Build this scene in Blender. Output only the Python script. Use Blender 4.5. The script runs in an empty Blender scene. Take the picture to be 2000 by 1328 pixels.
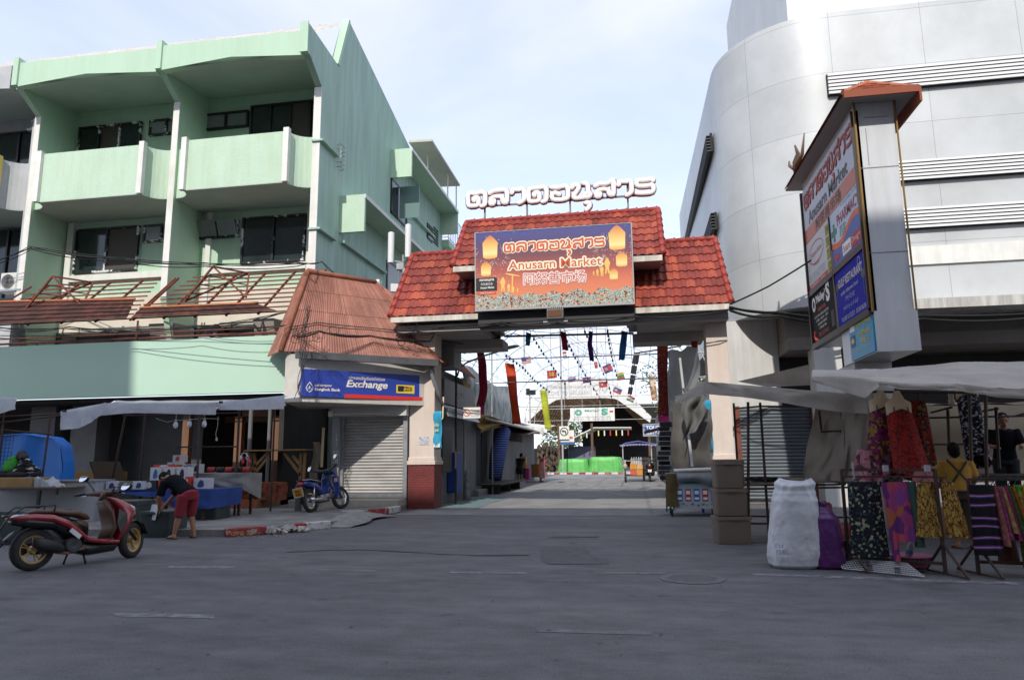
import bpy, bmesh, math, random
from mathutils import Vector, Matrix, Euler, noise as MN
random.seed(7)
S = bpy.context.scene
COL = S.collection
R = math.radians
# ------------------------------------------------------------------ camera
FOC = 1380.0; EYE = Vector((0, 0, 1.35))
_y, _p, _r = R(9.9), R(9.5), 0.0102
_f = Vector((-math.sin(_y)*math.cos(_p), math.cos(_y)*math.cos(_p), math.sin(_p)))
_r0 = Vector((math.cos(_y), math.sin(_y), 0)); _u0 = _r0.cross(_f)
_rt = _r0*math.cos(_r) - _u0*math.sin(_r); _up = _u0*math.cos(_r) + _r0*math.sin(_r)
cd = bpy.data.cameras.new('camera'); cam = bpy.data.objects.new('camera', cd); COL.objects.link(cam)
M4 = Matrix((( _rt.x, _up.x, -_f.x, EYE.x), (_rt.y, _up.y, -_f.y, EYE.y), (_rt.z, _up.z, -_f.z, EYE.z), (0, 0, 0, 1)))
cam.matrix_world = M4
cd.sensor_width = 36; cd.lens = FOC/2000*36; cd.clip_end = 3000; cd.clip_start = 0.05
S.camera = cam
# survey helpers: where the sight line of a photo point meets a real plane
def _ray(x, y): return _f + _rt*((x-1000)/FOC) - _up*((y-664)/FOC)
def Y(x, y, v): d = _ray(x, y); return EYE + d*(v/d.y)
def X(x, y, v): d = _ray(x, y); return EYE + d*(v/d.x)
def G(x, y, z=0): d = _ray(x, y); return EYE + d*((z-EYE.z)/d.z)
# ------------------------------------------------------------------ world
SUN_EL, SUN_AZ = 40.0, 3.0
W = bpy.data.worlds.new("World"); S.world = W; W.use_nodes = True
nt = W.node_tree; nt.nodes.clear()
def wn(t, **k):
    n = nt.nodes.new(t)
    for a, b in k.items(): setattr(n, a, b)
    return n
out = wn('ShaderNodeOutputWorld'); bg = wn('ShaderNodeBackground'); sky = wn('ShaderNodeTexSky')
sky.sky_type = 'NISHITA'; sky.sun_disc = False; sky.sun_elevation = R(SUN_EL); sky.sun_rotation = R(180-SUN_AZ)
sky.air_density = 1.0; sky.dust_density = 0.6; sky.ozone_density = 1.2
tc = wn('ShaderNodeTexCoord'); mp = wn('ShaderNodeMapping'); mp.inputs['Scale'].default_value = (1.0, 1.0, 2.6)
mp.inputs['Rotation'].default_value = (0.35, 0.25, 0.3)
nz = wn('ShaderNodeTexNoise'); nz.inputs['Scale'].default_value = 1.9; nz.inputs['Detail'].default_value = 7; nz.inputs['Roughness'].default_value = 0.52
nz.inputs['Distortion'].default_value = 0.5
cr = wn('ShaderNodeValToRGB'); cr.color_ramp.elements[0].position = 0.30; cr.color_ramp.elements[0].color = (0.45, 0.45, 0.45, 1)
cr.color_ramp.elements[1].position = 0.68; cr.color_ramp.elements[1].color = (0.88, 0.88, 0.88, 1)
mx = wn('ShaderNodeMix', data_type='RGBA'); mx.inputs[7].default_value = (3.6, 3.72, 4.4, 1)
L = nt.links.new
L(tc.outputs['Generated'], mp.inputs['Vector']); L(mp.outputs[0], nz.inputs['Vector']); L(nz.outputs['Fac'], cr.inputs[0])
L(cr.outputs[0], mx.inputs[0]); L(sky.outputs[0], mx.inputs[6]); L(mx.outputs[2], bg.inputs[0]); L(bg.outputs[0], out.inputs[0])
bg.inputs[1].default_value = 0.15
# ------------------------------------------------------------------ sun, exposure
sd = bpy.data.lights.new('sun', 'SUN'); sun = bpy.data.objects.new('sun', sd); COL.objects.link(sun)
sd.energy = 2.05; sd.angle = R(0.6); sd.color = (1.0, 0.95, 0.87)
sun.rotation_euler = (R(90-SUN_EL), 0, R(-SUN_AZ)); sun.location = (0, -20, 40)
S.view_settings.view_transform = 'Standard'; S.view_settings.look = 'None'
S.view_settings.gamma = 1; S.view_settings.exposure = 0.93
S.render.engine = 'CYCLES'
try:
    S.cycles.max_bounces = 8; S.cycles.diffuse_bounces = 4; S.cycles.transparent_max_bounces = 12; S.cycles.transmission_bounces = 4
    S.cycles.use_denoising = True; S.cycles.caustics_reflective = False; S.cycles.caustics_refractive = False
except Exception: pass
# ------------------------------------------------------------------ materials
_mats = {}
def mat(name, c, rough=0.7, c2=None, scale=3.0, bump=0.0, bscale=None, metal=0.0, detail=5, lo=0.35, hi=0.65, stretch=(1, 1, 1), alpha=1.0, trans=0.0, coat=0.0, emit=None, spec=0.5, grime=0.0):
    if name in _mats: return _mats[name]
    m = bpy.data.materials.new(name); m.use_nodes = True; _mats[name] = m
    n = m.node_tree; b = n.nodes['Principled BSDF']
    b.inputs['Roughness'].default_value = rough; b.inputs['Metallic'].default_value = metal
    b.inputs['Base Color'].default_value = (*c, 1); b.inputs['Specular IOR Level'].default_value = spec
    if coat: b.inputs['Coat Weight'].default_value = coat; b.inputs['Coat Roughness'].default_value = 0.08
    if alpha < 1: b.inputs['Alpha'].default_value = alpha
    if emit: b.inputs['Emission Color'].default_value = (*emit[:3], 1); b.inputs['Emission Strength'].default_value = emit[3]
    t = n.nodes.new('ShaderNodeTexCoord'); mpn = n.nodes.new('ShaderNodeMapping'); mpn.inputs['Scale'].default_value = stretch
    n.links.new(t.outputs['Object'], mpn.inputs['Vector'])
    if c2 is not None:
        a = n.nodes.new('ShaderNodeTexNoise'); a.inputs['Scale'].default_value = scale; a.inputs['Detail'].default_value = detail; a.inputs['Roughness'].default_value = 0.6
        r = n.nodes.new('ShaderNodeValToRGB'); r.color_ramp.elements[0].position = lo; r.color_ramp.elements[1].position = hi
        r.color_ramp.elements[0].color = (*c, 1); r.color_ramp.elements[1].color = (*c2, 1)
        n.links.new(mpn.outputs[0], a.inputs['Vector']); n.links.new(a.outputs['Fac'], r.inputs[0])
        n.links.new(r.outputs[0], b.inputs['Base Color'])
        if grime:
            m2 = n.nodes.new('ShaderNodeMapping'); m2.inputs['Scale'].default_value = (2.6, 2.6, .22); n.links.new(t.outputs['Object'], m2.inputs['Vector'])
            a3 = n.nodes.new('ShaderNodeTexNoise'); a3.inputs['Scale'].default_value = 1.5; a3.inputs['Detail'].default_value = 9; a3.inputs['Roughness'].default_value = .72; n.links.new(m2.outputs[0], a3.inputs['Vector'])
            r3 = n.nodes.new('ShaderNodeValToRGB'); r3.color_ramp.elements[0].position = .40; r3.color_ramp.elements[1].position = .58; g_ = 1-grime; r3.color_ramp.elements[0].color = (g_, g_*.98, g_*.95, 1); r3.color_ramp.elements[1].color = (1, 1, 1, 1); n.links.new(a3.outputs['Fac'], r3.inputs[0])
            q = n.nodes.new('ShaderNodeMix'); q.data_type = 'RGBA'; q.blend_type = 'MULTIPLY'; q.inputs[0].default_value = 1; n.links.new(r.outputs[0], q.inputs[6]); n.links.new(r3.outputs[0], q.inputs[7]); n.links.new(q.outputs[2], b.inputs['Base Color'])
    if bump:
        a2 = n.nodes.new('ShaderNodeTexNoise'); a2.inputs['Scale'].default_value = bscale or scale*8; a2.inputs['Detail'].default_value = 4
        bp = n.nodes.new('ShaderNodeBump'); bp.inputs['Strength'].default_value = min(1, bump); bp.inputs['Distance'].default_value = 0.02
        n.links.new(mpn.outputs[0], a2.inputs['Vector']); n.links.new(a2.outputs['Fac'], bp.inputs['Height']); n.links.new(bp.outputs[0], b.inputs['Normal'])
    if trans:
        tr = n.nodes.new('ShaderNodeBsdfTranslucent'); ms = n.nodes.new('ShaderNodeMixShader'); ms.inputs[0].default_value = trans
        o = n.nodes['Material Output']; src = b.inputs['Base Color'].links
        if src: n.links.new(src[0].from_socket, tr.inputs[0])
        else: tr.inputs[0].default_value = (*c, 1)
        n.links.new(b.outputs[0], ms.inputs[1]); n.links.new(tr.outputs[0], ms.inputs[2]); n.links.new(ms.outputs[0], o.inputs[0])
    return m
def tile_mat(name, ca, cb, cc=None, rough=0.6, noise=0.5, flat=0.0):
    """one colour per tile: UVs count tiles, white noise on their floor, worn by a large noise"""
    if name in _mats: return _mats[name]
    m = bpy.data.materials.new(name); m.use_nodes = True; _mats[name] = m
    n = m.node_tree; b = n.nodes['Principled BSDF']; b.inputs['Roughness'].default_value = rough
    uv = n.nodes.new('ShaderNodeTexCoord'); fl = n.nodes.new('ShaderNodeVectorMath'); fl.operation = 'FLOOR'
    w = n.nodes.new('ShaderNodeTexWhiteNoise'); w.noise_dimensions = '2D'
    r = n.nodes.new('ShaderNodeValToRGB'); e = r.color_ramp.elements; e[0].color = (*ca, 1); e[1].color = (*cb, 1)
    if cc: x = e.new(0.5); x.color = (*cc, 1)
    nz = n.nodes.new('ShaderNodeTexNoise'); nz.inputs['Scale'].default_value = 1.3; nz.inputs['Detail'].default_value = 8; nz.inputs['Roughness'].default_value = 0.7
    hs = n.nodes.new('ShaderNodeMix'); hs.data_type = 'RGBA'; hs.blend_type = 'MULTIPLY'; hs.inputs[0].default_value = noise
    rr = n.nodes.new('ShaderNodeValToRGB'); rr.color_ramp.elements[0].position = 0.3; rr.color_ramp.elements[1].position = 0.6; rr.color_ramp.elements[0].color = (0.35, 0.33, 0.33, 1); rr.color_ramp.elements[1].color = (1.1, 1.1, 1.1, 1)
    k = n.links.new
    k(uv.outputs['UV'], fl.inputs[0]); k(fl.outputs[0], w.inputs['Vector']); k(w.outputs['Value'], r.inputs[0]); k(uv.outputs['Object'], nz.inputs['Vector'])
    k(nz.outputs['Fac'], rr.inputs[0]); k(r.outputs[0], hs.inputs[6]); k(rr.outputs[0], hs.inputs[7]); k(hs.outputs[2], b.inputs['Base Color'])
    return m
def print_mat(name, cols, scale=6.0, rough=0.8, kind='voronoi', trans=0.0, stretch=(1, 1, 1)):
    """printed cloth: hard-edged patches of several colours"""
    if name in _mats: return _mats[name]
    m = bpy.data.materials.new(name); m.use_nodes = True; _mats[name] = m
    n = m.node_tree; b = n.nodes['Principled BSDF']; b.inputs['Roughness'].default_value = rough; b.inputs['Specular IOR Level'].default_value = 0.2
    t = n.nodes.new('ShaderNodeTexCoord'); mpn = n.nodes.new('ShaderNodeMapping'); mpn.inputs['Scale'].default_value = stretch
    n.links.new(t.outputs['Object'], mpn.inputs['Vector'])
    r = n.nodes.new('ShaderNodeValToRGB'); r.color_ramp.interpolation = 'CONSTANT'
    e = r.color_ramp.elements
    while len(e) > 1: e.remove(e[-1])
    e[0].color = (*cols[0], 1); e[0].position = 0
    for i, c in enumerate(cols[1:]):
        x = e.new((i+1)/len(cols)); x.color = (*c, 1)
    if kind == 'voronoi':
        v = n.nodes.new('ShaderNodeTexVoronoi'); v.inputs['Scale'].default_value = scale; src = v.outputs['Color']
        sp = n.nodes.new('ShaderNodeSeparateColor'); n.links.new(src, sp.inputs[0]); src = sp.outputs[0]
    elif kind == 'dots':
        v = n.nodes.new('ShaderNodeTexVoronoi'); v.inputs['Scale'].default_value = scale; v.inputs['Randomness'].default_value = 0.35; src = v.outputs['Distance']
    elif kind == 'wave':
        v = n.nodes.new('ShaderNodeTexWave'); v.wave_type = 'BANDS'; v.bands_direction = 'Z'; v.inputs['Scale'].default_value = scale; v.inputs['Distortion'].default_value = 3; v.inputs['Detail'].default_value = 2; src = v.outputs['Fac']
    else:
        v = n.nodes.new('ShaderNodeTexNoise'); v.inputs['Scale'].default_value = scale; v.inputs['Detail'].default_value = 3
        mr = n.nodes.new('ShaderNodeMapRange'); mr.inputs[1].default_value = 0.28; mr.inputs[2].default_value = 0.72
        n.links.new(v.outputs['Fac'], mr.inputs[0]); src = mr.outputs[0]
    n.links.new(mpn.outputs[0], v.inputs['Vector']); n.links.new(src, r.inputs[0]); n.links.new(r.outputs[0], b.inputs['Base Color'])
    if trans:
        tr = n.nodes.new('ShaderNodeBsdfTranslucent'); ms = n.nodes.new('ShaderNodeMixShader'); ms.inputs[0].default_value = trans; n.links.new(r.outputs[0], tr.inputs[0]); n.links.new(b.outputs[0], ms.inputs[1]); n.links.new(tr.outputs[0], ms.inputs[2]); n.links.new(ms.outputs[0], n.nodes['Material Output'].inputs[0])
    return m
# ------------------------------------------------------------------ mesh builder
class MB:
    def __init__(s): s.v = []; s.f = []; s.uv = {}; s.mi = []; s.cur = 0; s.ck = []
    def _add(s, vs, fs):
        o = len(s.v); s.ck.append((o, len(s.f))); s.v += [Vector(q) for q in vs]
        for q in fs: s.f.append(tuple(i+o for i in q)); s.mi.append(s.cur)
        return s
    def box(s, x0, x1, y0, y1, z0, z1):
        return s._add([(x0,y0,z0),(x1,y0,z0),(x1,y1,z0),(x0,y1,z0),(x0,y0,z1),(x1,y0,z1),(x1,y1,z1),(x0,y1,z1)],
                      [(0,3,2,1),(4,5,6,7),(0,1,5,4),(1,2,6,5),(2,3,7,6),(3,0,4,7)])
    def obox(s, c, ax, ay, az):
        c, ax, ay, az = map(Vector, (c, ax, ay, az))
        P = [c+ax*i+ay*j+az*k for k in (-1, 1) for (i, j) in ((-1,-1),(1,-1),(1,1),(-1,1))]
        return s._add(P, [(0,3,2,1),(4,5,6,7),(0,1,5,4),(1,2,6,5),(2,3,7,6),(3,0,4,7)])
    def rbox(s, c, sx, sy, sz, rz=0, rx=0, ry=0):
        m = Euler((rx, ry, rz)).to_matrix()
        return s.obox(c, m @ Vector((sx/2,0,0)), m @ Vector((0,sy/2,0)), m @ Vector((0,0,sz/2)))
    def bar(s, a, b, w, h=None, up=(0, 0, 1)):
        a, b = Vector(a), Vector(b); h = h or w; d = b-a
        u = Vector(up)
        if abs(d.normalized().dot(u)) > 0.97: u = Vector((0, 1, 0))
        x = d.cross(u).normalized(); z = x.cross(d).normalized()
        return s.obox((a+b)/2, d/2, x*w/2, z*h/2)
    def poly(s, pts): return s._add(pts, [tuple(range(len(pts)))])
    def prism(s, pts, ext):
        pts = [Vector(q) for q in pts]; e = Vector(ext); n = len(pts)
        return s._add(pts+[q+e for q in pts], [tuple(reversed(range(n))), tuple(range(n, 2*n))]+[(i, (i+1) % n, n+(i+1) % n, n+i) for i in range(n)])
    def tube(s, pts, r, n=6, caps=True, sq=None):
        pts = [Vector(q) for q in pts]; k = len(pts); rs = r if isinstance(r, (list, tuple)) else [r]*k
        vs = []; fs = []; prev = None
        for i, q in enumerate(pts):
            d = (pts[min(i+1, k-1)]-pts[max(i-1, 0)])
            if d.length < 1e-9: d = Vector((0, 0, 1))
            d.normalize()
            if prev is None:
                a = d.cross(Vector((0, 0, 1)))
                if a.length < 0.05: a = d.cross(Vector((0, 1, 0)))
            else: a = prev - d*prev.dot(d)
            if a.length < 1e-6: a = d.orthogonal()
            a.normalize(); prev = a; b = d.cross(a)
            for j in range(n):
                t = 2*math.pi*j/n; o = a*math.cos(t)+b*math.sin(t)
                if sq: o = Vector((o.x*sq[0], o.y*sq[1], o.z*sq[2]))
                vs.append(q+o*rs[i])
        for i in range(k-1):
            for j in range(n): fs.append((i*n+j, i*n+(j+1) % n, (i+1)*n+(j+1) % n, (i+1)*n+j))
        if caps: fs += [tuple(reversed(range(n))), tuple(range((k-1)*n, k*n))]
        return s._add(vs, fs)
    def lathe(s, prof, c=(0, 0, 0), n=16, axis=(0, 0, 1), arc=None):
        c = Vector(c); ax = Vector(axis).normalized(); a = ax.orthogonal().normalized(); b = ax.cross(a); vs = []; fs = []
        for (rr, h) in prof:
            for j in range(n):
                t = 2*math.pi*j/n; vs.append(c+ax*h+(a*math.cos(t)+b*math.sin(t))*rr)
        for i in range(len(prof)-1):
            for j in range(n): fs.append((i*n+j, i*n+(j+1) % n, (i+1)*n+(j+1) % n, (i+1)*n+j))
        if prof[0] == prof[-1]: pass
        elif prof[0][0] > 1e-4: fs.append(tuple(reversed(range(n))))
        if prof[-1][0] > 1e-4 and prof[0] != prof[-1]: fs.append(tuple(range((len(prof)-1)*n, len(prof)*n)))
        return s._add(vs, fs)
    def ell(s, c, rx, ry, rz, n=12, m=8, rot=None):
        c = Vector(c); vs = []; fs = []; rot = rot or Matrix.Identity(3)
        for i in range(m+1):
            p = math.pi*i/m
            for j in range(n):
                t = 2*math.pi*j/n; vs.append(c+rot @ Vector((rx*math.sin(p)*math.cos(t), ry*math.sin(p)*math.sin(t), rz*math.cos(p))))
        for i in range(m):
            for j in range(n): fs.append((i*n+j, (i+1)*n+j, (i+1)*n+(j+1) % n, i*n+(j+1) % n))
        return s._add(vs, fs)
    def grid(s, fn, nu, nv, uvs=None):
        vs = [fn(i/nu, j/nv) for j in range(nv+1) for i in range(nu+1)]
        fs = []; o = len(s.f)
        for j in range(nv):
            for i in range(nu):
                a = j*(nu+1)+i; fs.append((a, a+1, a+nu+2, a+nu+1))
        if uvs:
            for j in range(nv):
                for i in range(nu):
                    e = 1e-3
                    s.uv[o+j*nu+i] = [((i+0.5)/nu*uvs[0], (j+0.5)/nv*uvs[1])]*4
        return s._add(vs, fs)
    def each(s, name, mats, parent, **k):
        """every separate piece becomes a part of its own"""
        e = s.ck+[(len(s.v), len(s.f))]
        for (v0, f0), (v1, f1) in zip(e, e[1:]):
            g = MB(); g._add(s.v[v0:v1], [tuple(i-v0 for i in q) for q in s.f[f0:f1]]); o = g.build(name, mats, parent, **k)
        return o
    def mesh(s, name, mats, smooth=False):
        me = bpy.data.meshes.new(name); me.from_pydata([tuple(q) for q in s.v], [], s.f)
        for m in (mats if isinstance(mats, (list, tuple)) else [mats]): me.materials.append(m)
        if any(s.mi): me.polygons.foreach_set('material_index', s.mi)
        if s.uv:
            L = me.uv_layers.new(name='UVMap')
            for p in me.polygons:
                if p.index in s.uv:
                    for k, li in enumerate(p.loop_indices): L.data[li].uv = s.uv[p.index][k]
        if smooth: me.polygons.foreach_set('use_smooth', [True]*len(me.polygons))
        me.update(); return me
    def build(s, name, mats, parent=None, smooth=False, bevel=0, sub=0, solid=0, remesh=0, weld=False, auto=0, flip=True):
        if parent is not None:
            o_ = parent.matrix_world if False else None
        me = s.mesh(name, mats, smooth)
        if flip:
            bm = bmesh.new(); bm.from_mesh(me)
            if weld: bmesh.ops.remove_doubles(bm, verts=bm.verts, dist=1e-4)
            if not solid: bmesh.ops.recalc_face_normals(bm, faces=bm.faces)
            bm.to_mesh(me); bm.free()
        o = bpy.data.objects.new(name, me); COL.objects.link(o)
        if parent is not None:
            o.parent = parent; o.matrix_parent_inverse = _world(parent).inverted()
        if remesh:
            q = o.modifiers.new('r', 'REMESH'); q.mode = 'VOXEL'; q.voxel_size = remesh; q.use_smooth_shade = True
            q = o.modifiers.new('s', 'SMOOTH'); q.iterations = 4; q.factor = 0.5
        if solid:
            q = o.modifiers.new('t', 'SOLIDIFY'); q.thickness = solid; q.offset = 0
        if sub:
            q = o.modifiers.new('u', 'SUBSURF'); q.levels = sub; q.render_levels = sub
        if bevel:
            q = o.modifiers.new('b', 'BEVEL'); q.width = bevel; q.segments = 2; q.limit_method = 'ANGLE'; q.angle_limit = R(40)
        if auto:
            for p in me.polygons: p.use_smooth = True
            try: me.set_sharp_from_angle(angle=R(auto))
            except Exception: pass
        return o
def _world(o):
    m = Matrix.LocRotScale(o.location, o.rotation_euler, o.scale)
    if o.parent: m = _world(o.parent) @ o.matrix_parent_inverse @ m
    return m
def tag(o, label, cat, group=None, kind=None):
    o['label'] = label; o['category'] = cat
    if group: o['group'] = group
    if kind: o['kind'] = kind
    return o
def thing(name, label, cat, loc=(0, 0, 0), rz=0, group=None):
    o = bpy.data.objects.new(name, None); COL.objects.link(o); o.location = loc; o.rotation_euler = (0, 0, rz)
    o.empty_display_size = 0.1
    return tag(o, label, cat, group)
def struct(name, mb, m, **k):
    o = mb.build(name, m, **k); o['kind'] = 'structure'; return o
def one(name, mb, m, label, cat, group=None, kind=None, **k):
    return tag(mb.build(name, m, **k), label, cat, group, kind)
def copy_tree(o, loc=None, rz=None, label=None, parent=None, rot=None, scale=None):
    c = o.copy(); COL.objects.link(c)
    if parent is not None: c.parent = parent
    if loc is not None: c.location = loc
    if rz is not None: c.rotation_euler = (0, 0, rz)
    if rot is not None: c.rotation_euler = rot
    if scale is not None: c.scale = scale
    if label: c['label'] = label
    for ch in list(o.children): copy_tree(ch, parent=c)
    return c
# placing parts in a thing's own frame: build at origin-frame coords, empties at world loc
def local(mb, loc, rz=0):
    m = Matrix.Translation(Vector(loc)) @ Matrix.Rotation(rz, 4, 'Z')
    mb.v = [m @ q for q in mb.v]; return mb
# ------------------------------------------------------------------ lettering
class Plane:
    """a sign face: origin at its lower left corner, r to the right, u up (unit vectors), n towards the reader"""
    def __init__(s, o, rdir, udir): s.o = Vector(o); s.r = Vector(rdir).normalized(); s.u = Vector(udir).normalized(); s.n = s.r.cross(s.u)
    def p(s, x, y, z=0): return s.o+s.r*x+s.u*y+s.n*z
_glyph = {}
def text_shape(body, bold=0.0, shear=0.0, ext=0.0):
    k = (body, bold, shear, ext)
    if k not in _glyph:
        c = bpy.data.curves.new('letters', 'FONT'); c.body = body; c.offset = bold; c.shear = shear; c.size = 1; c.resolution_u = 3; c.fill_mode = 'FRONT'
        o = bpy.data.objects.new('letters', c); COL.objects.link(o)
        bpy.context.view_layer.update()
        dg = bpy.context.evaluated_depsgraph_get(); me = bpy.data.meshes.new_from_object(o.evaluated_get(dg))
        _glyph[k] = ([v.co.copy() for v in me.vertices], [tuple(p.vertices) for p in me.polygons])
        bpy.data.objects.remove(o); bpy.data.curves.remove(c); bpy.data.meshes.remove(me)
    return _glyph[k]
def text(mb, pl, body, x, y, h=None, w=None, bold=0.0, shear=0.0, z=0.004, align='L', mi=None):
    """letters fitted into width w and/or height h with their lower left at (x, y) of the plane"""
    vs, fs = text_shape(body, bold, shear)
    if not vs: return
    x0 = min(v.x for v in vs); x1 = max(v.x for v in vs); y0 = min(v.y for v in vs); y1 = max(v.y for v in vs)
    sx = sy = None
    if h: sy = h/(y1-y0)
    if w: sx = w/(x1-x0)
    sx = sx or sy; sy = sy or sx
    ox = x - (0 if align == 'L' else (x1-x0)*sx/2 if align == 'C' else (x1-x0)*sx)
    if mi is not None: mb.cur = mi
    mb._add([pl.p(ox+(v.x-x0)*sx, y+(v.y-y0)*sy, z) for v in vs], fs)
def outline(mb, pl, body, x, y, r, z, **k):
    for i in range(14): a = 2*math.pi*i/14; text(mb, pl, body, x+r*math.cos(a), y+r*math.sin(a), z=z+.0003*i, **k)
def rect(mb, pl, x0, x1, y0, y1, z=0.002): mb.poly([pl.p(x0, y0, z), pl.p(x1, y0, z), pl.p(x1, y1, z), pl.p(x0, y1, z)])
def slab(mb, pl, x0, x1, y0, y1, z0, z1):
    mb.prism([pl.p(x0, y0, z0), pl.p(x1, y0, z0), pl.p(x1, y1, z0), pl.p(x0, y1, z0)], pl.n*(z1-z0))
def disc(mb, pl, x, y, rx, ry=None, z=0.003, n=20):
    ry = ry or rx; mb.poly([pl.p(x+rx*math.cos(2*math.pi*i/n), y+ry*math.sin(2*math.pi*i/n), z) for i in range(n)])
def ring(mb, pl, x, y, rx, ry, t, z=0.003, n=28):
    vs = []; fs = []
    for i in range(n):
        a = 2*math.pi*i/n
        for q in (1, 0): vs.append(pl.p(x+(rx-t*(1-q))*math.cos(a), y+(ry-t*(1-q))*math.sin(a), z))
    for i in range(n):
        j = (i+1) % n; fs.append((2*i, 2*j, 2*j+1, 2*i+1))
    mb._add(vs, fs)
# the market's Thai name as rounded strokes, letters of a 1 x 1 cell: (advance, strokes)
THAI = [
 (1.05, [[(.38,.40),(.34,.56),(.60,.60),(.60,.08),(.10,.08),(.08,.82),(.24,.92),(.46,.78),(.68,.92),(.92,.84),(.92,.08),(.76,.04)]]),
 (1.05, [[(.10,.78),(.26,.92),(.80,.94),(.92,.82),(.92,.10),(.70,.14),(.70,.52),(.44,.58),(.16,.50),(.10,.10),(.28,.08),(.30,.30)]]),
 (0.80, [[(.10,.70),(.12,.90),(.40,.86),(.62,.92),(.68,.78),(.68,.20),(.46,.06)]]),
 (1.05, [[(.36,.44),(.33,.60),(.60,.62),(.60,.10),(.10,.08),(.08,.80),(.22,.90),(.55,.88),(.80,.94),(.94,.80),(.92,.08),(.76,.04)]]),
 (1.00, [[(.14,.86),(.40,.80),(.78,.90),(.88,.78),(.88,.12),(.50,.06),(.14,.12),(.12,.46),(.30,.54),(.46,.40)]]),
 (1.05, [[(.08,.74),(.12,.92),(.34,.90),(.40,.70),(.12,.26),(.16,.08),(.60,.12)],[(.62,.96),(.80,.90),(.80,.40),(.92,.28),(.84,.10),(.64,.12),(.62,.28),(.80,.38)],[(.70,-.22),(.84,-.20),(.88,-.42),(.72,-.62)]]),
 (1.05, [[(.10,.74),(.26,.88),(.62,.82),(.92,1.04)],[(.92,.96),(.92,.10),(.70,.14),(.70,.46),(.44,.54),(.16,.46),(.10,.10),(.28,.06),(.30,.26)]]),
 (0.80, [[(.10,.70),(.12,.90),(.40,.86),(.62,.92),(.68,.78),(.68,.20),(.46,.06)]]),
 (0.95, [[(.84,.80),(.84,.92),(.40,.86),(.12,.92),(.10,.56),(.50,.52),(.80,.58),(.86,.44),(.82,.12),(.40,.10),(.12,.14)]]),
]
THAI_W = sum(a for a, _ in THAI)
def thai_name(mb, pl, x, y, w, h, t, depth=0.4, z=0.0, n=8):
    """t: stroke half-width in metres; depth: how far the rounded stroke stands out, as a share of t"""
    k = w/THAI_W; cx = x
    for adv, strokes in THAI:
        for st in strokes:
            pts = [Vector((cx+a*k, y+b*h)) for a, b in st]
            q = []
            for i, p in enumerate(pts):          # round the corners
                if 0 < i < len(pts)-1:
                    a, b = pts[i-1], pts[i+1]; da = min(0.5, t*1.0/max((p-a).length, 1e-6)); db = min(0.5, t*1.0/max((b-p).length, 1e-6))
                    s0 = p.lerp(a, da); s1 = p.lerp(b, db); q += [s0, (s0+s1+2*p)/4, s1]
                else: q.append(p)
            prof = [(math.cos(2*math.pi*j/n), math.sin(2*math.pi*j/n)) for j in range(n)]
            d0 = (q[0]-q[1]).normalized(); d1 = (q[-1]-q[-2]).normalized()
            ring_ = [(q[0]+d0*t*.95, .25, d0), (q[0]+d0*t*.6, .75, d0)] + [(p, 1, None) for p in q] + [(q[-1]+d1*t*.6, .75, d1), (q[-1]+d1*t*.95, .25, d1)]
            vs = []; fs = []; m = len(ring_)
            for i, (p, sc, _) in enumerate(ring_):
                d = (ring_[min(i+1, m-1)][0]-ring_[max(i-1, 0)][0])
                if d.length < 1e-9: d = Vector((1, 0))
                d.normalize(); nn = Vector((-d.y, d.x))
                for (ca, sa) in prof: vs.append(pl.p(p.x+nn.x*ca*t*sc, p.y+nn.y*ca*t*sc, z+sa*t*depth*sc))
            for i in range(m-1):
                for j in range(n): fs.append((i*n+j, i*n+(j+1) % n, (i+1)*n+(j+1) % n, (i+1)*n+j))
            fs += [tuple(range(n)), tuple(range((m-1)*n, m*n))]
            mb._add(vs, fs)
        cx += adv*k
# ------------------------------------------------------------------ roof sheets
def tiled(mb, a, b, c, d, nu, nv, amp=0.03, step=0.03, su=6, sv=3, kind='barrel', over=0.0):
    """tiles on the quad a (eave left) b (eave right) c (ridge right) d (ridge left)"""
    a, b, c, d = map(Vector, (a, b, c, d)); nrm = (b-a).cross(d-a).normalized()
    if nrm.z < 0: nrm = -nrm
    def fn(u, v):
        p = a.lerp(b, u).lerp(d.lerp(c, u), v)
        fu = (u*nu) % 1.0; fv = v*nv; k = fv-math.floor(fv+1e-6)
        if kind == 'barrel': w = amp*(0.5-0.5*math.cos(2*math.pi*u*nu))
        elif kind == 'flat': w = 0
        else: w = amp*math.sin(2*math.pi*u*nu)
        return p+nrm*(w+step*(1-max(k, 0)))
    vlist = []
    for r in range(nv):
        for s_ in range(sv): vlist.append((r+s_/(sv-0.02*sv) if s_ < sv-1 else r+0.985)/nv)
    vlist.append(1.0)
    n_u = nu*su; vs = []; fs = []; o = len(mb.f)
    for j, v in enumerate(vlist):
        for i in range(n_u+1): vs.append(fn(i/n_u, v))
    for j in range(len(vlist)-1):
        for i in range(n_u):
            A = j*(n_u+1)+i; fs.append((A, A+1, A+n_u+2, A+n_u+1)); mb.uv[o+len(fs)-1] = [(i//su+.5, int(vlist[j]*nv+0.01)+.5)]*4
    mb._add(vs, fs)
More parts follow.
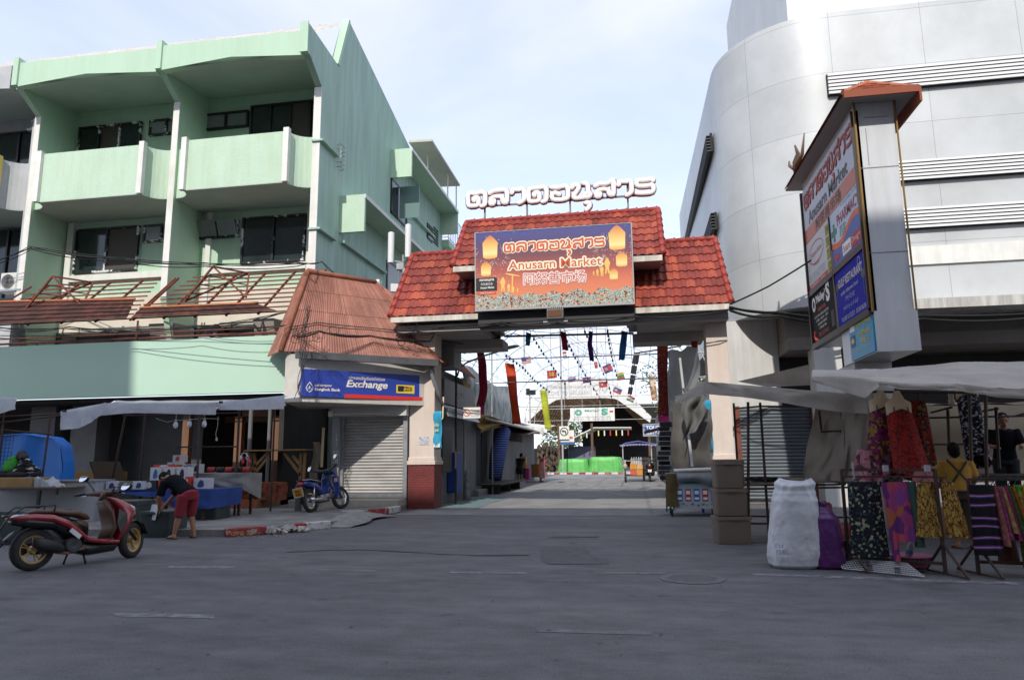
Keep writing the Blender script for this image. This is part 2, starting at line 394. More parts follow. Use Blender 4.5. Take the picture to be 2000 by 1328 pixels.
# ================================================================== materials used all over
GREEN = mat('mint_plaster', (0.44, 0.62, 0.47), 0.75, (0.47, 0.65, 0.50), scale=0.7, bump=0.15, bscale=30, grime=.03)
GREENB = mat('mint_render', (0.48, 0.64, 0.49), 0.8, (0.52, 0.67, 0.53), scale=1.1, bump=0.5, bscale=22, grime=.05)
GREENS = mat('shaded_mint_wall', (0.35, 0.52, 0.44), 0.7, (0.39, 0.56, 0.47), scale=0.5, bump=0.2, bscale=25, stretch=(1, 1, 0.35), grime=.15)  # mint again, greyer and bluer: the end wall's shade is in the colour
WHITE = mat('white_paint', (0.78, 0.78, 0.74), 0.6, (0.70, 0.70, 0.66), scale=2, grime=.08)
SOFFIT = mat('soffit_paint', (0.50, 0.55, 0.50), 0.8, (0.44, 0.50, 0.45), scale=1)
CREAM = mat('cream_paint', (0.70, 0.64, 0.54), 0.7, (0.62, 0.55, 0.45), scale=1.5)
GREYW = mat('grey_plaster', (0.48, 0.49, 0.50), 0.8, (0.40, 0.41, 0.42), scale=1.2, bump=0.4, bscale=25)
YELLOW = mat('yellow_paint', (0.75, 0.60, 0.14), 0.6)
BLACK = mat('black_frame', (0.015, 0.016, 0.018), 0.45)
FILM = mat('frame_with_film', (0.012, 0.013, 0.016), 0.5, (0.7, 0.7, 0.7), scale=3, lo=0.56, hi=0.59, stretch=(1.2, 1, 1.2))
GLASS = mat('window_glass', (0.012, 0.02, 0.02), 0.08, (0.03, 0.045, 0.045), scale=0.8, spec=0.6)
FROST = mat('frosted_glass', (0.18, 0.21, 0.21), 0.3, (0.25, 0.28, 0.28), scale=1)
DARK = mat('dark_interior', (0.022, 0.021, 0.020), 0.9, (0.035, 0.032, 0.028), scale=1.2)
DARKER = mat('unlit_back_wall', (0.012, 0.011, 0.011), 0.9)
RUST = mat('rust_red_steel', (0.13, 0.030, 0.018), 0.7, (0.20, 0.055, 0.03), scale=6)
STEEL = mat('galvanised_steel', (0.30, 0.31, 0.32), 0.45, (0.40, 0.41, 0.42), scale=5, metal=0.6)
IRON = mat('dark_brown_steel', (0.040, 0.022, 0.018), 0.6, (0.065, 0.032, 0.024), scale=8)
BLK = mat('black_plastic', (0.012, 0.012, 0.013), 0.45)
CABLE = mat('black_cable', (0.01, 0.01, 0.01), 0.6)
CONC = mat('concrete', (0.24, 0.235, 0.225), 0.9, (0.34, 0.33, 0.31), scale=2.2, bump=0.5, bscale=30)
WOODD = mat('raw_timber', (0.20, 0.11, 0.045), 0.8, (0.30, 0.17, 0.07), scale=3, stretch=(6, 6, 0.6))
ORANGE = mat('terracotta_paint', (0.42, 0.13, 0.05), 0.8, (0.34, 0.10, 0.04), scale=4)
# ================================================================== ground
def ground_mat():
    m = bpy.data.materials.new('asphalt'); m.use_nodes = True; n = m.node_tree; b = n.nodes['Principled BSDF']; k = n.links.new
    t = n.nodes.new('ShaderNodeTexCoord')
    def noise(sc, st, det=6, rough=0.6):
        mp_ = n.nodes.new('ShaderNodeMapping'); mp_.inputs['Scale'].default_value = st; k(t.outputs['Object'], mp_.inputs[0])
        z = n.nodes.new('ShaderNodeTexNoise'); z.inputs['Scale'].default_value = sc; z.inputs['Detail'].default_value = det; z.inputs['Roughness'].default_value = rough; k(mp_.outputs[0], z.inputs['Vector']); return z.outputs['Fac']
    def ramp(src, p0, c0, p1, c1):
        r = n.nodes.new('ShaderNodeValToRGB'); e = r.color_ramp.elements; e[0].position = p0; e[1].position = p1; e[0].color = (*c0, 1); e[1].color = (*c1, 1); k(src, r.inputs[0]); return r.outputs[0]
    def mult(a, b_, f=1.0, mode='MULTIPLY'):
        q = n.nodes.new('ShaderNodeMix'); q.data_type = 'RGBA'; q.blend_type = mode; q.inputs[0].default_value = f; k(a, q.inputs[6]); k(b_, q.inputs[7]); return q.outputs[2]
    c = ramp(noise(0.22, (0.5, 1.3, 1)), 0.35, (0.104, 0.104, 0.110), 0.65, (0.146, 0.143, 0.147))
    c = mult(c, ramp(noise(0.9, (0.55, 1.1, 1), 8, 0.68), 0.34, (0.82, 0.82, 0.83), 0.62, (1.08, 1.07, 1.06)))
    c = mult(c, ramp(noise(2.6, (0.7, 1.2, 1), 8, 0.75), 0.38, (0.72, 0.72, 0.73), 0.60, (1.06, 1.06, 1.06)))
    c = mult(c, ramp(noise(60, (1, 1, 1), 3, 0.8), 0.3, (0.60, 0.60, 0.60), 0.7, (1.42, 1.42, 1.42)))
    c = mult(c, ramp(noise(0.7, (.8, 1.3, 1), 9, .62), 0.30, (0.70, 0.69, 0.68), 0.40, (1, 1, 1))); c = mult(c, ramp(noise(2.1, (1, 1, 1), 2, .4), 0.68, (1, 1, 1), 0.74, (0.72, 0.71, 0.70)))
    v = n.nodes.new('ShaderNodeTexVoronoi'); v.inputs['Scale'].default_value = 1.1; v.inputs['Randomness'].default_value = 1; k(t.outputs['Object'], v.inputs['Vector'])
    c = mult(c, ramp(v.outputs['Distance'], 0.008, (0.35, 0.34, 0.33), 0.026, (1, 1, 1)), 0.8)
    k(c, b.inputs['Base Color']); b.inputs['Roughness'].default_value = 0.78
    rr = ramp(noise(1.3, (0.3, 2, 1)), 0.3, (0.62, 0.62, 0.62), 0.7, (0.88, 0.88, 0.88)); k(rr, b.inputs['Roughness'])
    bp = n.nodes.new('ShaderNodeBump'); bp.inputs['Strength'].default_value = 0.5; bp.inputs['Distance'].default_value = 0.012; k(noise(90, (1, 1, 1), 3, 0.8), bp.inputs['Height']); k(bp.outputs[0], b.inputs['Normal'])
    return m
ASPH = ground_mat()
g = MB(); g.poly([(-400, -300, 0), (400, -300, 0), (400, 900, 0), (-400, 900, 0)]); struct('road', g, ASPH)
LANE = mat('lane_concrete', (0.19, 0.187, 0.183), 0.85, (0.26, 0.255, 0.245), scale=1.2, bump=0.4, bscale=60, stretch=(1, 0.5, 1))
g = MB(); g.poly([(-6.0, 17.2, .004), (0.35, 17.2, .004), (1.9, 19.4, .004), (1.9, 58.5, .004), (-6.6, 58.5, .004), (-6.0, 22, .004)]); struct('lane', g, LANE)
TEAL = mat('worn_teal_paint', (0.10, 0.20, 0.22), 0.85, (0.17, 0.19, 0.19), scale=2.5)
g = MB()
P = [G(845, 998), G(945, 988), G(1000, 968), G(975, 966), G(900, 985)]
g.poly([(-5.55, 19.0, .008), (-4.55, 19.6, .008), (-4.35, 24.6, .008), (-5.9, 26.5, .008), (-5.75, 20.2, .008)]); struct('painted_pavement', g, TEAL)
LINE = mat('worn_road_paint', (0.128, 0.127, 0.131), 0.8, (0.25, 0.25, 0.252), scale=7, lo=0.44, hi=0.62, detail=9)
FAINT = mat('faint_road_paint', (0.124, 0.123, 0.127), 0.8, (0.18, 0.18, 0.183), scale=7, lo=.45, hi=.65, detail=9)
def mark(pts, m=LINE, z=.003, name='road_marking'):
    g = MB(); g.poly([Vector((q.x, q.y, z)) for q in (G(*p) for p in pts)]); struct(name, g, m)
mark([(218, 1197), (228, 1204), (418, 1207), (420, 1200)])
mark([(1048, 1227), (1050, 1234), (1272, 1240), (1275, 1232)], FAINT)
mark([(325, 1105), (330, 1109), (462, 1110), (458, 1106)]); mark([(618, 1111), (622, 1114), (735, 1117), (730, 1113)], FAINT)
mark([(876, 1116), (880, 1119), (1030, 1121), (1028, 1117)]); mark([(1160, 1117), (1165, 1120), (1300, 1121), (1298, 1117)], FAINT)
mark([(1468, 1119), (1470, 1123), (1990, 1142), (1998, 1137)]); mark([(1252, 940), (1256, 940), (1277, 1003), (1268, 1003)], LINE, .010)
mark([(919, 996), (925, 996), (979, 976), (976, 975)], LINE, .012)
SEAM = mat('tar_seam', (0.07, 0.07, 0.073), 0.8); PATCH = mat('dark_asphalt_patch', (0.075, 0.075, 0.079), 0.85, (0.11, 0.11, 0.113), scale=6, bump=0.5, bscale=70)
random.seed(3)
def seam(pts, w=2.0, m=SEAM, z=.009):
    up = []; dn = []
    for (a, b) in zip(pts, pts[1:]):
        for i in range(6):
            t = i/6; x = a[0]+(b[0]-a[0])*t; y = a[1]+(b[1]-a[1])*t+random.uniform(-1.2, 1.2); up.append((x, y)); dn.append((x, y+w*random.uniform(.5, 1.2)))
    mark(up+dn[::-1], m, z, 'tar_seam')
seam([(560, 1078), (700, 1072), (900, 1083), (1060, 1084)], 1.2); seam([(1062, 1084), (1072, 1049), (1190, 1047)], 1.0)
mark([(1058, 1070), (1062, 1067), (1142, 1068), (1160, 1088), (1192, 1090), (1188, 1101), (1070, 1102), (1055, 1092)], PATCH, .005, 'road_patch')
g = MB(); mc = G(1352, 1130); g.lathe([(.36, 0), (.36, .008), (.30, .008), (.30, .010), (0.001, .010)], (mc.x, mc.y, 0), 40)
for i in range(-4, 5): 
    h_ = math.sqrt(max(0, .27**2-(i*.06)**2)); g.box(mc.x-h_, mc.x+h_, mc.y+i*.06-.012, mc.y+i*.06+.012, .010, .0125)
one('manhole_cover', g, mat('worn_iron_cover', (0.11, 0.11, 0.113), 0.75, (0.15, 0.148, 0.149), scale=8), 'round iron manhole cover set flush in the road in front of the big white bag', 'manhole cover')
# pavement on the left with its broken kerb
PAV = mat('broken_pavement', (0.15, 0.142, 0.135), 0.9, (0.26, 0.25, 0.235), scale=1.6, bump=0.8, bscale=18)
edge = [(-60, 12.0), (-14, 12.0), (-9.5, 12.1), (-7.45, 12.15), (-6.9, 12.75), (-6.28, 13.75), (-6.05, 14.6), (-6.35, 15.6), (-6.55, 17.2), (-6.35, 17.9), (-6.35, 18.3)]
g = MB(); g.prism([(x, y, -.05) for x, y in edge]+[(-6.35, 26, -.05), (-60, 26, -.05)], (0, 0, .17)); struct('pavement', g, PAV)
REDP = mat('worn_red_paint', (0.30, 0.035, 0.03), 0.7, (0.40, 0.34, 0.30), scale=7, lo=0.55, hi=0.6, bump=0.4); WHP = mat('worn_white_paint', (0.62, 0.60, 0.57), 0.7, (0.33, 0.31, 0.29), scale=8, lo=0.5, hi=0.62, bump=0.5)
def kerb(pts, mats):
    for (a, b), m in zip(zip(pts, pts[1:]), mats):
        a, b = Vector((*a, 0)), Vector((*b, 0)); g = MB(); g.bar(a+Vector((0, 0, .075)), b+Vector((0, 0, .075)), .16, .15); struct('kerb', g, m, bevel=.015)
kerb([(-7.42, 12.10), (-6.93, 12.62)], [REDP]); kerb([(-6.62, 13.06), (-6.48, 13.30), (-6.20, 13.80)], [REDP, WHP])
kerb([(-6.60, 16.9), (-6.32, 17.5), (-6.28, 18.25)], [REDP, WHP])
pk = Plane((-7.30, 12.02, .03), (.49, .52, 0), (0, 0, 1)); g = MB(); text(g, pk, '070 27', .02, .0, h=.07, w=.42, bold=.01, z=.045)
struct('kerb_number', g, mat('faded_yellow_stencil', (0.45, 0.30, 0.06), 0.8))
RUB = mat('chalky_rubble', (0.50, 0.47, 0.43), 0.95, (0.33, 0.27, 0.24), scale=9, bump=0.6)
g = MB(); random.seed(11)
for i in range(90):
    t = random.random(); q = Vector((-6.93, 12.62, 0)).lerp(Vector((-6.58, 13.1, 0)), t)+Vector((random.gauss(0, .13), random.gauss(-.05, .10), 0)); s_ = random.uniform(.012, .06) if i > 14 else random.uniform(.06, .10)
    g.rbox((q.x, q.y, max(.01, s_*.5+random.random()*.05)), s_*1.6, s_*1.3, s_, random.random()*6, random.random(), random.random())
for i in range(70):
    q = Vector((-7.2+random.random()*1.3, 11.9+random.random()*1.1, 0)); s_ = random.uniform(.006, .02); g.rbox((q.x, q.y, s_*.4), s_*1.5, s_, s_, random.random()*6)
one('rubble', g, RUB, 'chalky crumbled pieces of the broken red and white kerb on the road edge', 'rubble', kind='stuff')
g = MB(); random.seed(31)
for i in range(150): q = G(random.uniform(30, 1980), 1000+random.random()**1.6*320); s_ = random.uniform(.004, .016); g.rbox((q.x, q.y, .012), s_*1.8, s_, .004, random.random()*6)
one('litter', g, mat('road_litter', (.30, .28, .24), .9, (.06, .055, .05), scale=3), 'specks of grit and dry leaf scattered over the road', 'litter', kind='stuff')
g = MB(); g.grid(lambda u, v: Vector((-6.75+.95*u+.12*math.sin(v*7), 13.9+2.7*v, .01+.19*max(0, math.sin(math.pi*min(1, max(0, (u*.93+.035))))**.6*math.sin(math.pi*v)**.5))), 14, 14)
struct('concrete_ramp', g, mat('rough_concrete', (0.19, 0.185, 0.175), 0.95, (0.29, 0.28, 0.26), scale=5, bump=1, bscale=16), smooth=True)
g = MB(); g.lathe([(.30, 0), (.30, .02), (.26, .03), (.001, .03)], (-6.55, 15.9, .165), 24); one('drain_lid', g, CONC, 'round concrete lid on the rough ramp beside the broken kerb', 'drain lid')
# ================================================================== green shophouse
gs = thing('shophouse', 'mint green four storey shophouse with white trimmed balconies on the left', 'building', (-15, 20, 0))
FX = (-20.3, -14.9, -9.8)
def window(par, x0, x1, z0, z1, y, n=2, fm=BLACK, pm=GLASS, t=.07, tilt=0, mixed=None):
    g = MB(); g.box(x0, x1, y-.09, y+.02, z0, z0+t); g.box(x0, x1, y-.09, y+.02, z1-t, z1)
    for i in range(n+1):
        xx = x0+(x1-x0-t)*i/n; g.box(xx, xx+t, y-.088, y+.018, z0+t, z1-t)
    f = g.build('window', fm, par)
    for i in range(n):
        a = x0+(x1-x0)*i/n+t*.6; b = x0+(x1-x0)*(i+1)/n-t*.4; g = MB()
        if tilt: g.obox(((a+b)/2, y-.17, (z0+z1)/2), ((b-a)/2, 0, 0), (0, .012, .006), (0, -.12, (z1-z0)/2-.04))
        else: g.box(a, b, y-.045+.02*(i % 2), y-.03+.02*(i % 2), z0+t*.5, z1-t*.5)
        g.build('pane', (mixed[i] if mixed else pm), f)
    return f
def s_path(xl, xr, yf=19.5, yb=20.1):
    """plan of a balcony front: swept back in a quarter curve to the fin at each end"""
    L_ = [(xl, yb)]+[(xl+.05+.62*math.sin(t*math.pi/2/6), yb-(yb-yf-.02)*(1-math.cos(t*math.pi/2/6))) for t in range(1, 7)]
    R_ = [(xr, yb)]+[(xr-.05-.62*math.sin(t*math.pi/2/6), yb-(yb-yf-.02)*(1-math.cos(t*math.pi/2/6))) for t in range(1, 7)]
    return L_+R_[::-1]
def balcony(par, xl, xr, z0, z1, m, strip):
    pts = s_path(xl, xr); inner = [(x, y+.12) for x, y in pts]; n = len(pts)
    g = MB(); vs = [(x, y, z0) for x, y in pts]+[(x, y, z1) for x, y in pts]+[(x, y, z0) for x, y in inner]+[(x, y, z1) for x, y in inner]
    fs = []
    for i in range(n-1): fs += [(i, i+1, n+i+1, n+i), (2*n+i+1, 2*n+i, 3*n+i, 3*n+i+1), (n+i, n+i+1, 3*n+i+1, 3*n+i), (i+1, i, 2*n+i, 2*n+i+1)]
    g._add(vs, fs); o = g.build('balcony', m, par)
    g = MB(); g.prism([(x, y+.004, z0-.02) for x, y in pts]+[(xr, 21.6, z0-.02), (xl, 21.6, z0-.02)], (0, 0, .10)); g.build('slab', SOFFIT, o)
    for s_ in (pts[6], pts[7]):
        g = MB(); sx = s_[0]; d = 0.09
        g.box(sx-d, sx+d, 19.40, 19.56, z0-.02, z1+.07); g.build('trim_strip', strip, o)
    return o
def fin(par, x, m, edge, z_lo=4.4, w=.2):
    g = MB(); prof = [(21.6, z_lo), (20.55, z_lo), (20.42, 5.2), (20.2, 5.9), (20.0, 6.5), (20.0, 13.35), (19.1, 13.95), (18.88, 13.95), (18.88, 14.95), (19.5, 14.95), (21.6, 14.9)]
    g.prism([(x-w/2, y, z) for y, z in prof], (w, 0, 0)); o = g.build('fin', m, par)
    g = MB(); g.box(x-w/2-.012, x+w/2+.012, 19.965, 20.0, 6.6, 13.34); g.build('edge_strip', edge, o)
    return o
def bay(par, xl, xr, green=True):
    wall, bal, strip = (GREEN, GREENB, WHITE) if green else (GREYW, GREYW, YELLOW)
    g = MB(); g.box(xl+.1, xr-.1, 21.6, 21.8, 4.4, 14.6); g.build('facade_wall', wall, par)
    g = MB(); g.poly([(xl+.1, 19.0, 13.97), (xr-.1, 19.0, 13.97), (xr-.1, 21.6, 14.28), (xl+.1, 21.6, 14.28)]); g.build('soffit', SOFFIT, par)
    g = MB(); a, b = xl+.1, xr-.1; md = (a+b)/2
    g.prism([(a, 18.95, 13.92), (md, 18.95, 14.10), (b, 18.95, 13.88), (b, 18.95, 14.72), (a, 18.95, 14.78)], (0, .25, 0)); g.build('roof_beam', wall, par)
    balcony(par, xl+.1, xr-.1, 9.98, 11.68, bal, strip)
bay(gs, FX[0], FX[1]); bay(gs, FX[1], FX[2])
for x in FX[:2]: fin(gs, x, GREEN, WHITE)
# right hand end wall: profile in the Y-Z plane
g = MB(); prof = [(21.8, 3.2), (20.55, 4.4), (20.2, 5.9), (20.0, 6.5), (20.0, 13.35), (19.1, 13.95), (18.88, 13.95), (18.88, 14.95), (19.45, 14.92), (21.25, 14.80), (22.05, 17.0), (34.6, 14.0), (34.6, 0), (21.8, 0)]
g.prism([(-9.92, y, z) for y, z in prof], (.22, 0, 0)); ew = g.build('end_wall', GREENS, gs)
g = MB(); g.box(-9.94, -9.69, 19.96, 20.0, 6.6, 13.34); g.build('edge_strip', WHITE, ew)
g = MB(); g.prism([(-9.95, y, z) for y, z in ((21.25, 14.80), (22.05, 17.0), (21.93, 17.05), (21.1, 14.83))], (.28, 0, 0)); g.prism([(-9.95, y, z) for y, z in ((18.84, 13.93), (18.84, 14.97), (18.88, 14.97), (18.88, 13.93))], (.28, 0, 0)); g.each('edge_capping', GREEN, ew)
for (y0, z0, y1, z1) in ((21.66, 8.94, 32.5, 10.25), (26.6, 12.9, 34.3, 14.14)):
    g = MB(); g.box(-9.7, -8.8, y0, y0+.12, z0, z1); g.box(-9.7, -8.8, y0+.12, y1, z1-.12, z1); g.box(-9.7, -8.8, y1, y1+.12, z0, z1)
    s_ = g.build('sunshade', GREENB, gs); g = MB(); g.box(-8.80, -8.77, y0, y1+.12, z1-.13, z1+.01); g.build('edge_strip', WHITE, s_)
g = MB()
for (y0, z) in ((21.8, 8.62), (28.6, 12.2)): g.box(-9.7, -9.55, y0, y0+4.2, z, z+.1)
for z in (8.5, 11.45): g.box(-9.95, -9.55, 19.9, 21.2, z, z+.06)
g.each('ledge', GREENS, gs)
g = MB()
for i in range(6): g.tube([(-9.7, 21.3, 11.15+i*.16), (-9.55, 21.3, 11.15+i*.16), (-9.55, 21.62, 11.15+i*.16), (-9.7, 21.62, 11.15+i*.16)], .012, 5)
g.tube([(-9.56, 21.32, 11.1), (-9.56, 21.32, 12.05)], .01, 5); g.build('wall_ladder', STEEL, gs)
g = MB(); g.box(-9.72, -9.64, 26.6, 28.7, 11.4, 11.47); g.box(-9.72, -9.64, 26.6, 28.7, 12.83, 12.9); g.box(-9.72, -9.64, 26.6, 26.68, 11.4, 12.9); g.box(-9.72, -9.64, 28.6, 28.7, 11.4, 12.9)
f = g.build('window', BLACK, gs); g = MB(); g.box(-9.66, -9.65, 26.65, 27.6, 11.46, 12.84); g.build('pane', GLASS, f)
g = MB(); g.box(-9.62, -8.75, 27.55, 27.58, 11.45, 12.86); g.build('open_casement', mat('open_sash_glass', (0.16, 0.24, 0.23), 0.1, spec=0.6), f)
g = MB(); g.box(-9.72, -9.66, 26.3, 28.2, 7.4, 9.3); f = g.build('window', BLACK, gs); g = MB(); g.box(-9.665, -9.65, 26.4, 28.1, 7.5, 9.2); g.build('pane', FROST, f)
g = MB(); g.box(-9.72, -9.64, 31.8, 32.7, 11.95, 12.7); f = g.build('window', BLACK, gs); g = MB(); g.box(-9.66, -9.63, 31.9, 32.6, 12.02, 12.63); g.build('pane', GLASS, f)
g = MB()
for i in range(5):
    for j in range(6): g.rbox((-9.69, 33.0+i*.18, 12.1+j*.15), .03, .10, .09)
g.build('vent_block', DARK, gs)
# corrugated roof
CORR = mat('weathered_roof_sheet', (0.44, 0.42, 0.40), 0.85, (0.56, 0.54, 0.52), scale=2)
g = MB(); tiled(g, (-26.5, 19.25, 14.75), (-9.95, 19.25, 14.72), (-9.95, 22.2, 17.08), (-26.5, 22.2, 17.1), 76, 3, .05, .03, 5, 2); g.build('roof', CORR, gs, smooth=True)
# windows of the two bays (two storeys each)
DK2 = mat('brown_room', (0.06, 0.048, 0.038), 0.6)
window(gs, -20.05, -17.45, 11.75, 13.66, 21.58, 3, FILM, GLASS, mixed=[GLASS, DK2, GLASS]); window(gs, -17.12, -15.75, 13.05, 13.66, 21.58, 2, FILM, FROST)
window(gs, -15.05+.1, -13.2, 13.05, 13.68, 21.58, 2, BLACK, FROST); window(gs, -13.12, -10.05, 11.8, 13.82, 21.58, 4, BLACK, GLASS, mixed=[GLASS, GLASS, DK2, GLASS])
window(gs, -19.75, -17.2, 8.02, 9.68, 21.58, 2, FILM, GLASS, mixed=[GLASS, DK2]); window(gs, -17.02, -15.6, 9.02, 9.66, 21.58, 2, FILM, FROST)
window(gs, -14.85, -13.35, 9.0, 9.62, 21.58, 2, FILM, FROST, tilt=1); window(gs, -13.2, -10.85, 8.0, 9.66, 21.58, 2, FILM, GLASS)
g = MB()
for a, b in ((-20.1, -19.86), (-15.3, -15.08), (-14.55, -14.36), (-10.78, -10.55)): g.box(a, b, 21.5, 21.6, 6.6, 9.95)
g.box(-19.86, -15.3, 21.47, 21.6, 7.72, 7.95); g.box(-14.36, -10.78, 21.47, 21.6, 7.72, 7.95); g.each('window_surround', WHITE, gs)
g = MB(); g.box(-20.2, -9.92, 21.56, 21.6, 5.9, 7.15); g.build('unpainted_wall', CREAM, gs)
g = MB(); g.box(-20.2, -9.92, 21.55, 21.6, 4.45, 5.85); g.build('terrace_shadow_sheet', DARKER, gs)  # near-black sheet painted in for the shadow inside the terrace openings
g = MB()
for x in (-11.9, -15.6): g.prism([(x, 21.2, 4.4), (x, 20.5, 4.4), (x, 20.45, 5.3), (x, 20.3, 5.8), (x, 21.2, 5.85)], (.9 if x < -13 else .7, 0, 0))
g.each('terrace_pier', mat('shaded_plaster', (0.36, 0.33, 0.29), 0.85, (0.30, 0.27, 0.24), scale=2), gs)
# first floor band, terrace slab
g = MB(); g.box(-27, -9.65, 18.4, 18.56, 3.26, 4.88); g.build('parapet_band', mat('mint_band', (0.43, 0.61, 0.48), 0.6, (0.45, 0.63, 0.50), scale=0.6), gs)
g = MB(); g.box(-27, -9.9, 18.56, 21.6, 4.2, 4.4); g.box(-27, -9.9, 18.6, 24.2, 3.12, 3.24); g.each('terrace_slab', DARK, gs)
g = MB(); g.tube([(-27, 18.5, 4.98), (-9.75, 18.5, 4.98)], .035, 6); g.tube([(-27, 18.62, 5.16), (-9.9, 18.62, 5.16)], .02, 6)
for i in range(9): g.tube([(-26+i*2, 18.5, 4.85), (-26+i*2, 18.5, 4.99)], .025, 5)
g.tube([(-14.55, 18.45, 4.9), (-14.5, 18.4, 5.5)], .03, 6); g.build('terrace_rail', RUST, gs)
# ground floor shop under construction
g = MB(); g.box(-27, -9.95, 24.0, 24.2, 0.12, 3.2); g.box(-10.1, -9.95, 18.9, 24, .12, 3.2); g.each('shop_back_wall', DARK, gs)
TILEW = mat('dark_wall_tile', (0.05, 0.052, 0.055), 0.5, (0.035, 0.035, 0.038), scale=2)
g = MB()
for x0, x1 in ((-19.0, -18.1), (-17.5, -16.6)): g.box(x0, x1, 19.6, 20.2, .12, 3.15)
g.each('pier', mat('grey_pier_tile', (0.15, 0.145, 0.145), 0.6, (0.11, 0.11, 0.11), scale=1.4), gs)
g = MB(); g.box(-16.4, -13.6, 20.6, 20.75, .12, 3.1); g.build('tiled_wall', TILEW, gs)
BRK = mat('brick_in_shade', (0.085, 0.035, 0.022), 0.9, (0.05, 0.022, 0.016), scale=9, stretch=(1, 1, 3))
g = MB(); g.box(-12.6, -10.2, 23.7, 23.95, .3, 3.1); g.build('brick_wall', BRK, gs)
g = MB()
for x in (-13.25, -11.55, -10.35): g.box(x-.11, x+.11, 19.2, 19.4, .3, 2.85)
g.box(-11.66, -10.24, 19.2, 19.4, 2.65, 2.85); g.box(-13.3, -11.6, 21.3, 21.45, 2.6, 2.8); g.each('door_frame', mat('brown_door_timber', (0.13, 0.06, 0.028), 0.7, (0.18, 0.085, 0.04), scale=3, stretch=(5, 5, .5)), gs)
g = MB(); g.box(-13.6, -9.95, 17.7, 24, .12, .32); g.build('shop_floor', mat('raw_screed', (0.20, 0.10, 0.05), 0.9, (0.26, 0.15, 0.08), scale=3), gs)
g = MB(); g.box(-13.6, -9.95, 17.62, 17.7, .12, .34); g.box(-13.6, -9.95, 17.7, 17.78, .32, .345); g.each('floor_edge', ORANGE, gs)
g = MB(); g.box(-13.4, -9.9, 18.8, 18.9, 2.9, 3.0); g.tube([(-12, 18.75, 2.88), (-10.2, 18.75, 2.88)], .02, 6); g.build('lamp_batten', WHITE, gs)
g = MB(); g.tube([(-10.75, 18.5, .1), (-10.75, 18.5, 2.95)], .06, 8); g.tube([(-10.2, 18.55, .1), (-10.2, 18.55, 2.95)], .05, 8); g.each('drain_pipe', mat('grey_pvc', (0.13, 0.13, 0.13), 0.5), gs)
# stair head at the back of the house
g = MB(); g.box(-12, -9.35, 34.6, 38.2, 12.35, 12.7); g.box(-12, -9.8, 34.6, 38, 8, 12.35); g.each('rear_balcony', GREEN, gs)
g = MB()
for i in range(10): g.tube([(-9.4, 34.7+i*.38, 12.7), (-9.4, 34.7+i*.38, 14.3)], .015, 4)
for z in (12.85, 14.3): g.tube([(-9.7, 34.65, z), (-9.4, 34.65, z), (-9.4, 38.2, z)], .02, 4)
g.build('rear_railing', mat('wine_steel', (0.10, 0.03, 0.04), 0.6), gs)
g = MB(); g.obox((-9.2, 31.6, 15.55), (.55, 0, -.02), (0, 2.6, -.05), (0, 0, .05)); g.build('rear_canopy', mat('canopy_sheet', (0.45, 0.42, 0.38), 0.8, (0.5, 0.47, 0.43), scale=3), gs)
g = MB()
for (x, y) in ((-9.2, 30.2), (-8.85, 32.5), (-8.8, 34)): g.tube([(x, y, 14.0), (x, y, 15.5)], .035, 5)
g.each('canopy_post', CREAM, gs)
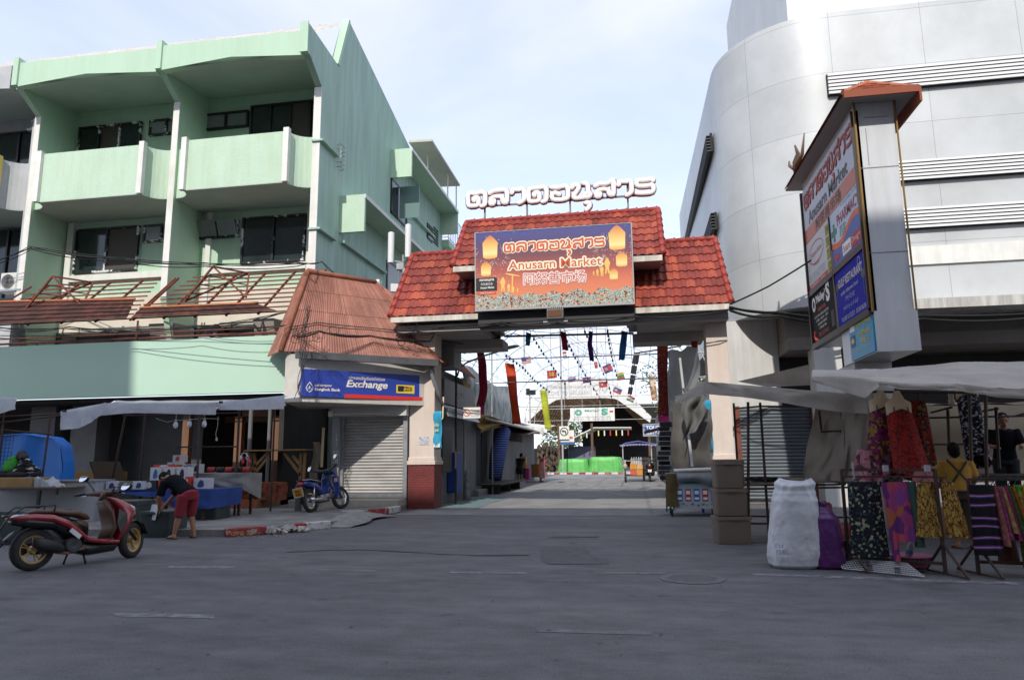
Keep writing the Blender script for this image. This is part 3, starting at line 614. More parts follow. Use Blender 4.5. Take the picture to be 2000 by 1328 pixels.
# roof frames over the terrace, half tiled
OLDT = tile_mat('mossy_old_tiles', (0.045, 0.014, 0.010), (0.10, 0.032, 0.020), (0.06, 0.018, 0.012), 0.85, 0.9)
def rp(x, t): return Vector((x, 18.62+1.45*t, 5.62+1.60*t))
for (xl, xr, hang, x_lo, x_hi, lab) in ((-20.9, -14.95, 0.0, -22.2, -15.0, 'half stripped rust red awning roof with old tiles below, left of the white fin'), (-14.85, -9.75, 0.0, -14.9, -10.0, 'bare rust red awning roof frame nearest the bank corner')):
    t_ = thing('awning_roof', lab, 'awning', rp((xl+xr)/2, 0), group='stripped awning roofs over the green house terrace')
    left = xl < -15
    for i in range(10):
        q = i/9; ins = (1.6*q if left else 0.9*q)
        if i < 5: a = x_lo + (0.25*i if left else 0)
        else: a = xl+ins
        g = MB(); g.bar(rp(xl+ins if i > 3 else a, q), rp(xr-.02*i, q), .045, .035); g.build('batten', RUST, t_)
    for i in range(6):
        u = i/5; g = MB(); xx = xl+(xr-xl)*u; g.bar(rp(xx, 0)-Vector((0, 0, .05)), rp(xx+(0.9 if left and i == 0 else .35), 1.04)-Vector((0, 0, .05)), .05, .06); g.build('rafter', RUST, t_)
    md = (xl+xr)/2-.25; h = 1.0
    b0 = rp(md-1.0, .35); b1 = rp(md+1.05, .38); ap = Vector((md-.05, b0.y-.05, b0.z+1.05)); rb_ = rp(md+.55, 1.02)
    g = MB()
    for a, b in ((b0, ap), (ap, b1), (ap, rb_), (b0, rb_), (b1, rb_)): g.bar(a, b, .05)
    for q in (.25, .5, .75): g.bar(b0.lerp(ap, q), rb_.lerp(b0, 1-q), .03); g.bar(b1.lerp(ap, q), b1.lerp(rb_, q), .03)
    g.build('dormer_frame', RUST, t_)
    g = MB(); nv = 3 if left else 1
    up_ = Vector((0, -.02, .03))
    if left: tiled(g, rp(-22.6, -.03)+up_, rp(xr-.05, -.03)+up_, rp(xr-.35, .42)+up_, rp(-20.4, .56)+up_, 50, 5, .0, .035, 2, 3, kind='flat')
    else: tiled(g, rp(-14.85, -.03)+up_, rp(-10.1, -.03)+up_, rp(-10.9, .17)+up_, rp(-14.85, .2)+up_, 34, 2, .0, .035, 2, 3, kind='flat')
    g.build('roof_tile_field', OLDT, t_)
    g = MB(); 
    e0, e1, zz = (rp(-20.4, .57)+up_*2, rp(xr-.35, .44)+up_*2, 0) if left else (rp(-14.85, .21)+up_*2, rp(-10.9, .18)+up_*2, 0)
    g.bar(e0, e1, .05, .05); g.build('broken_tile_edge', mat('broken_clay', (0.50, 0.19, 0.08), 0.9, (0.40, 0.13, 0.06), scale=8), t_)
# ================================================================== grey neighbour at the left edge
gn = thing('shophouse', 'light grey shophouse with yellow balcony strips at the left edge of the photo', 'building', (-23, 20, 0))
bay(gn, -25.9, -20.42, False)
g = MB(); g.box(-20.52, -20.41, 20.0, 21.6, 4.4, 13.3); g.build('fin', GREYW, gn)
window(gn, -25.5, -20.65, 11.6, 13.75, 21.58, 5, BLACK, GLASS); window(gn, -25.5, -20.65, 7.2, 9.9, 21.58, 5, BLACK, GLASS)
g = MB(); g.grid(lambda u, v: Vector((-21.35+.6*u, 21.45+.05*math.sin(u*28), 7.3+2.5*v)), 24, 2); g.build('curtain', mat('pale_curtain', (0.42, 0.52, 0.50), 0.9), gn, smooth=True)
def aircon(loc, label, sc=1.0):
    t_ = thing('air_conditioner', label, 'air conditioner', loc, group=None); x, y, z = loc
    g = MB(); g.box(x-.42*sc, x+.42*sc, y-.16, y+.16, z, z+.6*sc); g.build('casing', mat('aircon_casing', (0.62, 0.62, 0.58), 0.5), t_, bevel=.02)
    g = MB(); 
    for r_ in (.05, .1, .15, .2, .24): g.lathe([(r_*sc-.008, 0), (r_*sc-.008, .03), (r_*sc+.004, .03), (r_*sc+.004, 0)], (x-.12*sc, y-.16, z+.3*sc), 20, (0, -1, 0))
    g.build('fan_grille', mat('fan_grey', (0.35, 0.35, 0.35), 0.5), t_)
    g = MB(); g.box(x-.5*sc, x+.5*sc, y-.25, y+.25, z-.06, z); g.prism([(x+.3*sc, y-.25, z-.06), (x+.3*sc, y+.2, z-.06), (x+.3*sc, y+.2, z-.4)], (.03, 0, 0)); g.build('bracket', STEEL, t_)
    return t_
aircon((-20.75, 20.2, 7.15), 'white air conditioner unit on a bracket low on the grey house'); aircon((-20.8, 20.6, 13.15), 'small white air conditioner unit high under the eaves of the grey house', .62)
# ================================================================== market gate
gt = thing('market_gate', 'wide gateway with red tiled roofs and cream pillars spanning the market lane', 'gateway', (-2, 20, 0))
REDT = tile_mat('red_roof_tiles', (0.19, 0.030, 0.021), (0.38, 0.080, 0.038), (0.26, 0.042, 0.028), 0.6, 0.8)
PINKC = mat('pale_pillar_paint', (0.60, 0.50, 0.43), 0.7, (0.66, 0.57, 0.50), scale=1.2, grime=.05)
MAROON = mat('maroon_brick_paint', (0.17, 0.028, 0.026), 0.7, (0.13, 0.022, 0.02), scale=3, bump=0.3)
def pillar(x0, x1):
    g = MB(); g.box(x0, x1, 19.2, 19.9, 0, 5.0); o = g.build('pillar', PINKC, gt, bevel=.01)
    g = MB(); g.box(x0-.05, x1+.05, 19.13, 19.97, 1.2, 1.31); g.box(x0-.02, x1+.02, 19.16, 19.94, 1.31, 1.40); g.build('ledge', PINKC, o, bevel=.012)
    g = MB(); b_ = .065; z = .01; k = 0
    g.box(x0-.012, x1+.012, 19.175, 19.94, 0, 1.2)
    while z < 1.17:
        x = x0-.02-(.11 if k % 2 else 0)
        while x < x1: 
            a, b2 = max(x, x0-.02), min(x+.205, x1+.02)
            if b2-a > .02: g.box(a, b2, 19.168, 19.18, z, z+.056)
            x += .217
        z += b_; k += 1
    g.build('brick_base', MAROON, o)
pillar(-6.3, -5.58); pillar(1.9, 2.45)
BOARD = mat('eave_board', (0.72, 0.68, 0.60), 0.7, (0.55, 0.50, 0.43), scale=2.5, grime=.3)
def groof(x0, x1, ye, ze, yr, zr, nu, nv, inset=.15):
    g = MB(); a, b, c, d = (x0, ye, ze), (x1, ye, ze), (x1-inset, yr, zr), (x0+inset, yr, zr)
    tiled(g, a, b, c, d, nu, nv, .036, .032, 6, 3)
    yb = 2*yr-ye; tiled(g, (x1, yb, ze), (x0, yb, ze), d, c, nu, nv, .045, .035, 4, 2)
    r_ = g.build('roof', REDT, gt, smooth=False)
    g = MB(); n_ = int((x1-x0)/.28)
    for i in range(n_):
        t0 = x0+inset+(x1-x0-2*inset)*i/n_; t1 = x0+inset+(x1-x0-2*inset)*(i+1)/n_; g.tube([(t0, yr, zr), (t0+(t1-t0)*.8, yr, zr+.012), (t1, yr, zr+.035)], [.085, .09, .10], 8)
    for e, t in ((a, d), (b, c)):
        e, t = Vector(e), Vector(t)
        for i in range(nv): q0 = e.lerp(t, i/nv); q1 = e.lerp(t, (i+1.05)/nv); g.tube([q0+Vector((0, 0, .045)), q1+Vector((0, 0, .015))], [.095, .075], 8)
    g.build('ridge_tiles', mat('red_ridge_tiles', (0.34, 0.045, 0.032), 0.6, (0.26, 0.03, 0.022), scale=4), r_, smooth=True)
    g = MB()
    for x in (x0+.06, x1-.06): g.prism([(x-.03, ye+.12, ze-.02), (x-.03, yb-.12, ze-.02), (x-.03, yr, zr-.08)], (.06, 0, 0))
    g.each('gable_wall', PINKC, r_)
    g = MB(); g.box(x0+.02, x1-.02, ye-.02, ye+.06, ze-.15, ze-.0); g.build('eave_board', BOARD, r_)
    g = MB(); g.box(x0+.06, x1-.06, ye+.06, yb-.06, ze-.13, ze-.06); g.build('soffit', mat('grey_soffit', (0.34, 0.32, 0.30), 0.85), r_)
groof(-6.68, -3.9, 18.5, 5.26, 20.0, 7.48, 13, 8); groof(-0.2, 2.52, 18.5, 5.22, 20.0, 7.42, 13, 8); groof(-4.84, 0.84, 18.3, 6.56, 20.0, 8.40, 27, 7, .0)
g = MB(); g.box(-6.55, -4.2, 18.75, 21.3, 4.86, 5.06); g.box(-4.2, .1, 18.75, 19.1, 4.86, 5.3); g.box(.1, 2.45, 18.75, 21.3, 4.86, 5.06); g.each('beam', mat('beam_paint', (0.40, 0.37, 0.34), 0.8, (0.33, 0.30, 0.28), scale=1.5), gt)
g = MB(); g.box(-4.15, .05, 18.45, 18.75, 4.86, 5.28); g.build('cable_tray', mat('black_trunking', (0.02, 0.02, 0.022), 0.5), gt)
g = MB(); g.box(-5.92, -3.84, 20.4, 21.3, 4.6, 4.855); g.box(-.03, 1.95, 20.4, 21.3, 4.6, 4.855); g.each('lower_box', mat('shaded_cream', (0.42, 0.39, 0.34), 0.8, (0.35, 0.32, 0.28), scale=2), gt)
g = MB(); g.box(-4.7, .7, 19.4, 20.6, 5.4, 7.2); g.build('upper_wall', PINKC, gt)
# rooftop letters
rl = thing('rooftop_sign', 'row of puffy white Thai letters edged in red standing on the gate roof', 'sign', (-2, 20, 8.4))
pl = Plane((-4.86, 20.0, 8.86), (1, 0, 0), (0, 0, 1))
g = MB(); thai_name(g, pl, 0, 0, 5.66, .52, .076, .6, z=.02, n=8); g.build('letters', mat('sign_white', (0.86, 0.85, 0.82), 0.45), rl, smooth=True)
g = MB(); thai_name(g, pl, 0, 0, 5.66, .52, .094, .5, z=-.03, n=8); g.build('letter_rims', mat('sign_red_rim', (0.42, 0.03, 0.02), 0.5), rl, smooth=True)
g = MB()
for z in (.06, .46): g.bar(pl.p(.1, z, -.12), pl.p(5.5, z, -.12), .05)
for x in (.55, 1.85, 3.15, 4.85): g.bar(pl.p(x, -.55, -.12), pl.p(x, .46, -.12), .05)
g.build('steel_frame', mat('weathered_steel', (0.16, 0.15, 0.14), 0.6, (0.22, 0.2, 0.18), scale=5), rl)
# billboard
bb = thing('billboard', 'printed billboard of glowing lanterns with the Anusarn Market name on the gate roof', 'billboard', (-2, 18.2, 5.3))
BW, BH = 4.19, 2.12
pl = Plane((-4.15, 18.22, 5.31), (1, 0, 0), (0, -.03, 1))
def grad_mat(name, stops, axis='Z', rough=0.55, speck=None, z0=0, z1=1):
    m = bpy.data.materials.new(name); m.use_nodes = True; n = m.node_tree; b = n.nodes['Principled BSDF']; b.inputs['Roughness'].default_value = rough
    t = n.nodes.new('ShaderNodeTexCoord'); s_ = n.nodes.new('ShaderNodeSeparateXYZ'); n.links.new(t.outputs['Object'], s_.inputs[0])
    mr = n.nodes.new('ShaderNodeMapRange'); mr.inputs[1].default_value = z0; mr.inputs[2].default_value = z1; n.links.new(s_.outputs[axis], mr.inputs[0])
    r = n.nodes.new('ShaderNodeValToRGB'); e = r.color_ramp.elements
    while len(e) > 1: e.remove(e[-1])
    e[0].position = stops[0][0]; e[0].color = (*stops[0][1], 1)
    for p_, c_ in stops[1:]: q = e.new(p_); q.color = (*c_, 1)
    n.links.new(mr.outputs[0], r.inputs[0]); n.links.new(r.outputs[0], b.inputs['Base Color']); return m
g = MB(); slab(g, pl, 0, BW, 0, BH, -.06, 0)
g.build('printed_sheet', grad_mat('night_sky_print', [(0, (.72, .28, .13)), (.30, (.66, .18, .09)), (.48, (.42, .09, .07)), (.66, (.19, .055, .07)), (.84, (.08, .05, .14)), (1, (.05, .06, .26))], z0=5.3, z1=7.43), bb)
g = MB(); slab(g, pl, -.03, BW+.03, -.05, 0, -.07, .01); slab(g, pl, -.03, 0, 0, BH, -.07, .01); slab(g, pl, BW, BW+.03, 0, BH, -.07, .01); slab(g, pl, -.03, BW+.03, BH, BH+.02, -.07, .01); g.build('frame', mat('thin_grey_frame', (0.35, 0.35, 0.36), 0.5), bb)
random.seed(5)
g = MB(); top = [pl.p(0, 0, .004)]+[pl.p(BW, 0, .004)]+[pl.p(BW*(1-i/24), .36+.06*math.sin(i*1.7)+random.uniform(-.02, .04), .004) for i in range(25)]; g.poly(top)
g.build('crowd_picture', print_mat('crowd_print', [(.50, .50, .42), (.16, .10, .08), (.58, .55, .5), (.09, .28, .28), (.62, .46, .30), (.35, .12, .08), (.06, .06, .07), (.55, .60, .58)], 9, kind='noise', rough=.5), bb)
LAN = grad_mat('lantern_print', [(0, (.85, .42, .10)), (.25, (.85, .68, .25)), (.6, (.85, .48, .12)), (1, (.60, .14, .04))], z0=5.9, z1=7.4)
def lantern(x, y, w, h):
    stops = [(0, (.78, .33, .07)), (.22, (.88, .72, .30)), (.55, (.86, .50, .14)), (1, (.60, .15, .05))]; zz = pl.p(0, y).z
    g = MB(); g.poly([pl.p(x+a*w, y+b*h, .005) for a, b in ((-.46, .06), (-.25, 0), (.25, 0), (.46, .06), (.5, .68), (.22, .9), (0, 1), (-.22, .9), (-.5, .68))]); g.build('lantern_picture', grad_mat('lantern_print', stops, z0=zz, z1=zz+h), bb)
for q in ((.40, 1.38, .42, .66), (.28, .90, .28, .42), (3.82, 1.42, .44, .68), (3.92, .96, .30, .42), (3.70, .62, .22, .32)): lantern(*q)
g = MB()
for i in range(230):
    c = random.choice(((.55, 1.5), (3.7, 1.55), (.5, 1.0), (3.85, 1.3))); x = min(BW-.03, max(.03, random.gauss(c[0], .32))); y = min(BH-.03, max(.5, random.gauss(c[1], .28))); disc(g, pl, x, y, random.uniform(.004, .014), n=6, z=.0045)
for c in ((.62, 1.45), (3.5, 1.5)):
    for i in range(40):
        a = random.random()*6.28; r0_, r1_ = random.uniform(.18, .25), random.uniform(.3, .46); d = Vector((math.cos(a), math.sin(a))); nn = Vector((-d.y, d.x))*.004
        g.poly([pl.p(c[0]+d.x*r0_-nn.x, c[1]+d.y*r0_-nn.y, .0046), pl.p(c[0]+d.x*r1_, c[1]+d.y*r1_, .0046), pl.p(c[0]+d.x*r0_+nn.x, c[1]+d.y*r0_+nn.y, .0046)])
g.build('firework_sparks', mat('spark_print', (.75, .62, .55), .6), bb)
g = MB()
for (x, y, s_) in ((.74, .45, .42), (.90, .42, .26), (1.02, .40, .20), (1.14, .4, .14), (3.54, .78, .46), (3.40, .74, .28), (3.28, .74, .2), (3.18, .76, .13)):
    g.poly([pl.p(x+a*s_*.2, y+b*s_, .005) for a, b in ((-.7, 0), (-.25, .05), (0, .3), (.25, .05), (.7, 0), (.5, .4), (.9, .65), (.45, .85), (0, 1), (-.45, .85), (-.9, .65), (-.5, .4))])
g.poly([pl.p(x, y, .0052) for x, y in ((.97, .42), (1.0, .42), (1.03, .88), (1.2, .84), (1.2, .87), (1.0, .93), (.82, .96), (.82, .93), (.99, .88))])
g.poly([pl.p(x, y, .0052) for x, y in ((3.38, .72), (3.41, .72), (3.33, 1.14), (3.46, 1.12), (3.3, 1.18), (3.22, 1.14), (3.31, 1.13))]); g.each('paper_lamp_picture', mat('yellow_print', (.80, .50, .13), .6), bb)
CRM = mat('cream_print', (.85, .78, .55), .6); RDP = mat('red_print', (.60, .10, .055), .6); WHT = mat('white_print', (.82, .80, .76), .6)
g = MB(); thai_name(g, pl, .78, 1.53, 2.72, .26, .055, .06, z=.008, n=8); outline(g, pl, 'Anusarn Market', .90, 1.04, .04, .008, h=.24, w=2.50, bold=.006); g.build('pale_outline', CRM, bb)
g = MB(); thai_name(g, pl, .78, 1.53, 2.72, .26, .026, .1, z=.014, n=8); text(g, pl, 'Anusarn Market', .90, 1.04, h=.24, w=2.50, bold=.006, z=.016); g.build('red_lettering', RDP, bb)
g = MB(); outline(g, pl, '阿努善市场', 1.31, .60, .022, .008, w=1.66, h=.33); g.build('pale_outline', WHT, bb)
g = MB(); text(g, pl, '阿努善市场', 1.31, .60, w=1.66, h=.33, z=.016); g.build('red_lettering', RDP, bb)
g = MB(); rect(g, pl, .0, .58, .50, .86, .008); g.build('inset_panel', BLACK, bb)
g = MB(); text(g, pl, 'ตลาดอนุสาร', .10, .75, w=.40, h=.08, bold=.03, z=.012); text(g, pl, '阿努善市场', .14, .65, w=.32, h=.07, z=.012); text(g, pl, 'Anusarn Market', .12, .56, w=.38, h=.06, bold=.02, z=.012); g.build('inset_lettering', WHT, bb)
g = MB(); g.poly([pl.p(x, y, .009) for x, y in ((0, .44), (.07, .49), (.07, .475), (.55, .48), (.55, .41), (.07, .40), (.07, .385))]); g.build('arrow_strip', RDP, bb)
g = MB(); text(g, pl, 'Thai & Seafood', .12, .425, w=.38, h=.035, z=.013); g.build('arrow_lettering', WHT, bb)
fl = thing('floodlight', 'double floodlight on a bracket under the middle of the billboard', 'lamp', (-2.1, 18.1, 5.1))
c = Y(1085, 615, 18.0)
g = MB(); g.rbox(c, .44, .26, .26); g.build('lamp_body', mat('lamp_grey', (0.12, 0.12, 0.12), 0.5, metal=.5), fl, bevel=.02)
g = MB(); g.rbox(c+Vector((0, -.14, .02)), .36, .012, .18); g.build('lens', mat('amber_lens', (0.14, 0.07, 0.04), 0.2), fl)
g = MB()
for i in range(9): g.rbox(c+Vector((-.2+i*.05, 0, .17)), .012, .24, .08)
g.bar(c+Vector((-.32, -.02, -.18)), c+Vector((.32, -.02, -.18)), .04, .03); g.bar(c+Vector((-.18, -.02, -.2)), c+Vector((-.18, -.02, .1)), .03); g.bar(c+Vector((.18, -.02, -.2)), c+Vector((.18, -.02, .1)), .03); g.rbox(c+Vector((.0, .3, .0)), .06, .6, .05); g.build('bracket', STEEL, fl)
# ================================================================== bank corner
bk = thing('corner_shop', 'one storey corner money exchange with rusty brown roof and roller shutter', 'shop building', (-7.8, 18.8, 0))
RROOF = tile_mat('rusty_ribbed_roof', (0.34, 0.155, 0.115), (0.42, 0.20, 0.15), (0.31, 0.135, 0.095), 0.75, 0.6)
eL, eR, rL, rR = (-9.02, 16.8, 4.15), (-5.45, 19.15, 4.08), (-8.98, 18.05, 6.62), (-7.6, 19.75, 6.62)
g = MB(); tiled(g, eL, eR, rR, rL, 60, 4, .012, .012, 4, 3, kind='wave')
tiled(g, (-10.2, 18.3, 4.25), eL, rL, (-9.3, 18.4, 6.62), 16, 3, .03, .012, 3, 2, kind='wave'); tiled(g, eR, (-5.5, 24.0, 4.1), (-7.6, 22.5, 6.6), rR, 40, 3, .03, .012, 3, 2, kind='wave')
rf = g.build('roof', RROOF, bk)
RCAP = mat('rusty_ridge_cap', (0.30, 0.11, 0.06), 0.8, (0.22, 0.07, 0.04), scale=5)
g = MB(); g.tube([rL, rR], .08, 8); g.tube([eL, rL], .075, 8); g.tube([eR, rR], .06, 8); g.build('ridge_cap', RCAP, rf, smooth=True)
g = MB(); g.prism([(-8.5, 16.78, 3.93), (-8.5, 16.62, 4.1), (-8.5, 16.9, 4.1)], (3.0, 2.28, 0))
d_ = Vector((3.0, 2.28, 0)); nn_ = Vector((.60, -.79, 0)); a0 = Vector((-8.62, 16.80, 0)); 
g = MB(); P_ = [a0+nn_*.02+Vector((0, 0, 4.12)), a0+nn_*.20+Vector((0, 0, 4.12)), a0+nn_*.17+Vector((0, 0, 3.94)), a0+nn_*.02+Vector((0, 0, 3.94))]; g.prism(P_, (3.10, 2.33, -.02))
g.build('gutter', mat('grey_gutter', (0.13, 0.135, 0.14), 0.5, (0.10, 0.10, 0.105), scale=3), bk)
g = MB(); g.prism([(-8.97, 16.98, 2.84), (-8.42, 16.98, 2.84), (-5.86, 19.22, 2.84), (-5.62, 19.5, 2.84), (-9.7, 19.5, 2.84)], (0, 0, 1.25)); g.build('fascia', mat('cream_fascia', (0.55, 0.52, 0.47), 0.75, (0.45, 0.42, 0.38), scale=2), bk)
WTILE = mat('white_wall_tile', (0.56, 0.55, 0.53), 0.4, (0.48, 0.47, 0.45), scale=1.5)
g = MB(); g.box(-8.72, -8.42, 19.32, 19.5, 0, 2.84); g.box(-8.42, -6.3, 19.30, 19.5, 2.58, 2.84); g.each('front_wall', mat('grey_wall_tile', (0.22, 0.225, 0.23), 0.6, (0.18, 0.18, 0.185), scale=2), bk)
g = MB(); g.box(-8.55, -6.32, 18.95, 19.30, 2.56, 2.838); g.build('lintel', WTILE, bk)
g = MB(); g.box(-8.52, -8.30, 19.0, 19.3, .12, 2.56); g.build('side_pier', mat('grey_tile_pier', (0.26, 0.265, 0.27), 0.5), bk)
SHUT = mat('steel_shutter', (0.50, 0.485, 0.46), 0.42, (0.38, 0.365, 0.345), scale=2.0, metal=0.1, stretch=(.6, 1, 3))
def shutter(name, m, par, x0, x1, y, z0, z1, pitch=.085):
    g = MB(); n = int((z1-z0)/pitch); vs = []; fs = []
    for i in range(n):
        za = z0+(z1-z0)*i/n; h = (z1-z0)/n
        for (dz, dy) in ((0, 0), (.12, -.022), (.35, -.034), (.6, -.034), (.82, -.022), (.93, 0)): vs += [(x0, y+dy, za+h*dz), (x1, y+dy, za+h*dz)]
    for i in range(len(vs)//2-1): fs.append((2*i, 2*i+1, 2*i+3, 2*i+2))
    g._add(vs, fs); return g.build(name, m, par)
shutter('roller_shutter', SHUT, bk, -8.28, -6.42, 19.26, .42, 2.58)
g = MB(); g.box(-8.28, -6.42, 19.2, 19.3, .31, .42); g.box(-8.30, -8.22, 19.12, 19.3, .3, 2.56); g.box(-6.46, -6.34, 19.12, 19.3, .3, 2.56); g.build('shutter_frame', STEEL, bk)
g = MB(); g.box(-9.5, -6.36, 18.45, 19.32, -.05, .29); g.build('step', mat('cream_step', (0.46, 0.43, 0.36), 0.7, (0.36, 0.33, 0.27), scale=3, bump=.2), bk, bevel=.01)
g = MB(); g.tube([(-8.5, 18.8, 2.62), (-6.9, 18.8, 2.62)], .022, 8); g.box(-8.55, -8.45, 18.76, 18.86, 2.56, 2.7); g.build('tube_lamp', WHITE, bk)
g = MB(); rect(g, Plane((-8.50, 18.99, 1.25), (1, 0, 0), (0, 0, 1)), .03, .19, 0, .36); rect(g, Plane((-8.50, 18.99, 1.72), (1, 0, 0), (0, 0, 1)), .10, .15, 0, .36); rect(g, Plane((-6.3, 19.19, 1.75), (1, 0, 0), (0, 0, 1)), .28, .58, 0, .22); g.build('notice', mat('paper_notice', (0.55, 0.56, 0.58), 0.8, (0.3, 0.3, 0.33), scale=22, lo=.5, hi=.56), bk)
g = MB(); g.tube([(-5.66, 19.1, 3.95), (-5.66, 19.1, 3.75), (-5.52, 19.3, 3.2), (-5.45, 19.5, 2.9)], .06, 8); g.build('downpipe', STEEL, bk, smooth=True)
g = MB(); g.tube([(-5.42, 19.55, 3.1), (-5.42, 19.5, 2.5), (-5.47, 19.45, 2.42), (-5.55, 19.4, 2.46)], .025, 6); g.build('conduit', mat('beige_conduit', (0.6, 0.48, 0.33), .6), bk, smooth=True)
# lane side of the corner shop
g = MB(); g.box(-6.2, -5.95, 19.95, 26.0, 0.0, 4.1); g.build('lane_side_wall', mat('grey_tiled_side', (0.20, 0.205, 0.215), 0.6, (0.16, 0.165, 0.17), scale=1.2), bk)
g = MB(); g.box(-5.97, -5.5, 20.3, 24.5, 2.75, 2.85); g.prism([(-5.5, 20.3, 2.60), (-5.46, 20.3, 2.60), (-5.62, 20.3, 2.95), (-5.66, 20.3, 2.95)], (0, 4.2, 0)); g.build('side_canopy', mat('zinc_canopy', (0.40, 0.41, 0.42), 0.5, metal=.4), bk)
sg = thing('shop_sign', 'dull grey Exchange sign board on the lane side of the corner shop', 'sign', (-5.9, 22, 2.9))
pl = Plane((-5.60, 20.3, 2.98), (0, 1, 0), (0, 0, 1))
g = MB(); slab(g, pl, 0, 4.0, 0, .75, -.2, 0); g.build('board', mat('grey_sign_board', (0.15, 0.145, 0.15), 0.5), sg)
g = MB(); text(g, pl, 'Exchange', 1.1, .25, w=1.6, h=.32, bold=.02, shear=.15, z=.006); g.build('lettering', mat('dull_white', (0.40, 0.40, 0.41), .6), sg)
g = MB(); g.box(-6.0, -5.7, 20.5, 21.6, 0.95, 2.3); one('cash_machine', g, BLK, 'black cash machine cabinet in the side wall beyond the gate pillar', 'cash machine', bevel=.02)
g = MB(); g.box(-5.94, -5.62, 21.9, 22.5, .3, 1.55); one('blue_cabinet', g, mat('blue_cabinet_paint', (0.02, 0.07, 0.30), .5), 'tall narrow blue cabinet against the side wall of the corner shop', 'cabinet', bevel=.02)
g = MB(); g.box(-5.9, -5.3, 20.3, 21.2, 4.05, 4.7); one('air_conditioner', g, mat('grey_old_casing', (0.24, 0.24, 0.23), .6), 'grey boxy air conditioner above the Exchange sign on the lane side', 'air conditioner', bevel=.03)
# bank sign
bs = thing('shop_sign', 'blue Bangkok Bank Exchange sign with red stripe above the roller shutter', 'sign', (-7.2, 18, 3))
O_ = Vector((-8.44, 16.88, 2.97)); E_ = Vector((-5.92, 19.17, 2.97)); wd = (E_-O_).length; hh = .715
pl = Plane(O_, E_-O_, (0, 0, 1))
BLUE = mat('sign_blue', (0.018, 0.045, 0.30), 0.45, (0.022, 0.05, 0.33), scale=1)
g = MB(); slab(g, pl, 0, wd, 0, hh, -.16, 0); g.build('sign_box', BLUE, bs, bevel=.008)
g = MB(); g.poly([pl.p(x, y, .004) for x, y in ((wd*.33, .0), (wd, .0), (wd, .105), (wd*.335, .105))]); g.build('red_stripe', mat('sign_red', (0.62, 0.03, 0.02), .45), bs)
SW = mat('sign_pale_lettering', (0.80, 0.72, 0.62), 0.5)
g = MB(); text(g, pl, 'Exchange', wd*.345, .235, w=wd*.345, h=.25, bold=.028, shear=.22, z=.006); text(g, pl, 'บริการแลกเปลี่ยนเงินตราต่างประเทศ', wd*.365, .50, w=wd*.30, h=.10, z=.006, bold=.01); g.build('exchange_lettering', SW, bs)
g = MB(); text(g, pl, 'Bangkok Bank', wd*.10, .145, w=wd*.20, h=.095, bold=.03, z=.006); text(g, pl, 'ธนาคารกรุงเทพ', wd*.10, .255, w=wd*.13, h=.07, z=.006, bold=.02); g.build('bank_lettering', SW, bs)
g = MB()
cx, cy = wd*.06, .235
def diamond(g, cx, cy, r, z): g.poly([pl.p(cx+a*r, cy+b*r, z) for a, b in ((0, 1.25), (.5, .55), (.8, -.1), (.5, -.65), (0, -1), (-.5, -.65), (-.8, -.1), (-.5, .55))])
diamond(g, cx, cy, .125, .004); e_ = g.build('emblem', SW, bs)
g = MB(); diamond(g, cx, cy, .10, .006); g.build('emblem_field', BLUE, e_)
g = MB(); g.poly([pl.p(cx+a*.08, cy+b*.08, .008) for a, b in ((0, .6), (.35, 0), (0, -.6), (-.35, 0))]); g.poly([pl.p(cx+a*.08, cy+b*.08, .008) for a, b in ((.12, -.75), (.75, -.1), (.6, -.5))]); g.poly([pl.p(cx+a*.08, cy+b*.08, .008) for a, b in ((-.12, -.75), (-.75, -.1), (-.6, -.5))]); g.build('emblem_petals', SW, e_)
g = MB(); rect(g, pl, wd*.765, wd*.925, .19, .42, .004); yb = g.build('yellow_panel', mat('sign_yellow', (0.80, 0.55, 0.03), .5), bs)
g = MB(); rect(g, pl, wd*.778, wd*.83, .235, .39, .007); rect(g, pl, wd*.885, wd*.892, .25, .375, .007); rect(g, pl, wd*.897, wd*.904, .25, .375, .007); text(g, pl, 'WESTERN', wd*.80, .32, w=wd*.08, h=.06, bold=.03, z=.010); text(g, pl, 'UNION', wd*.835, .245, w=wd*.045, h=.06, bold=.03, z=.010); g.build('yellow_panel_lettering', BLACK, yb)
g = MB(); pb = Plane((-5.60, 19.22, 1.62), (.25, -.12, 0), (0, 0, 1)); g.grid(lambda u, v: pb.p(.30*u, 1.05*v, .02*math.sin(v*9)+.015*math.sin(u*6+v*3)), 6, 14)
bn = one('blue_banner', g, mat('cyan_banner', (0.03, 0.27, 0.45), .5, (0.03, 0.36, 0.55), scale=3), 'narrow hanging blue banner with yellow lettering at the right edge of the brick based pillar', 'banner', smooth=True, solid=.004)
g = MB(); text(g, pb, 'พร้อม', .07, .62, w=.16, h=.11, bold=.02, z=.05); text(g, pb, 'เพย์', .08, .48, w=.14, h=.10, bold=.02, z=.05); g.build('lettering', YELLOW, bn)
g = MB(); g.poly([pb.p(x, y, .045) for x, y in ((.03, .18), (.15, .04), (.27, .18), (.27, .05), (.03, .05))]); g.build('white_chevron', WHT, bn)
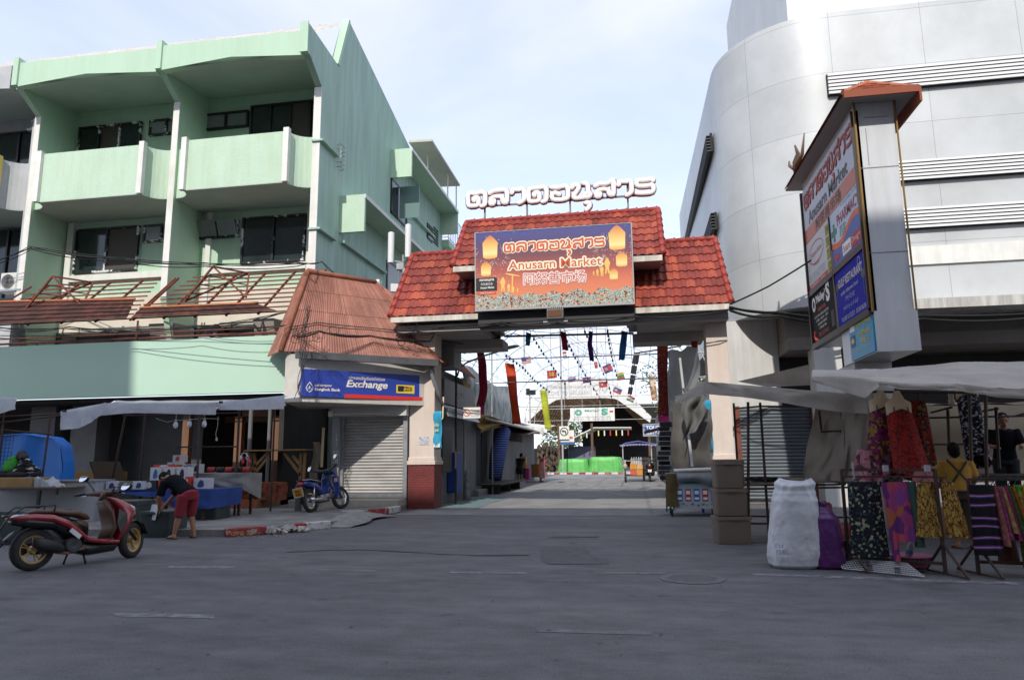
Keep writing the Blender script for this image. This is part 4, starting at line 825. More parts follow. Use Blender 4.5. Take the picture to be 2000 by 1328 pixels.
# antennas and cameras on the corner roof
an = thing('cell_antenna', 'two white panel antennas on a thin steel pole rising behind the brown roof', 'antenna', (-7.1, 20.5, 5.5))
for (x, z0, z1) in ((-7.4, 7.42, 8.42), (-6.84, 7.56, 8.64)): g = MB(); g.lathe([(.02, z0-.02), (.095, z0), (.10, z1-.03), (.05, z1)], (x, 20.45, 0), 12); g.build('antenna_panel', mat('antenna_white', (0.72, 0.73, 0.72), .4), an, smooth=False, auto=40)
g = MB(); g.tube([(-7.05, 20.6, 5.5), (-7.05, 20.6, 7.7)], .04, 8); g.tube([(-7.4, 20.55, 7.5), (-7.05, 20.6, 7.45), (-6.84, 20.55, 7.65)], .03, 6); g.rbox((-7.1, 20.5, 7.3), .22, .1, .2); g.rbox((-6.95, 20.5, 7.1), .12, .1, .25); g.tube([(-7.2, 20.5, 7.2), (-7.1, 20.5, 6.6), (-7.0, 20.55, 6.0)], .02, 5); g.tube([(-7.5, 19.8, 5.2), (-7.5, 19.8, 6.7)], .035, 6); g.build('mast', STEEL, an)
for (x, y_, lab) in ((738, 556, 'small white dome camera on the right end of the brown ridge'), (770, 563, 'white box aerial on a short pole right of the brown roof')):
    c = Y(x, y_, 19.9); g = MB(); g.ell(c, .13, .13, .17, 10, 8) if x < 750 else g.rbox(c, .22, .18, .24, .4); one('dome_camera' if x < 750 else 'box_aerial', g, mat('antenna_white', (0.7, 0.7, 0.7)), lab, 'camera' if x < 750 else 'aerial', smooth=x < 750)
# ================================================================== white clad building
wb = thing('commercial_building', 'large white metal clad building with rounded corner and dark louvre bands on the right', 'building', (12, 23, 0))
def clad_mat():
    m = bpy.data.materials.new('white_cladding'); m.use_nodes = True; n = m.node_tree; b = n.nodes['Principled BSDF']; k = n.links.new; b.inputs['Roughness'].default_value = .38; b.inputs['Specular IOR Level'].default_value = .6
    t = n.nodes.new('ShaderNodeTexCoord'); br = n.nodes.new('ShaderNodeTexBrick'); k(t.outputs['UV'], br.inputs['Vector']); br.offset = 0.0; br.inputs['Scale'].default_value = 1; br.inputs['Brick Width'].default_value = 2.45; br.inputs['Row Height'].default_value = 1.72; br.inputs['Mortar Size'].default_value = .008; br.inputs['Mortar Smooth'].default_value = .2
    br.inputs['Color1'].default_value = (.50, .52, .525, 1); br.inputs['Color2'].default_value = (.56, .58, .585, 1); br.inputs['Mortar'].default_value = (.30, .30, .30, 1)
    z = n.nodes.new('ShaderNodeTexNoise'); z.inputs['Scale'].default_value = .55; z.inputs['Detail'].default_value = 8; z.inputs['Roughness'].default_value = .65; k(t.outputs['Object'], z.inputs['Vector'])
    r = n.nodes.new('ShaderNodeValToRGB'); e = r.color_ramp.elements; e[0].position = .35; e[1].position = .6; e[0].color = (.88, .88, .87, 1); e[1].color = (1.04, 1.04, 1.04, 1); k(z.outputs['Fac'], r.inputs[0])
    q = n.nodes.new('ShaderNodeMix'); q.data_type = 'RGBA'; q.blend_type = 'MULTIPLY'; q.inputs[0].default_value = 1; k(br.outputs['Color'], q.inputs[6]); k(r.outputs[0], q.inputs[7]); k(q.outputs[2], b.inputs['Base Color'])
    z2 = n.nodes.new('ShaderNodeTexNoise'); z2.inputs['Scale'].default_value = .9; k(t.outputs['Object'], z2.inputs['Vector']); bp = n.nodes.new('ShaderNodeBump'); bp.inputs['Strength'].default_value = .12; bp.inputs['Distance'].default_value = .05; k(z2.outputs['Fac'], bp.inputs['Height']); k(bp.outputs[0], b.inputs['Normal'])
    return m
CLAD = clad_mat()
plan = [(42, 20)]+[(5.9-3*math.sin(i*math.pi/2/20), 23-3*math.cos(i*math.pi/2/20)) for i in range(21)]+[(2.65, 37)]
vs = []; fs = []; uvs = []; s_ = 0; Ls = [0]
for a, b in zip(plan, plan[1:]): s_ += math.dist(a, b); Ls.append(s_)
g = MB()
for i, (x, y) in enumerate(plan): vs += [(x, y, 5.4), (x, y, 14.02)]
o_ = len(g.f)
for i in range(len(plan)-1):
    fs.append((2*i, 2*i+2, 2*i+3, 2*i+1)); g.uv[i] = [(Ls[i]-Ls[1]+24.5, 5.4-.1), (Ls[i+1]-Ls[1]+24.5, 5.3), (Ls[i+1]-Ls[1]+24.5, 13.92), (Ls[i]-Ls[1]+24.5, 13.92)]
g._add(vs, fs); g._add([(x, y, 14.02) for x, y in plan]+[(42, 37, 14.02)], [tuple(range(len(plan)+1))]); 
cl = g.build('cladding', CLAD, wb, solid=0, flip=False)
cl.data.polygons.foreach_set('use_smooth', [True]*len(cl.data.polygons))
cl.data.set_sharp_from_angle(angle=R(30))
g = MB(); g.poly([(x, y, 5.402) for x, y in plan]+[(42, 37, 5.402)]); g.build('overhang_soffit', mat('overhang_soffit_paint', (0.5, 0.5, 0.49), .8), wb)
BLADE = mat('louvre_blade', (0.62, 0.62, 0.62), .5); GAP = mat('louvre_gap', (0.02, 0.02, 0.02), .8)
for z0, z1, x0 in ((11.40, 12.05, 5.7), (8.69, 9.28, 6.2), (7.33, 7.92, 6.2)):
    g = MB(); g.box(x0, 42, 19.93, 19.995, z0, z1); lv = g.build('louvre_band', GAP, wb)
    g = MB(); n = 6
    for i in range(n):
        z = z0+(z1-z0)*i/n+.02; h = (z1-z0)/n-.028; g.prism([(x0+.02, 19.85, z), (x0+.02, 19.93, z+.015), (x0+.02, 19.93, z+h), (x0+.02, 19.87, z+h)], (36, 0, 0))
    g.build('blades', BLADE, lv)
for z0, z1, y1 in ((11.40, 12.05, 35.5), (8.69, 9.28, 35)):
    g = MB(); g.box(2.78, 2.86, 23.1, y1, z0, z1); lv = g.build('louvre_band', GAP, wb); g = MB()
    for i in range(6): g.box(2.66, 2.79, 23.1, y1, z0+.02+i*.105, z0+.05+i*.105)
    g.build('blades', mat('shaded_blade', (0.05, 0.05, 0.052), .5), lv)  # same blades as the front; their darkness from below is in the colour
xb = Y(1538, 30, 23).x
g = MB(); g.box(xb, 42, 23, 36, 14.02, 24); g.build('roof_block', mat('white_render', (0.72, 0.72, 0.71), .7, (.66, .66, .65), scale=.7), wb)
g = MB(); g.box(6.4, 42, 19.94, 19.998, 6.35, 6.85); g.build('lit_band', WHITE, wb)  # whiter raised strip stands in for an indentation's brighter lit band
g = MB(); g.box(5.6, 42, 19.45, 20.6, 5.06, 5.32); g.build('canopy', mat('stained_canopy', (0.60, 0.59, 0.56), .7, (.45, .43, .40), scale=1.2, stretch=(1, 1, .2), lo=.45, hi=.7, grime=.35), wb)
WG = mat('white_ground_wall', (0.60, 0.60, 0.585), .7, (.54, .54, .53), scale=.8, grime=.12)
g = MB(); g.box(2.62, 4.25, 22, 22.2, 0, 5.4); g.build('corner_wall', WG, wb)
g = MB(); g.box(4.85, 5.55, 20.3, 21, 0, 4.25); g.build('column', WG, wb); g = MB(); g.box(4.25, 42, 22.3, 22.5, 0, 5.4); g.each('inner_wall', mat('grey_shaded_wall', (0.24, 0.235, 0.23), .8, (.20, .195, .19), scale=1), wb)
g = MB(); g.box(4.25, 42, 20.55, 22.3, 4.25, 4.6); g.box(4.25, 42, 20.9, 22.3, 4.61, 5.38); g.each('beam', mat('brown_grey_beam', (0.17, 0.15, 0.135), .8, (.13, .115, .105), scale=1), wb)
g = MB(); g.box(4.26, 5.2, 22.2, 22.29, 0, 4.25); g.box(6.9, 11.0, 22.2, 22.29, 2.4, 4.2); g.each('dark_opening', DARK, wb)
shutter('grey_roller_shutter', mat('blue_grey_shutter', (0.115, 0.135, 0.155), .5, (.09, .105, .12), scale=1.5), wb, 3.0, 5.0, 21.9, .1, 2.75, .1)
g = MB(); g.box(2.88, 3.0, 21.8, 21.99, 0, 2.8); g.box(5.0, 5.12, 21.8, 21.99, 0, 2.8); g.each('shutter_jamb', RUST, wb)
# ================================================================== pylon sign
py = thing('pylon_sign', 'tall white pylon sign with little tiled roof and shop panels beside the lane', 'sign', (4.45, 15, 0))
PYW = mat('pylon_white_metal', (0.60, 0.62, 0.64), .35, (.54, .56, .59), scale=.8, spec=.6, grime=.08)
g = MB(); g.box(4.16, 4.80, 13.0, 17.2, 3.82, 7.9); g.build('upper_box', PYW, py); g = MB(); g.box(4.14, 4.84, 12.97, 15.0, 3.1, 3.82); g.each('lower_box', PYW, py); g = MB(); g.box(4.16, 4.82, 14.4, 15.6, 0, 3.1); g.build('post', mat('post_panel', (0.48, 0.47, 0.46), .6, (.40, .38, .36), scale=1.4), py)
g = MB()
for z in (4.86, 6.44): g.box(4.155, 4.805, 12.992, 13.0, z, z+.012)
g.box(4.30, 4.72, 12.99, 13.0, 7.40, 7.41); g.box(4.30, 4.31, 12.99, 13.0, 6.5, 7.2); g.build('panel_joint', mat('joint_grey', (.25, .25, .25), .7), py)
BRZ = mat('bronze_pipe', (0.25, 0.15, 0.05), .4, metal=.6)
g = MB()
g.tube([(4.13, 12.98, 3.8), (4.13, 12.98, 7.9)], .025, 6); g.tube([(4.83, 12.98, 3.8), (4.83, 12.98, 7.9)], .018, 6); g.each('conduit', BRZ, py)
g = MB(); eL_, eR_, rz_ = 3.86, 5.12, 8.24
a, b, c, d = (eL_, 12.6, 7.74), (eR_, 12.6, 7.70), (4.62, 13.3, rz_), (4.38, 13.3, rz_)
PT = tile_mat('orange_clay_tiles', (0.36, 0.105, 0.05), (0.46, 0.16, 0.075), (0.28, 0.075, 0.038), .75, .6)
tiled(g, a, b, c, d, 8, 4, 0, .03, 2, 2, kind='flat'); tiled(g, (eL_, 17.7, 7.86), a, d, (4.38, 17.2, rz_), 26, 5, 0, .035, 2, 2, kind='flat'); tiled(g, b, (eR_, 17.7, 7.80), (4.62, 17.2, rz_), c, 26, 5, 0, .03, 2, 2, kind='flat'); tiled(g, (eR_, 17.7, 7.8), (eL_, 17.7, 7.86), (4.38, 17.2, rz_), (4.62, 17.2, rz_), 8, 4, 0, .03, 2, 2, kind='flat')
pr_ = g.build('roof', PT, py); g = MB(); g.poly([(eL_, 12.62, 7.70), (eR_, 12.62, 7.67), (eR_, 17.68, 7.77), (eL_, 17.68, 7.83)]); g.build('soffit', mat('roof_soffit', (.30, .28, .26), .8), pr_)
g = MB(); g.box(eR_-.02, eR_+.02, 12.58, 17.7, 7.45, 7.72); g.box(eL_, eR_-.021, 12.56, 12.6, 7.62, 7.75); g.build('barge_board', mat('rust_orange_board', (.28, .075, .04), .8), pr_)
g = MB(); g.tube([(4.5, 13.3, rz_), (4.5, 17.2, rz_)], .06, 6); [g.tube([q, (4.5, 13.3, rz_)], .05, 6) for q in (a, b)]; g.build('ridge', PT, pr_)
g = MB(); tw = [(3.98, 17.0, 8.0), (3.96, 16.9, 8.25), (4.02, 16.8, 8.42), (3.94, 16.7, 8.6)]; g.tube(tw, [.05, .06, .05, .02], 6); g.tube([(3.98, 16.95, 8.15), (4.06, 16.6, 8.3), (4.1, 16.4, 8.75)], [.05, .045, .015], 6); g.tube([(3.97, 17, 8.1), (3.9, 17.2, 8.3), (3.92, 17.3, 8.45)], [.04, .04, .02], 6); g.build('driftwood_finial', mat('grey_wood', (.15, .11, .08), .8), py, smooth=True)
pl = Plane((4.12, 17.15, 3.84), (0, -1, 0), (0, 0, 1)); PW, PH = 4.12, 3.72
def fy(v): return PH*(1-v)
FRM = mat('bronze_frame', (.045, .03, .025), .45)
g = MB(); slab(g, pl, -.06, PW+.03, -.08, .04, -.08, .05); slab(g, pl, -.06, 0, 0, PH, -.08, .05); slab(g, pl, PW-.02, PW+.03, 0, PH, -.08, .05); slab(g, pl, 0, PW, fy(.69), fy(.655), -.03, .03); slab(g, pl, PW*.497, PW*.507, 0, fy(.352), -.03, .03); g.build('panel_frame', FRM, py)
def panel(name, x0, x1, y0, y1, m): g = MB(); slab(g, pl, x0, x1, y0, y1, -.03, .0); return g.build(name, m, py)
LBL = mat('print_white_blue', (.62, .66, .72), .8, spec=.2); 
t_ = panel('name_panel', 0, PW, fy(.35), PH, LBL)
g = MB(); rect(g, pl, 0, PW, fy(.35), fy(.262), .003); g.build('orange_strip', mat('print_salmon', (.55, .16, .09), .5), t_)
g = MB(); thai_name(g, pl, .15, fy(.14), 3.85, .40, .040, .3, z=.012, n=6); g.build('red_lettering', mat('print_brick_red', (.36, .055, .035), .5), t_)
g = MB(); text(g, pl, 'Anusarn Market', .45, fy(.252), w=3.1, h=.30, bold=.02, z=.008); text(g, pl, '阿努善市场', 1.0, fy(.342), w=2.0, h=.27, bold=.01, z=.008); g.build('black_lettering', mat('print_black', (.03, .025, .025), .5), t_)
t_ = panel('advert_panel', 0, PW*.497, fy(.655), fy(.352), mat('print_pale', (.66, .67, .66), .8, spec=.2))
g = MB(); rect(g, pl, 0, PW*.40, fy(.655), fy(.622), .003); ring(g, pl, .82, fy(.455), .66, .25, .025, .004); text(g, pl, 'Chiangmai Saloon', .28, fy(.475), w=1.05, h=.14, z=.006, shear=.2); text(g, pl, 'Massage', .55, fy(.535), w=.5, h=.09, z=.006, shear=.2); g.build('red_print', mat('print_red', (.55, .06, .04), .5), t_)
g = MB(); 
for i in range(3): text(g, pl, ('Foot Massage  Oil Massage', 'Thai Massage  Herbal', 'Open daily 10.00 - 24.00')[i], .12, fy(.575+.018*i), w=1.35, h=.045, z=.006)
g.build('small_print', mat('print_grey_blue', (.15, .18, .30), .5), t_)
g = MB(); text(g, pl, 'Tel. 053-818 ... Email', .1, fy(.645), w=1.3, h=.06, z=.008); g.build('white_print', WHT, t_)
g = MB()
for i in range(4): rect(g, pl, PW*.41, PW*.49, fy(.645-.07*i), fy(.645-.07*i-.06), .003)
g.build('picture_strip', print_mat('photo_strip_print', [(.30, .33, .06), (.42, .40, .10), (.16, .20, .05), (.45, .30, .12)], 9, kind='noise'), t_)
t_ = panel('pharmacy_panel', PW*.507, PW, fy(.655), fy(.352), mat('print_sky', (.60, .68, .76), .8, spec=.2))
x0 = PW*.507; w_ = PW*.493
def wave_(y0, y1, m, nm, z): 
    g = MB(); n = 16; f_ = lambda t: .10*math.sin(t*7.0+2.6)+.20*t
    g.poly([pl.p(x0+w_*i/n, y0+f_(i/n)*.9 if y0 > fy(.65) else fy(.655), z) for i in range(n+1)]+[pl.p(x0+w_*(1-i/n), y1+f_(1-i/n)*.9, z) for i in range(n+1)]); g.build(nm, m, t_)
wave_(fy(.655), fy(.548), mat('print_mid_blue', (.05, .14, .40), .5), 'blue_wave', .003); wave_(fy(.560), fy(.528), mat('print_orange', (.70, .14, .03), .5), 'orange_wave', .005)
g = MB(); rect(g, pl, x0+.18, x0+.30, fy(.52), fy(.42), .006); rect(g, pl, x0+.05, x0+.43, fy(.485), fy(.453), .0065); g.build('green_cross', mat('print_green', (.02, .22, .15), .5), t_)
g = MB(); text(g, pl, 'PHARMACY', x0+.5, fy(.455), w=w_*.72, h=.22, bold=.015, z=.007); g.build('pharmacy_lettering', mat('print_wine', (.36, .02, .06), .5), t_)
g = MB(); text(g, pl, '药房', x0+.62, fy(.525), w=.42, h=.22, z=.007); text(g, pl, 'ร้านขายยาเภสัชกร  สมาร์ท', x0+.8, fy(.375), w=w_*.52, h=.07, z=.007); g.build('teal_lettering', mat('print_teal', (.05, .22, .25), .5), t_)
g = MB(); slab(g, pl, x0+.72, x0+1.28, fy(.638), fy(.575), .005, .008); g.build('capsule_white', WHT, t_); g = MB(); slab(g, pl, x0+1.28, x0+1.92, fy(.638), fy(.575), .005, .008); g.poly([pl.p(x0+a, b, .008) for a, b in ((.08, fy(.61)), (.30, fy(.585)), (.30, fy(.60)), (.5, fy(.60)), (.5, fy(.625)), (.30, fy(.625)), (.30, fy(.64)))]); g.each('capsule_red', mat('print_red2', (.45, .02, .03), .5), t_)
g = MB(); text(g, pl, 'Smart', x0+.78, fy(.625), w=.44, h=.14, z=.011); g.build('smart_lettering', mat('print_red2', (.45, .02, .03)), t_); g = MB(); text(g, pl, 'Drug+', x0+1.34, fy(.625), w=.52, h=.14, z=.011); g.build('drug_lettering', WHT, t_)
t_ = panel('pub_panel', 0, PW*.497, 0.04, fy(.69), mat('print_charcoal', (.025, .028, .028), .8, spec=.15))
g = MB(); text(g, pl, 'O', .12, fy(.80), w=.30, h=.34, bold=.05, z=.006); text(g, pl, "'Malley'", .46, fy(.775), w=.82, h=.24, bold=.035, z=.006); text(g, pl, 'S', 1.34, fy(.80), w=.30, h=.44, bold=.05, z=.006)
for i, s_ in enumerate(('GOOD FOOD & DRINKS SINCE 2005', 'OPEN  10AM - 1AM', 'ANUSARN MARKET', 'CHIANG MAI')): text(g, pl, s_, .25+.12*i, fy(.845+.026*i), w=1.2-.2*i, h=.055, z=.006)
g.build('white_lettering', WHT, t_)
g = MB(); text(g, pl, 'IRISH PUB', .62, fy(.815), w=.62, h=.08, z=.006, bold=.02); text(g, pl, '053 271921', .55, fy(.965), w=.8, h=.09, z=.006); g.tube([pl.p(.25, .30, .01), pl.p(.2, .18, .01), pl.p(.28, .1, .01), pl.p(.4, .09, .01)], .03, 5); g.build('red_lettering', mat('print_red', (.5, .05, .04)), t_)
g = MB(); rect(g, pl, 1.62, 1.85, .16, .5, .004); g.build('pint_picture', BLACK, t_)
t_ = panel('restaurant_panel', PW*.507, PW-.02, .04, fy(.69), mat('print_royal', (.015, .035, .33), .8, (.04, .035, .34), scale=1.5, spec=.15))
g = MB(); text(g, pl, 'GULF RESTAURANT', x0+.22, fy(.785), w=1.55, h=.17, bold=.03, z=.006); text(g, pl, 'arabic lebanese food', x0+.35, fy(.83), w=1.1, h=.08, z=.006); text(g, pl, 'مطعم الخليج', x0+.62, fy(.875), w=.6, h=.12, z=.006); text(g, pl, 'ماكولات عربية لبنانية', x0+.45, fy(.92), w=.95, h=.11, z=.006); text(g, pl, 'Tel:087-5152321  053818638', x0+.25, fy(.97), w=1.55, h=.09, z=.006); ring(g, pl, x0+1.6, fy(.725), .08, .08, .015); g.build('pale_lettering', mat('print_pale_grey', (.55, .55, .58), .5), t_)
g = MB()
for xx, yy, cc in ((.12, .83, 1), (1.78, .86, 0)):
    disc(g, pl, x0+xx, fy(yy)+.22, .11, .09, .005, 9); rect(g, pl, x0+xx-.015, x0+xx+.015, fy(yy)-.18, fy(yy)+.16, .0055)
g.build('palm_picture', mat('print_palm', (.05, .10, .06), .5), t_)
pk_ = thing('direction_sign', 'small turquoise Parking Entrance sign with yellow arrow at the foot of the pylon sign', 'sign', (4.1, 14, 3.1))
yl = X(1657, 640, 4.1).y
pl = Plane((4.12, yl, 3.12), (0, -1, 0), (0, 0, 1)); w_ = yl-13.0
g = MB(); slab(g, pl, 0, w_, 0, .72, -.02, .012); g.build('panel', mat('print_cyan', (.03, .24, .45), .4, (.02, .32, .50), scale=2), pk_)
g = MB(); slab(g, pl, .05*w_, .25*w_, .24, .46, .012, .016); g.build('arrow_field', mat('print_navy', (.015, .10, .28), .5), pk_)
g = MB(); text(g, pl, 'Parking Entrance', .30*w_, .54, w=.66*w_, h=.11, bold=.02, z=.018); text(g, pl, 'ทางเข้าที่จอดรถ', .38*w_, .38, w=.52*w_, h=.12, bold=.02, z=.018); text(g, pl, '停车场入口', .46*w_, .24, w=.36*w_, h=.10, bold=.02, z=.018); text(g, pl, 'Parking Anusarn - Night Bazaar', .08*w_, .12, w=.8*w_, h=.05, z=.018); g.poly([pl.p(w_*a, b, .02) for a, b in ((.07, .35), (.15, .43), (.15, .385), (.22, .385), (.22, .315), (.15, .315), (.15, .27))]); g.build('yellow_lettering', mat('print_yellow', (.70, .55, .06), .5), pk_)
g = MB(); rect(g, pl, .04*w_, .26*w_, .53, .66, .016); g.build('logo_field', WHT, pk_)
# ================================================================== the far side of the street (behind the viewer): what throws the morning shade
oc = thing('apartment_block', 'long tall concrete block across the street behind the viewer shading the road', 'building', (0, -9, 0))
BLKM = mat('shaded_block', (0.35, 0.33, 0.31), .85, (.28, .27, .26), scale=.5)
ZT = 5.6+.839*(13+9)
g = MB(); g.box(-34, 26, -19, -9, 0, ZT); g.build('wall', BLKM, oc)
oc2 = thing('apartment_block', 'taller stepped tower at the left end of the block behind the viewer', 'building', (-60, -9, 0)); g = MB(); g.box(-34.2, -14.6-27.4*math.tan(R(SUN_AZ)), -19.5, -8.995, 0, ZT+4.1); g.build('wall', BLKM, oc2)
# ================================================================== shaping helpers
def sweep(mb, st, n=14, pw=2.0, caps=True):
    """stations (centre, half-axis a, half-axis b): superelliptic rings lofted together"""
    vs = []; fs = []; k = len(st)
    for c, a, b in st:
        c, a, b = Vector(c), Vector(a), Vector(b)
        for j in range(n):
            t = 2*math.pi*j/n; x, y = math.cos(t), math.sin(t); e = 2/pw
            if pw > 6:
                q = j//(n//4); f = (j % (n//4))/(n//4-1); t = (q+f)*math.pi/2; sx, sy = ((1, 1), (-1, 1), (-1, -1), (1, -1))[q]; ra, rb = .05/max(a.length, .05), .05/max(b.length, .05); vs.append(c+a*(sx*(1-ra)+ra*math.cos(t))+b*(sy*(1-rb)+rb*math.sin(t))); continue
            vs.append(c+a*math.copysign(abs(x)**e, x)+b*math.copysign(abs(y)**e, y))
    for i in range(k-1):
        for j in range(n): fs.append((i*n+j, i*n+(j+1) % n, (i+1)*n+(j+1) % n, (i+1)*n+j))
    if caps: fs += [tuple(reversed(range(n))), tuple(range((k-1)*n, k*n))]
    mb._add(vs, fs)
def crease(p): return MN.ridged_multi_fractal(p, 1.0, 2.1, 4, 1.0, 2.0)*.5-.6
def sheet(mb, a, b, c, d, sag=.1, nu=36, nv=18, rip=.02, seed=0):
    """hanging sheet a-b (front) d-c (back) with sag and creases"""
    a, b, c, d = map(Vector, (a, b, c, d)); r_ = random.Random(seed); ph = [r_.uniform(0, 6) for _ in range(6)]; fr = [r_.uniform(3, 11) for _ in range(6)]
    def fn(u, v):
        p = a.lerp(b, u).lerp(d.lerp(c, u), v); q = sum(math.sin(fr[i]*(u if i % 2 else v)+ph[i]+2*(v if i % 2 else u)) for i in range(6))/6
        s = 4*u*(1-u)*.6+4*v*(1-v)*.4
        return p+Vector((0, 0, -sag*s+rip*q*2.2+rip*2.2*crease(p*1.6+Vector((seed, 0, 0)))))
    mb.grid(fn, nu, nv)
def valance(mb, top, drops, rip=.05, nv=10, seg=18, seed=0, out=(0, -1, 0)):
    """skirt of cloth hanging from a polyline, each corner with its own drop"""
    top = [Vector(q) for q in top]; r_ = random.Random(seed); ph = r_.uniform(0, 6); o = Vector(out); n = (len(top)-1)*seg
    def fn(u, v):
        f = u*(len(top)-1); i = min(int(f), len(top)-2); t = f-i; p = top[i].lerp(top[i+1], t); dr = drops[i]*(1-t)+drops[i+1]*t
        w = math.sin(u*n*.9+ph)+.6*math.sin(u*n*2.3+ph*2)
        return p+Vector((0, 0, -dr*v))+o*(rip*w*v*.35+.02+rip*1.5*crease(Vector((p.x*1.7+seed, p.y*1.7-v*.6, p.z+v*1.1))))
    mb.grid(fn, n, nv)
SKIN = mat('brown_skin', (0.30, 0.145, 0.085), .6, (.34, .17, .10), scale=8); HAIR = mat('black_hair', (.007, .006, .006), .75, spec=.15)
U_ = Vector((0, 0, 1))
def person(label, J, top, bottom, sleeve=.45, leg=.6, group=None, top_name='shirt', bottom_name='trousers', hair='short', shoes=None, scale=1.0, skin=None, cat='person'):
    k = scale; H = lambda n_: Vector(J[n_])
    o = thing('person', label, cat, (H('hip').x, H('hip').y, 0), group=group); skin = skin or SKIN
    up = (H('chest')-H('hip')).normalized(); rv = (H('armR')[0] if False else Vector(J['armR'][0])-Vector(J['armL'][0])).normalized(); fw = up.cross(rv).normalized()
    hd = H('head'); hup = (hd-H('neck')).normalized(); hf = Vector(J.get('face', fw)).normalized(); hr = hf.cross(hup).normalized(); hf = hup.cross(hr)
    def torso(mb, g):
        h, c, nk = H('hip'), H('chest'), H('neck'); w = h.lerp(c, .45)
        sweep(mb, [(h-up*.10*k, rv*(.12+g)*k, fw*(.09+g)*k), (h, rv*(.165+g)*k, fw*(.125+g)*k), (w, rv*(.145+g)*k, fw*(.105+g)*k), (c-up*.02, rv*(.175+g)*k, fw*(.115+g)*k), (c+up*.10*k, rv*(.16+g)*k, fw*(.10+g)*k), (c.lerp(nk, .85), rv*(.07+g)*k, fw*(.06+g)*k)], 16)
    b = MB(); torso(b, -.015)
    b.tube([H('chest')+up*.08*k, H('neck'), hd-hup*.03*k], [.06*k, .053*k, .05*k], 10)
    rot = Matrix((hr, hf, hup)).transposed(); b.ell(hd+hup*.02*k, .074*k, .092*k, .112*k, 14, 10, rot); b.ell(hd+hf*.035*k-hup*.055*k, .052*k, .06*k, .055*k, 10, 8, rot); b.ell(hd+hf*.098*k-hup*.012*k, .014*k, .02*k, .026*k, 8, 6, rot)
    for s in (-1, 1): b.ell(hd+hr*s*.077*k-hup*.005*k, .012*k, .022*k, .032*k, 8, 6, rot)
    for s, nm in ((-1, 'armL'), (1, 'armR')):
        a = [Vector(q) for q in J[nm]]
        b.tube([a[0], a[0].lerp(a[1], .5), a[1], a[1].lerp(a[2], .4), a[2]], [.056*k, .048*k, .040*k, .038*k, .027*k], 10)
        d = (a[2]-a[1]).normalized(); pn = Vector(J.get('palm', fw)); pn = (pn-d*pn.dot(d)).normalized(); sd = d.cross(pn).normalized()
        sweep(b, [(a[2], sd*.026*k, pn*.02*k), (a[2]+d*.05*k, sd*.038*k, pn*.017*k), (a[2]+d*.09*k, sd*.038*k, pn*.014*k)], 10)
        for i, ln in enumerate((.062, .074, .078, .068)):
            q = a[2]+d*.085*k+sd*(-.030+.020*i)*k; b.tube([q, q+d*ln*.5*k+pn*.006*k, q+d*ln*.85*k+pn*.03*k], [.0095*k, .0085*k, .007*k], 6)
        q = a[2]+d*.03*k-sd*.03*k; b.tube([q, q-sd*.025*k+d*.03*k+pn*.01, q-sd*.028*k+d*.06*k+pn*.02], [.012*k, .010*k, .008*k], 6)
    for nm in ('legL', 'legR'):
        a = [Vector(q) for q in J[nm]]
        b.tube([a[0], a[0].lerp(a[1], .5), a[1], a[1].lerp(a[2], .35), a[2]], [.085*k, .072*k, .054*k, .055*k, .034*k], 10)
        t = a[3]; d = (t-a[2]); d.z = 0; d.normalize(); sd = Vector((-d.y, d.x, 0)); fl = a[2].copy(); fl.z = t.z
        sweep(b, [(fl-d*.05*k+Vector((0, 0, .035)), sd*.03*k, Vector((0, 0, .034))), (fl+d*.02*k+Vector((0, 0, .045)), sd*.035*k, Vector((0, 0, .044))), (t-d*.05*k+Vector((0, 0, .028)), sd*.045*k, Vector((0, 0, .026))), (t+d*.01*k+Vector((0, 0, .02)), sd*.038*k, Vector((0, 0, .016)))], 10)
    b.build('body', skin, o, remesh=.0105)
    c = MB(); torso(c, .014)
    for nm in ('armL', 'armR'):
        a = [Vector(q) for q in J[nm]]; pth = [a[0]+(a[0]-a[1]).normalized()*.03]
        if sleeve <= .5: pth += [a[0].lerp(a[1], sleeve), a[0].lerp(a[1], sleeve*2)]; rr = [.075*k, .076*k, .074*k]
        else: pth += [a[0].lerp(a[1], .5), a[1], a[1].lerp(a[2], (sleeve-.5)*2)]; rr = [.075*k, .066*k, .056*k, .045*k]
        c.tube(pth, rr, 10)
    c.ell(H('chest')+up*.09*k, .17*k, .1*k, .06*k, 12, 6, Matrix((rv, fw, up)).transposed()); sh = c.build(top_name, top, o, remesh=.014)
    c = MB()
    h = H('hip'); hf2 = U_.cross(rv).normalized(); mf = (hf2+fw).normalized(); sweep(c, [(h+up*.03*k, rv*.155*k, fw*.115*k), (h-up*.03, rv*.18*k, mf*.145*k), (h-Vector((0, 0, .11))*k, rv*.17*k, hf2*.135*k)], 14)
    for nm in ('legL', 'legR'):
        a = [Vector(q) for q in J[nm]]
        if leg <= .5: pth = [a[0], a[0].lerp(a[1], leg), a[0].lerp(a[1], leg*2)]; rr = [.115*k, .108*k, .100*k]
        else: pth = [a[0], a[0].lerp(a[1], .5), a[1], a[1].lerp(a[2], (leg-.5)*2)]; rr = [.115*k, .10*k, .085*k, .075*k]
        c.tube(pth, rr, 12)
    c.build(bottom_name, bottom, o, remesh=.014)
    c = MB(); c.ell(hd+hup*.035*k-hf*.014*k, .085*k, .097*k, .105*k, 14, 10, rot)
    if hair == 'bun': c.ell(hd-hf*.10*k+hup*.0*k, .06*k, .05*k, .06*k, 10, 8, rot); c.ell(hd-hf*.05*k-hup*.03*k, .075*k, .06*k, .08*k, 10, 8, rot)
    cut = hd+hf*.045*k
    c.v = [v-(hf*max(0, (v-cut).dot(hf)))*(1 if (v-hd).dot(hup) < .06*k else .35) for v in c.v]
    c.build('hair', HAIR, o, smooth=True)
    c = MB()
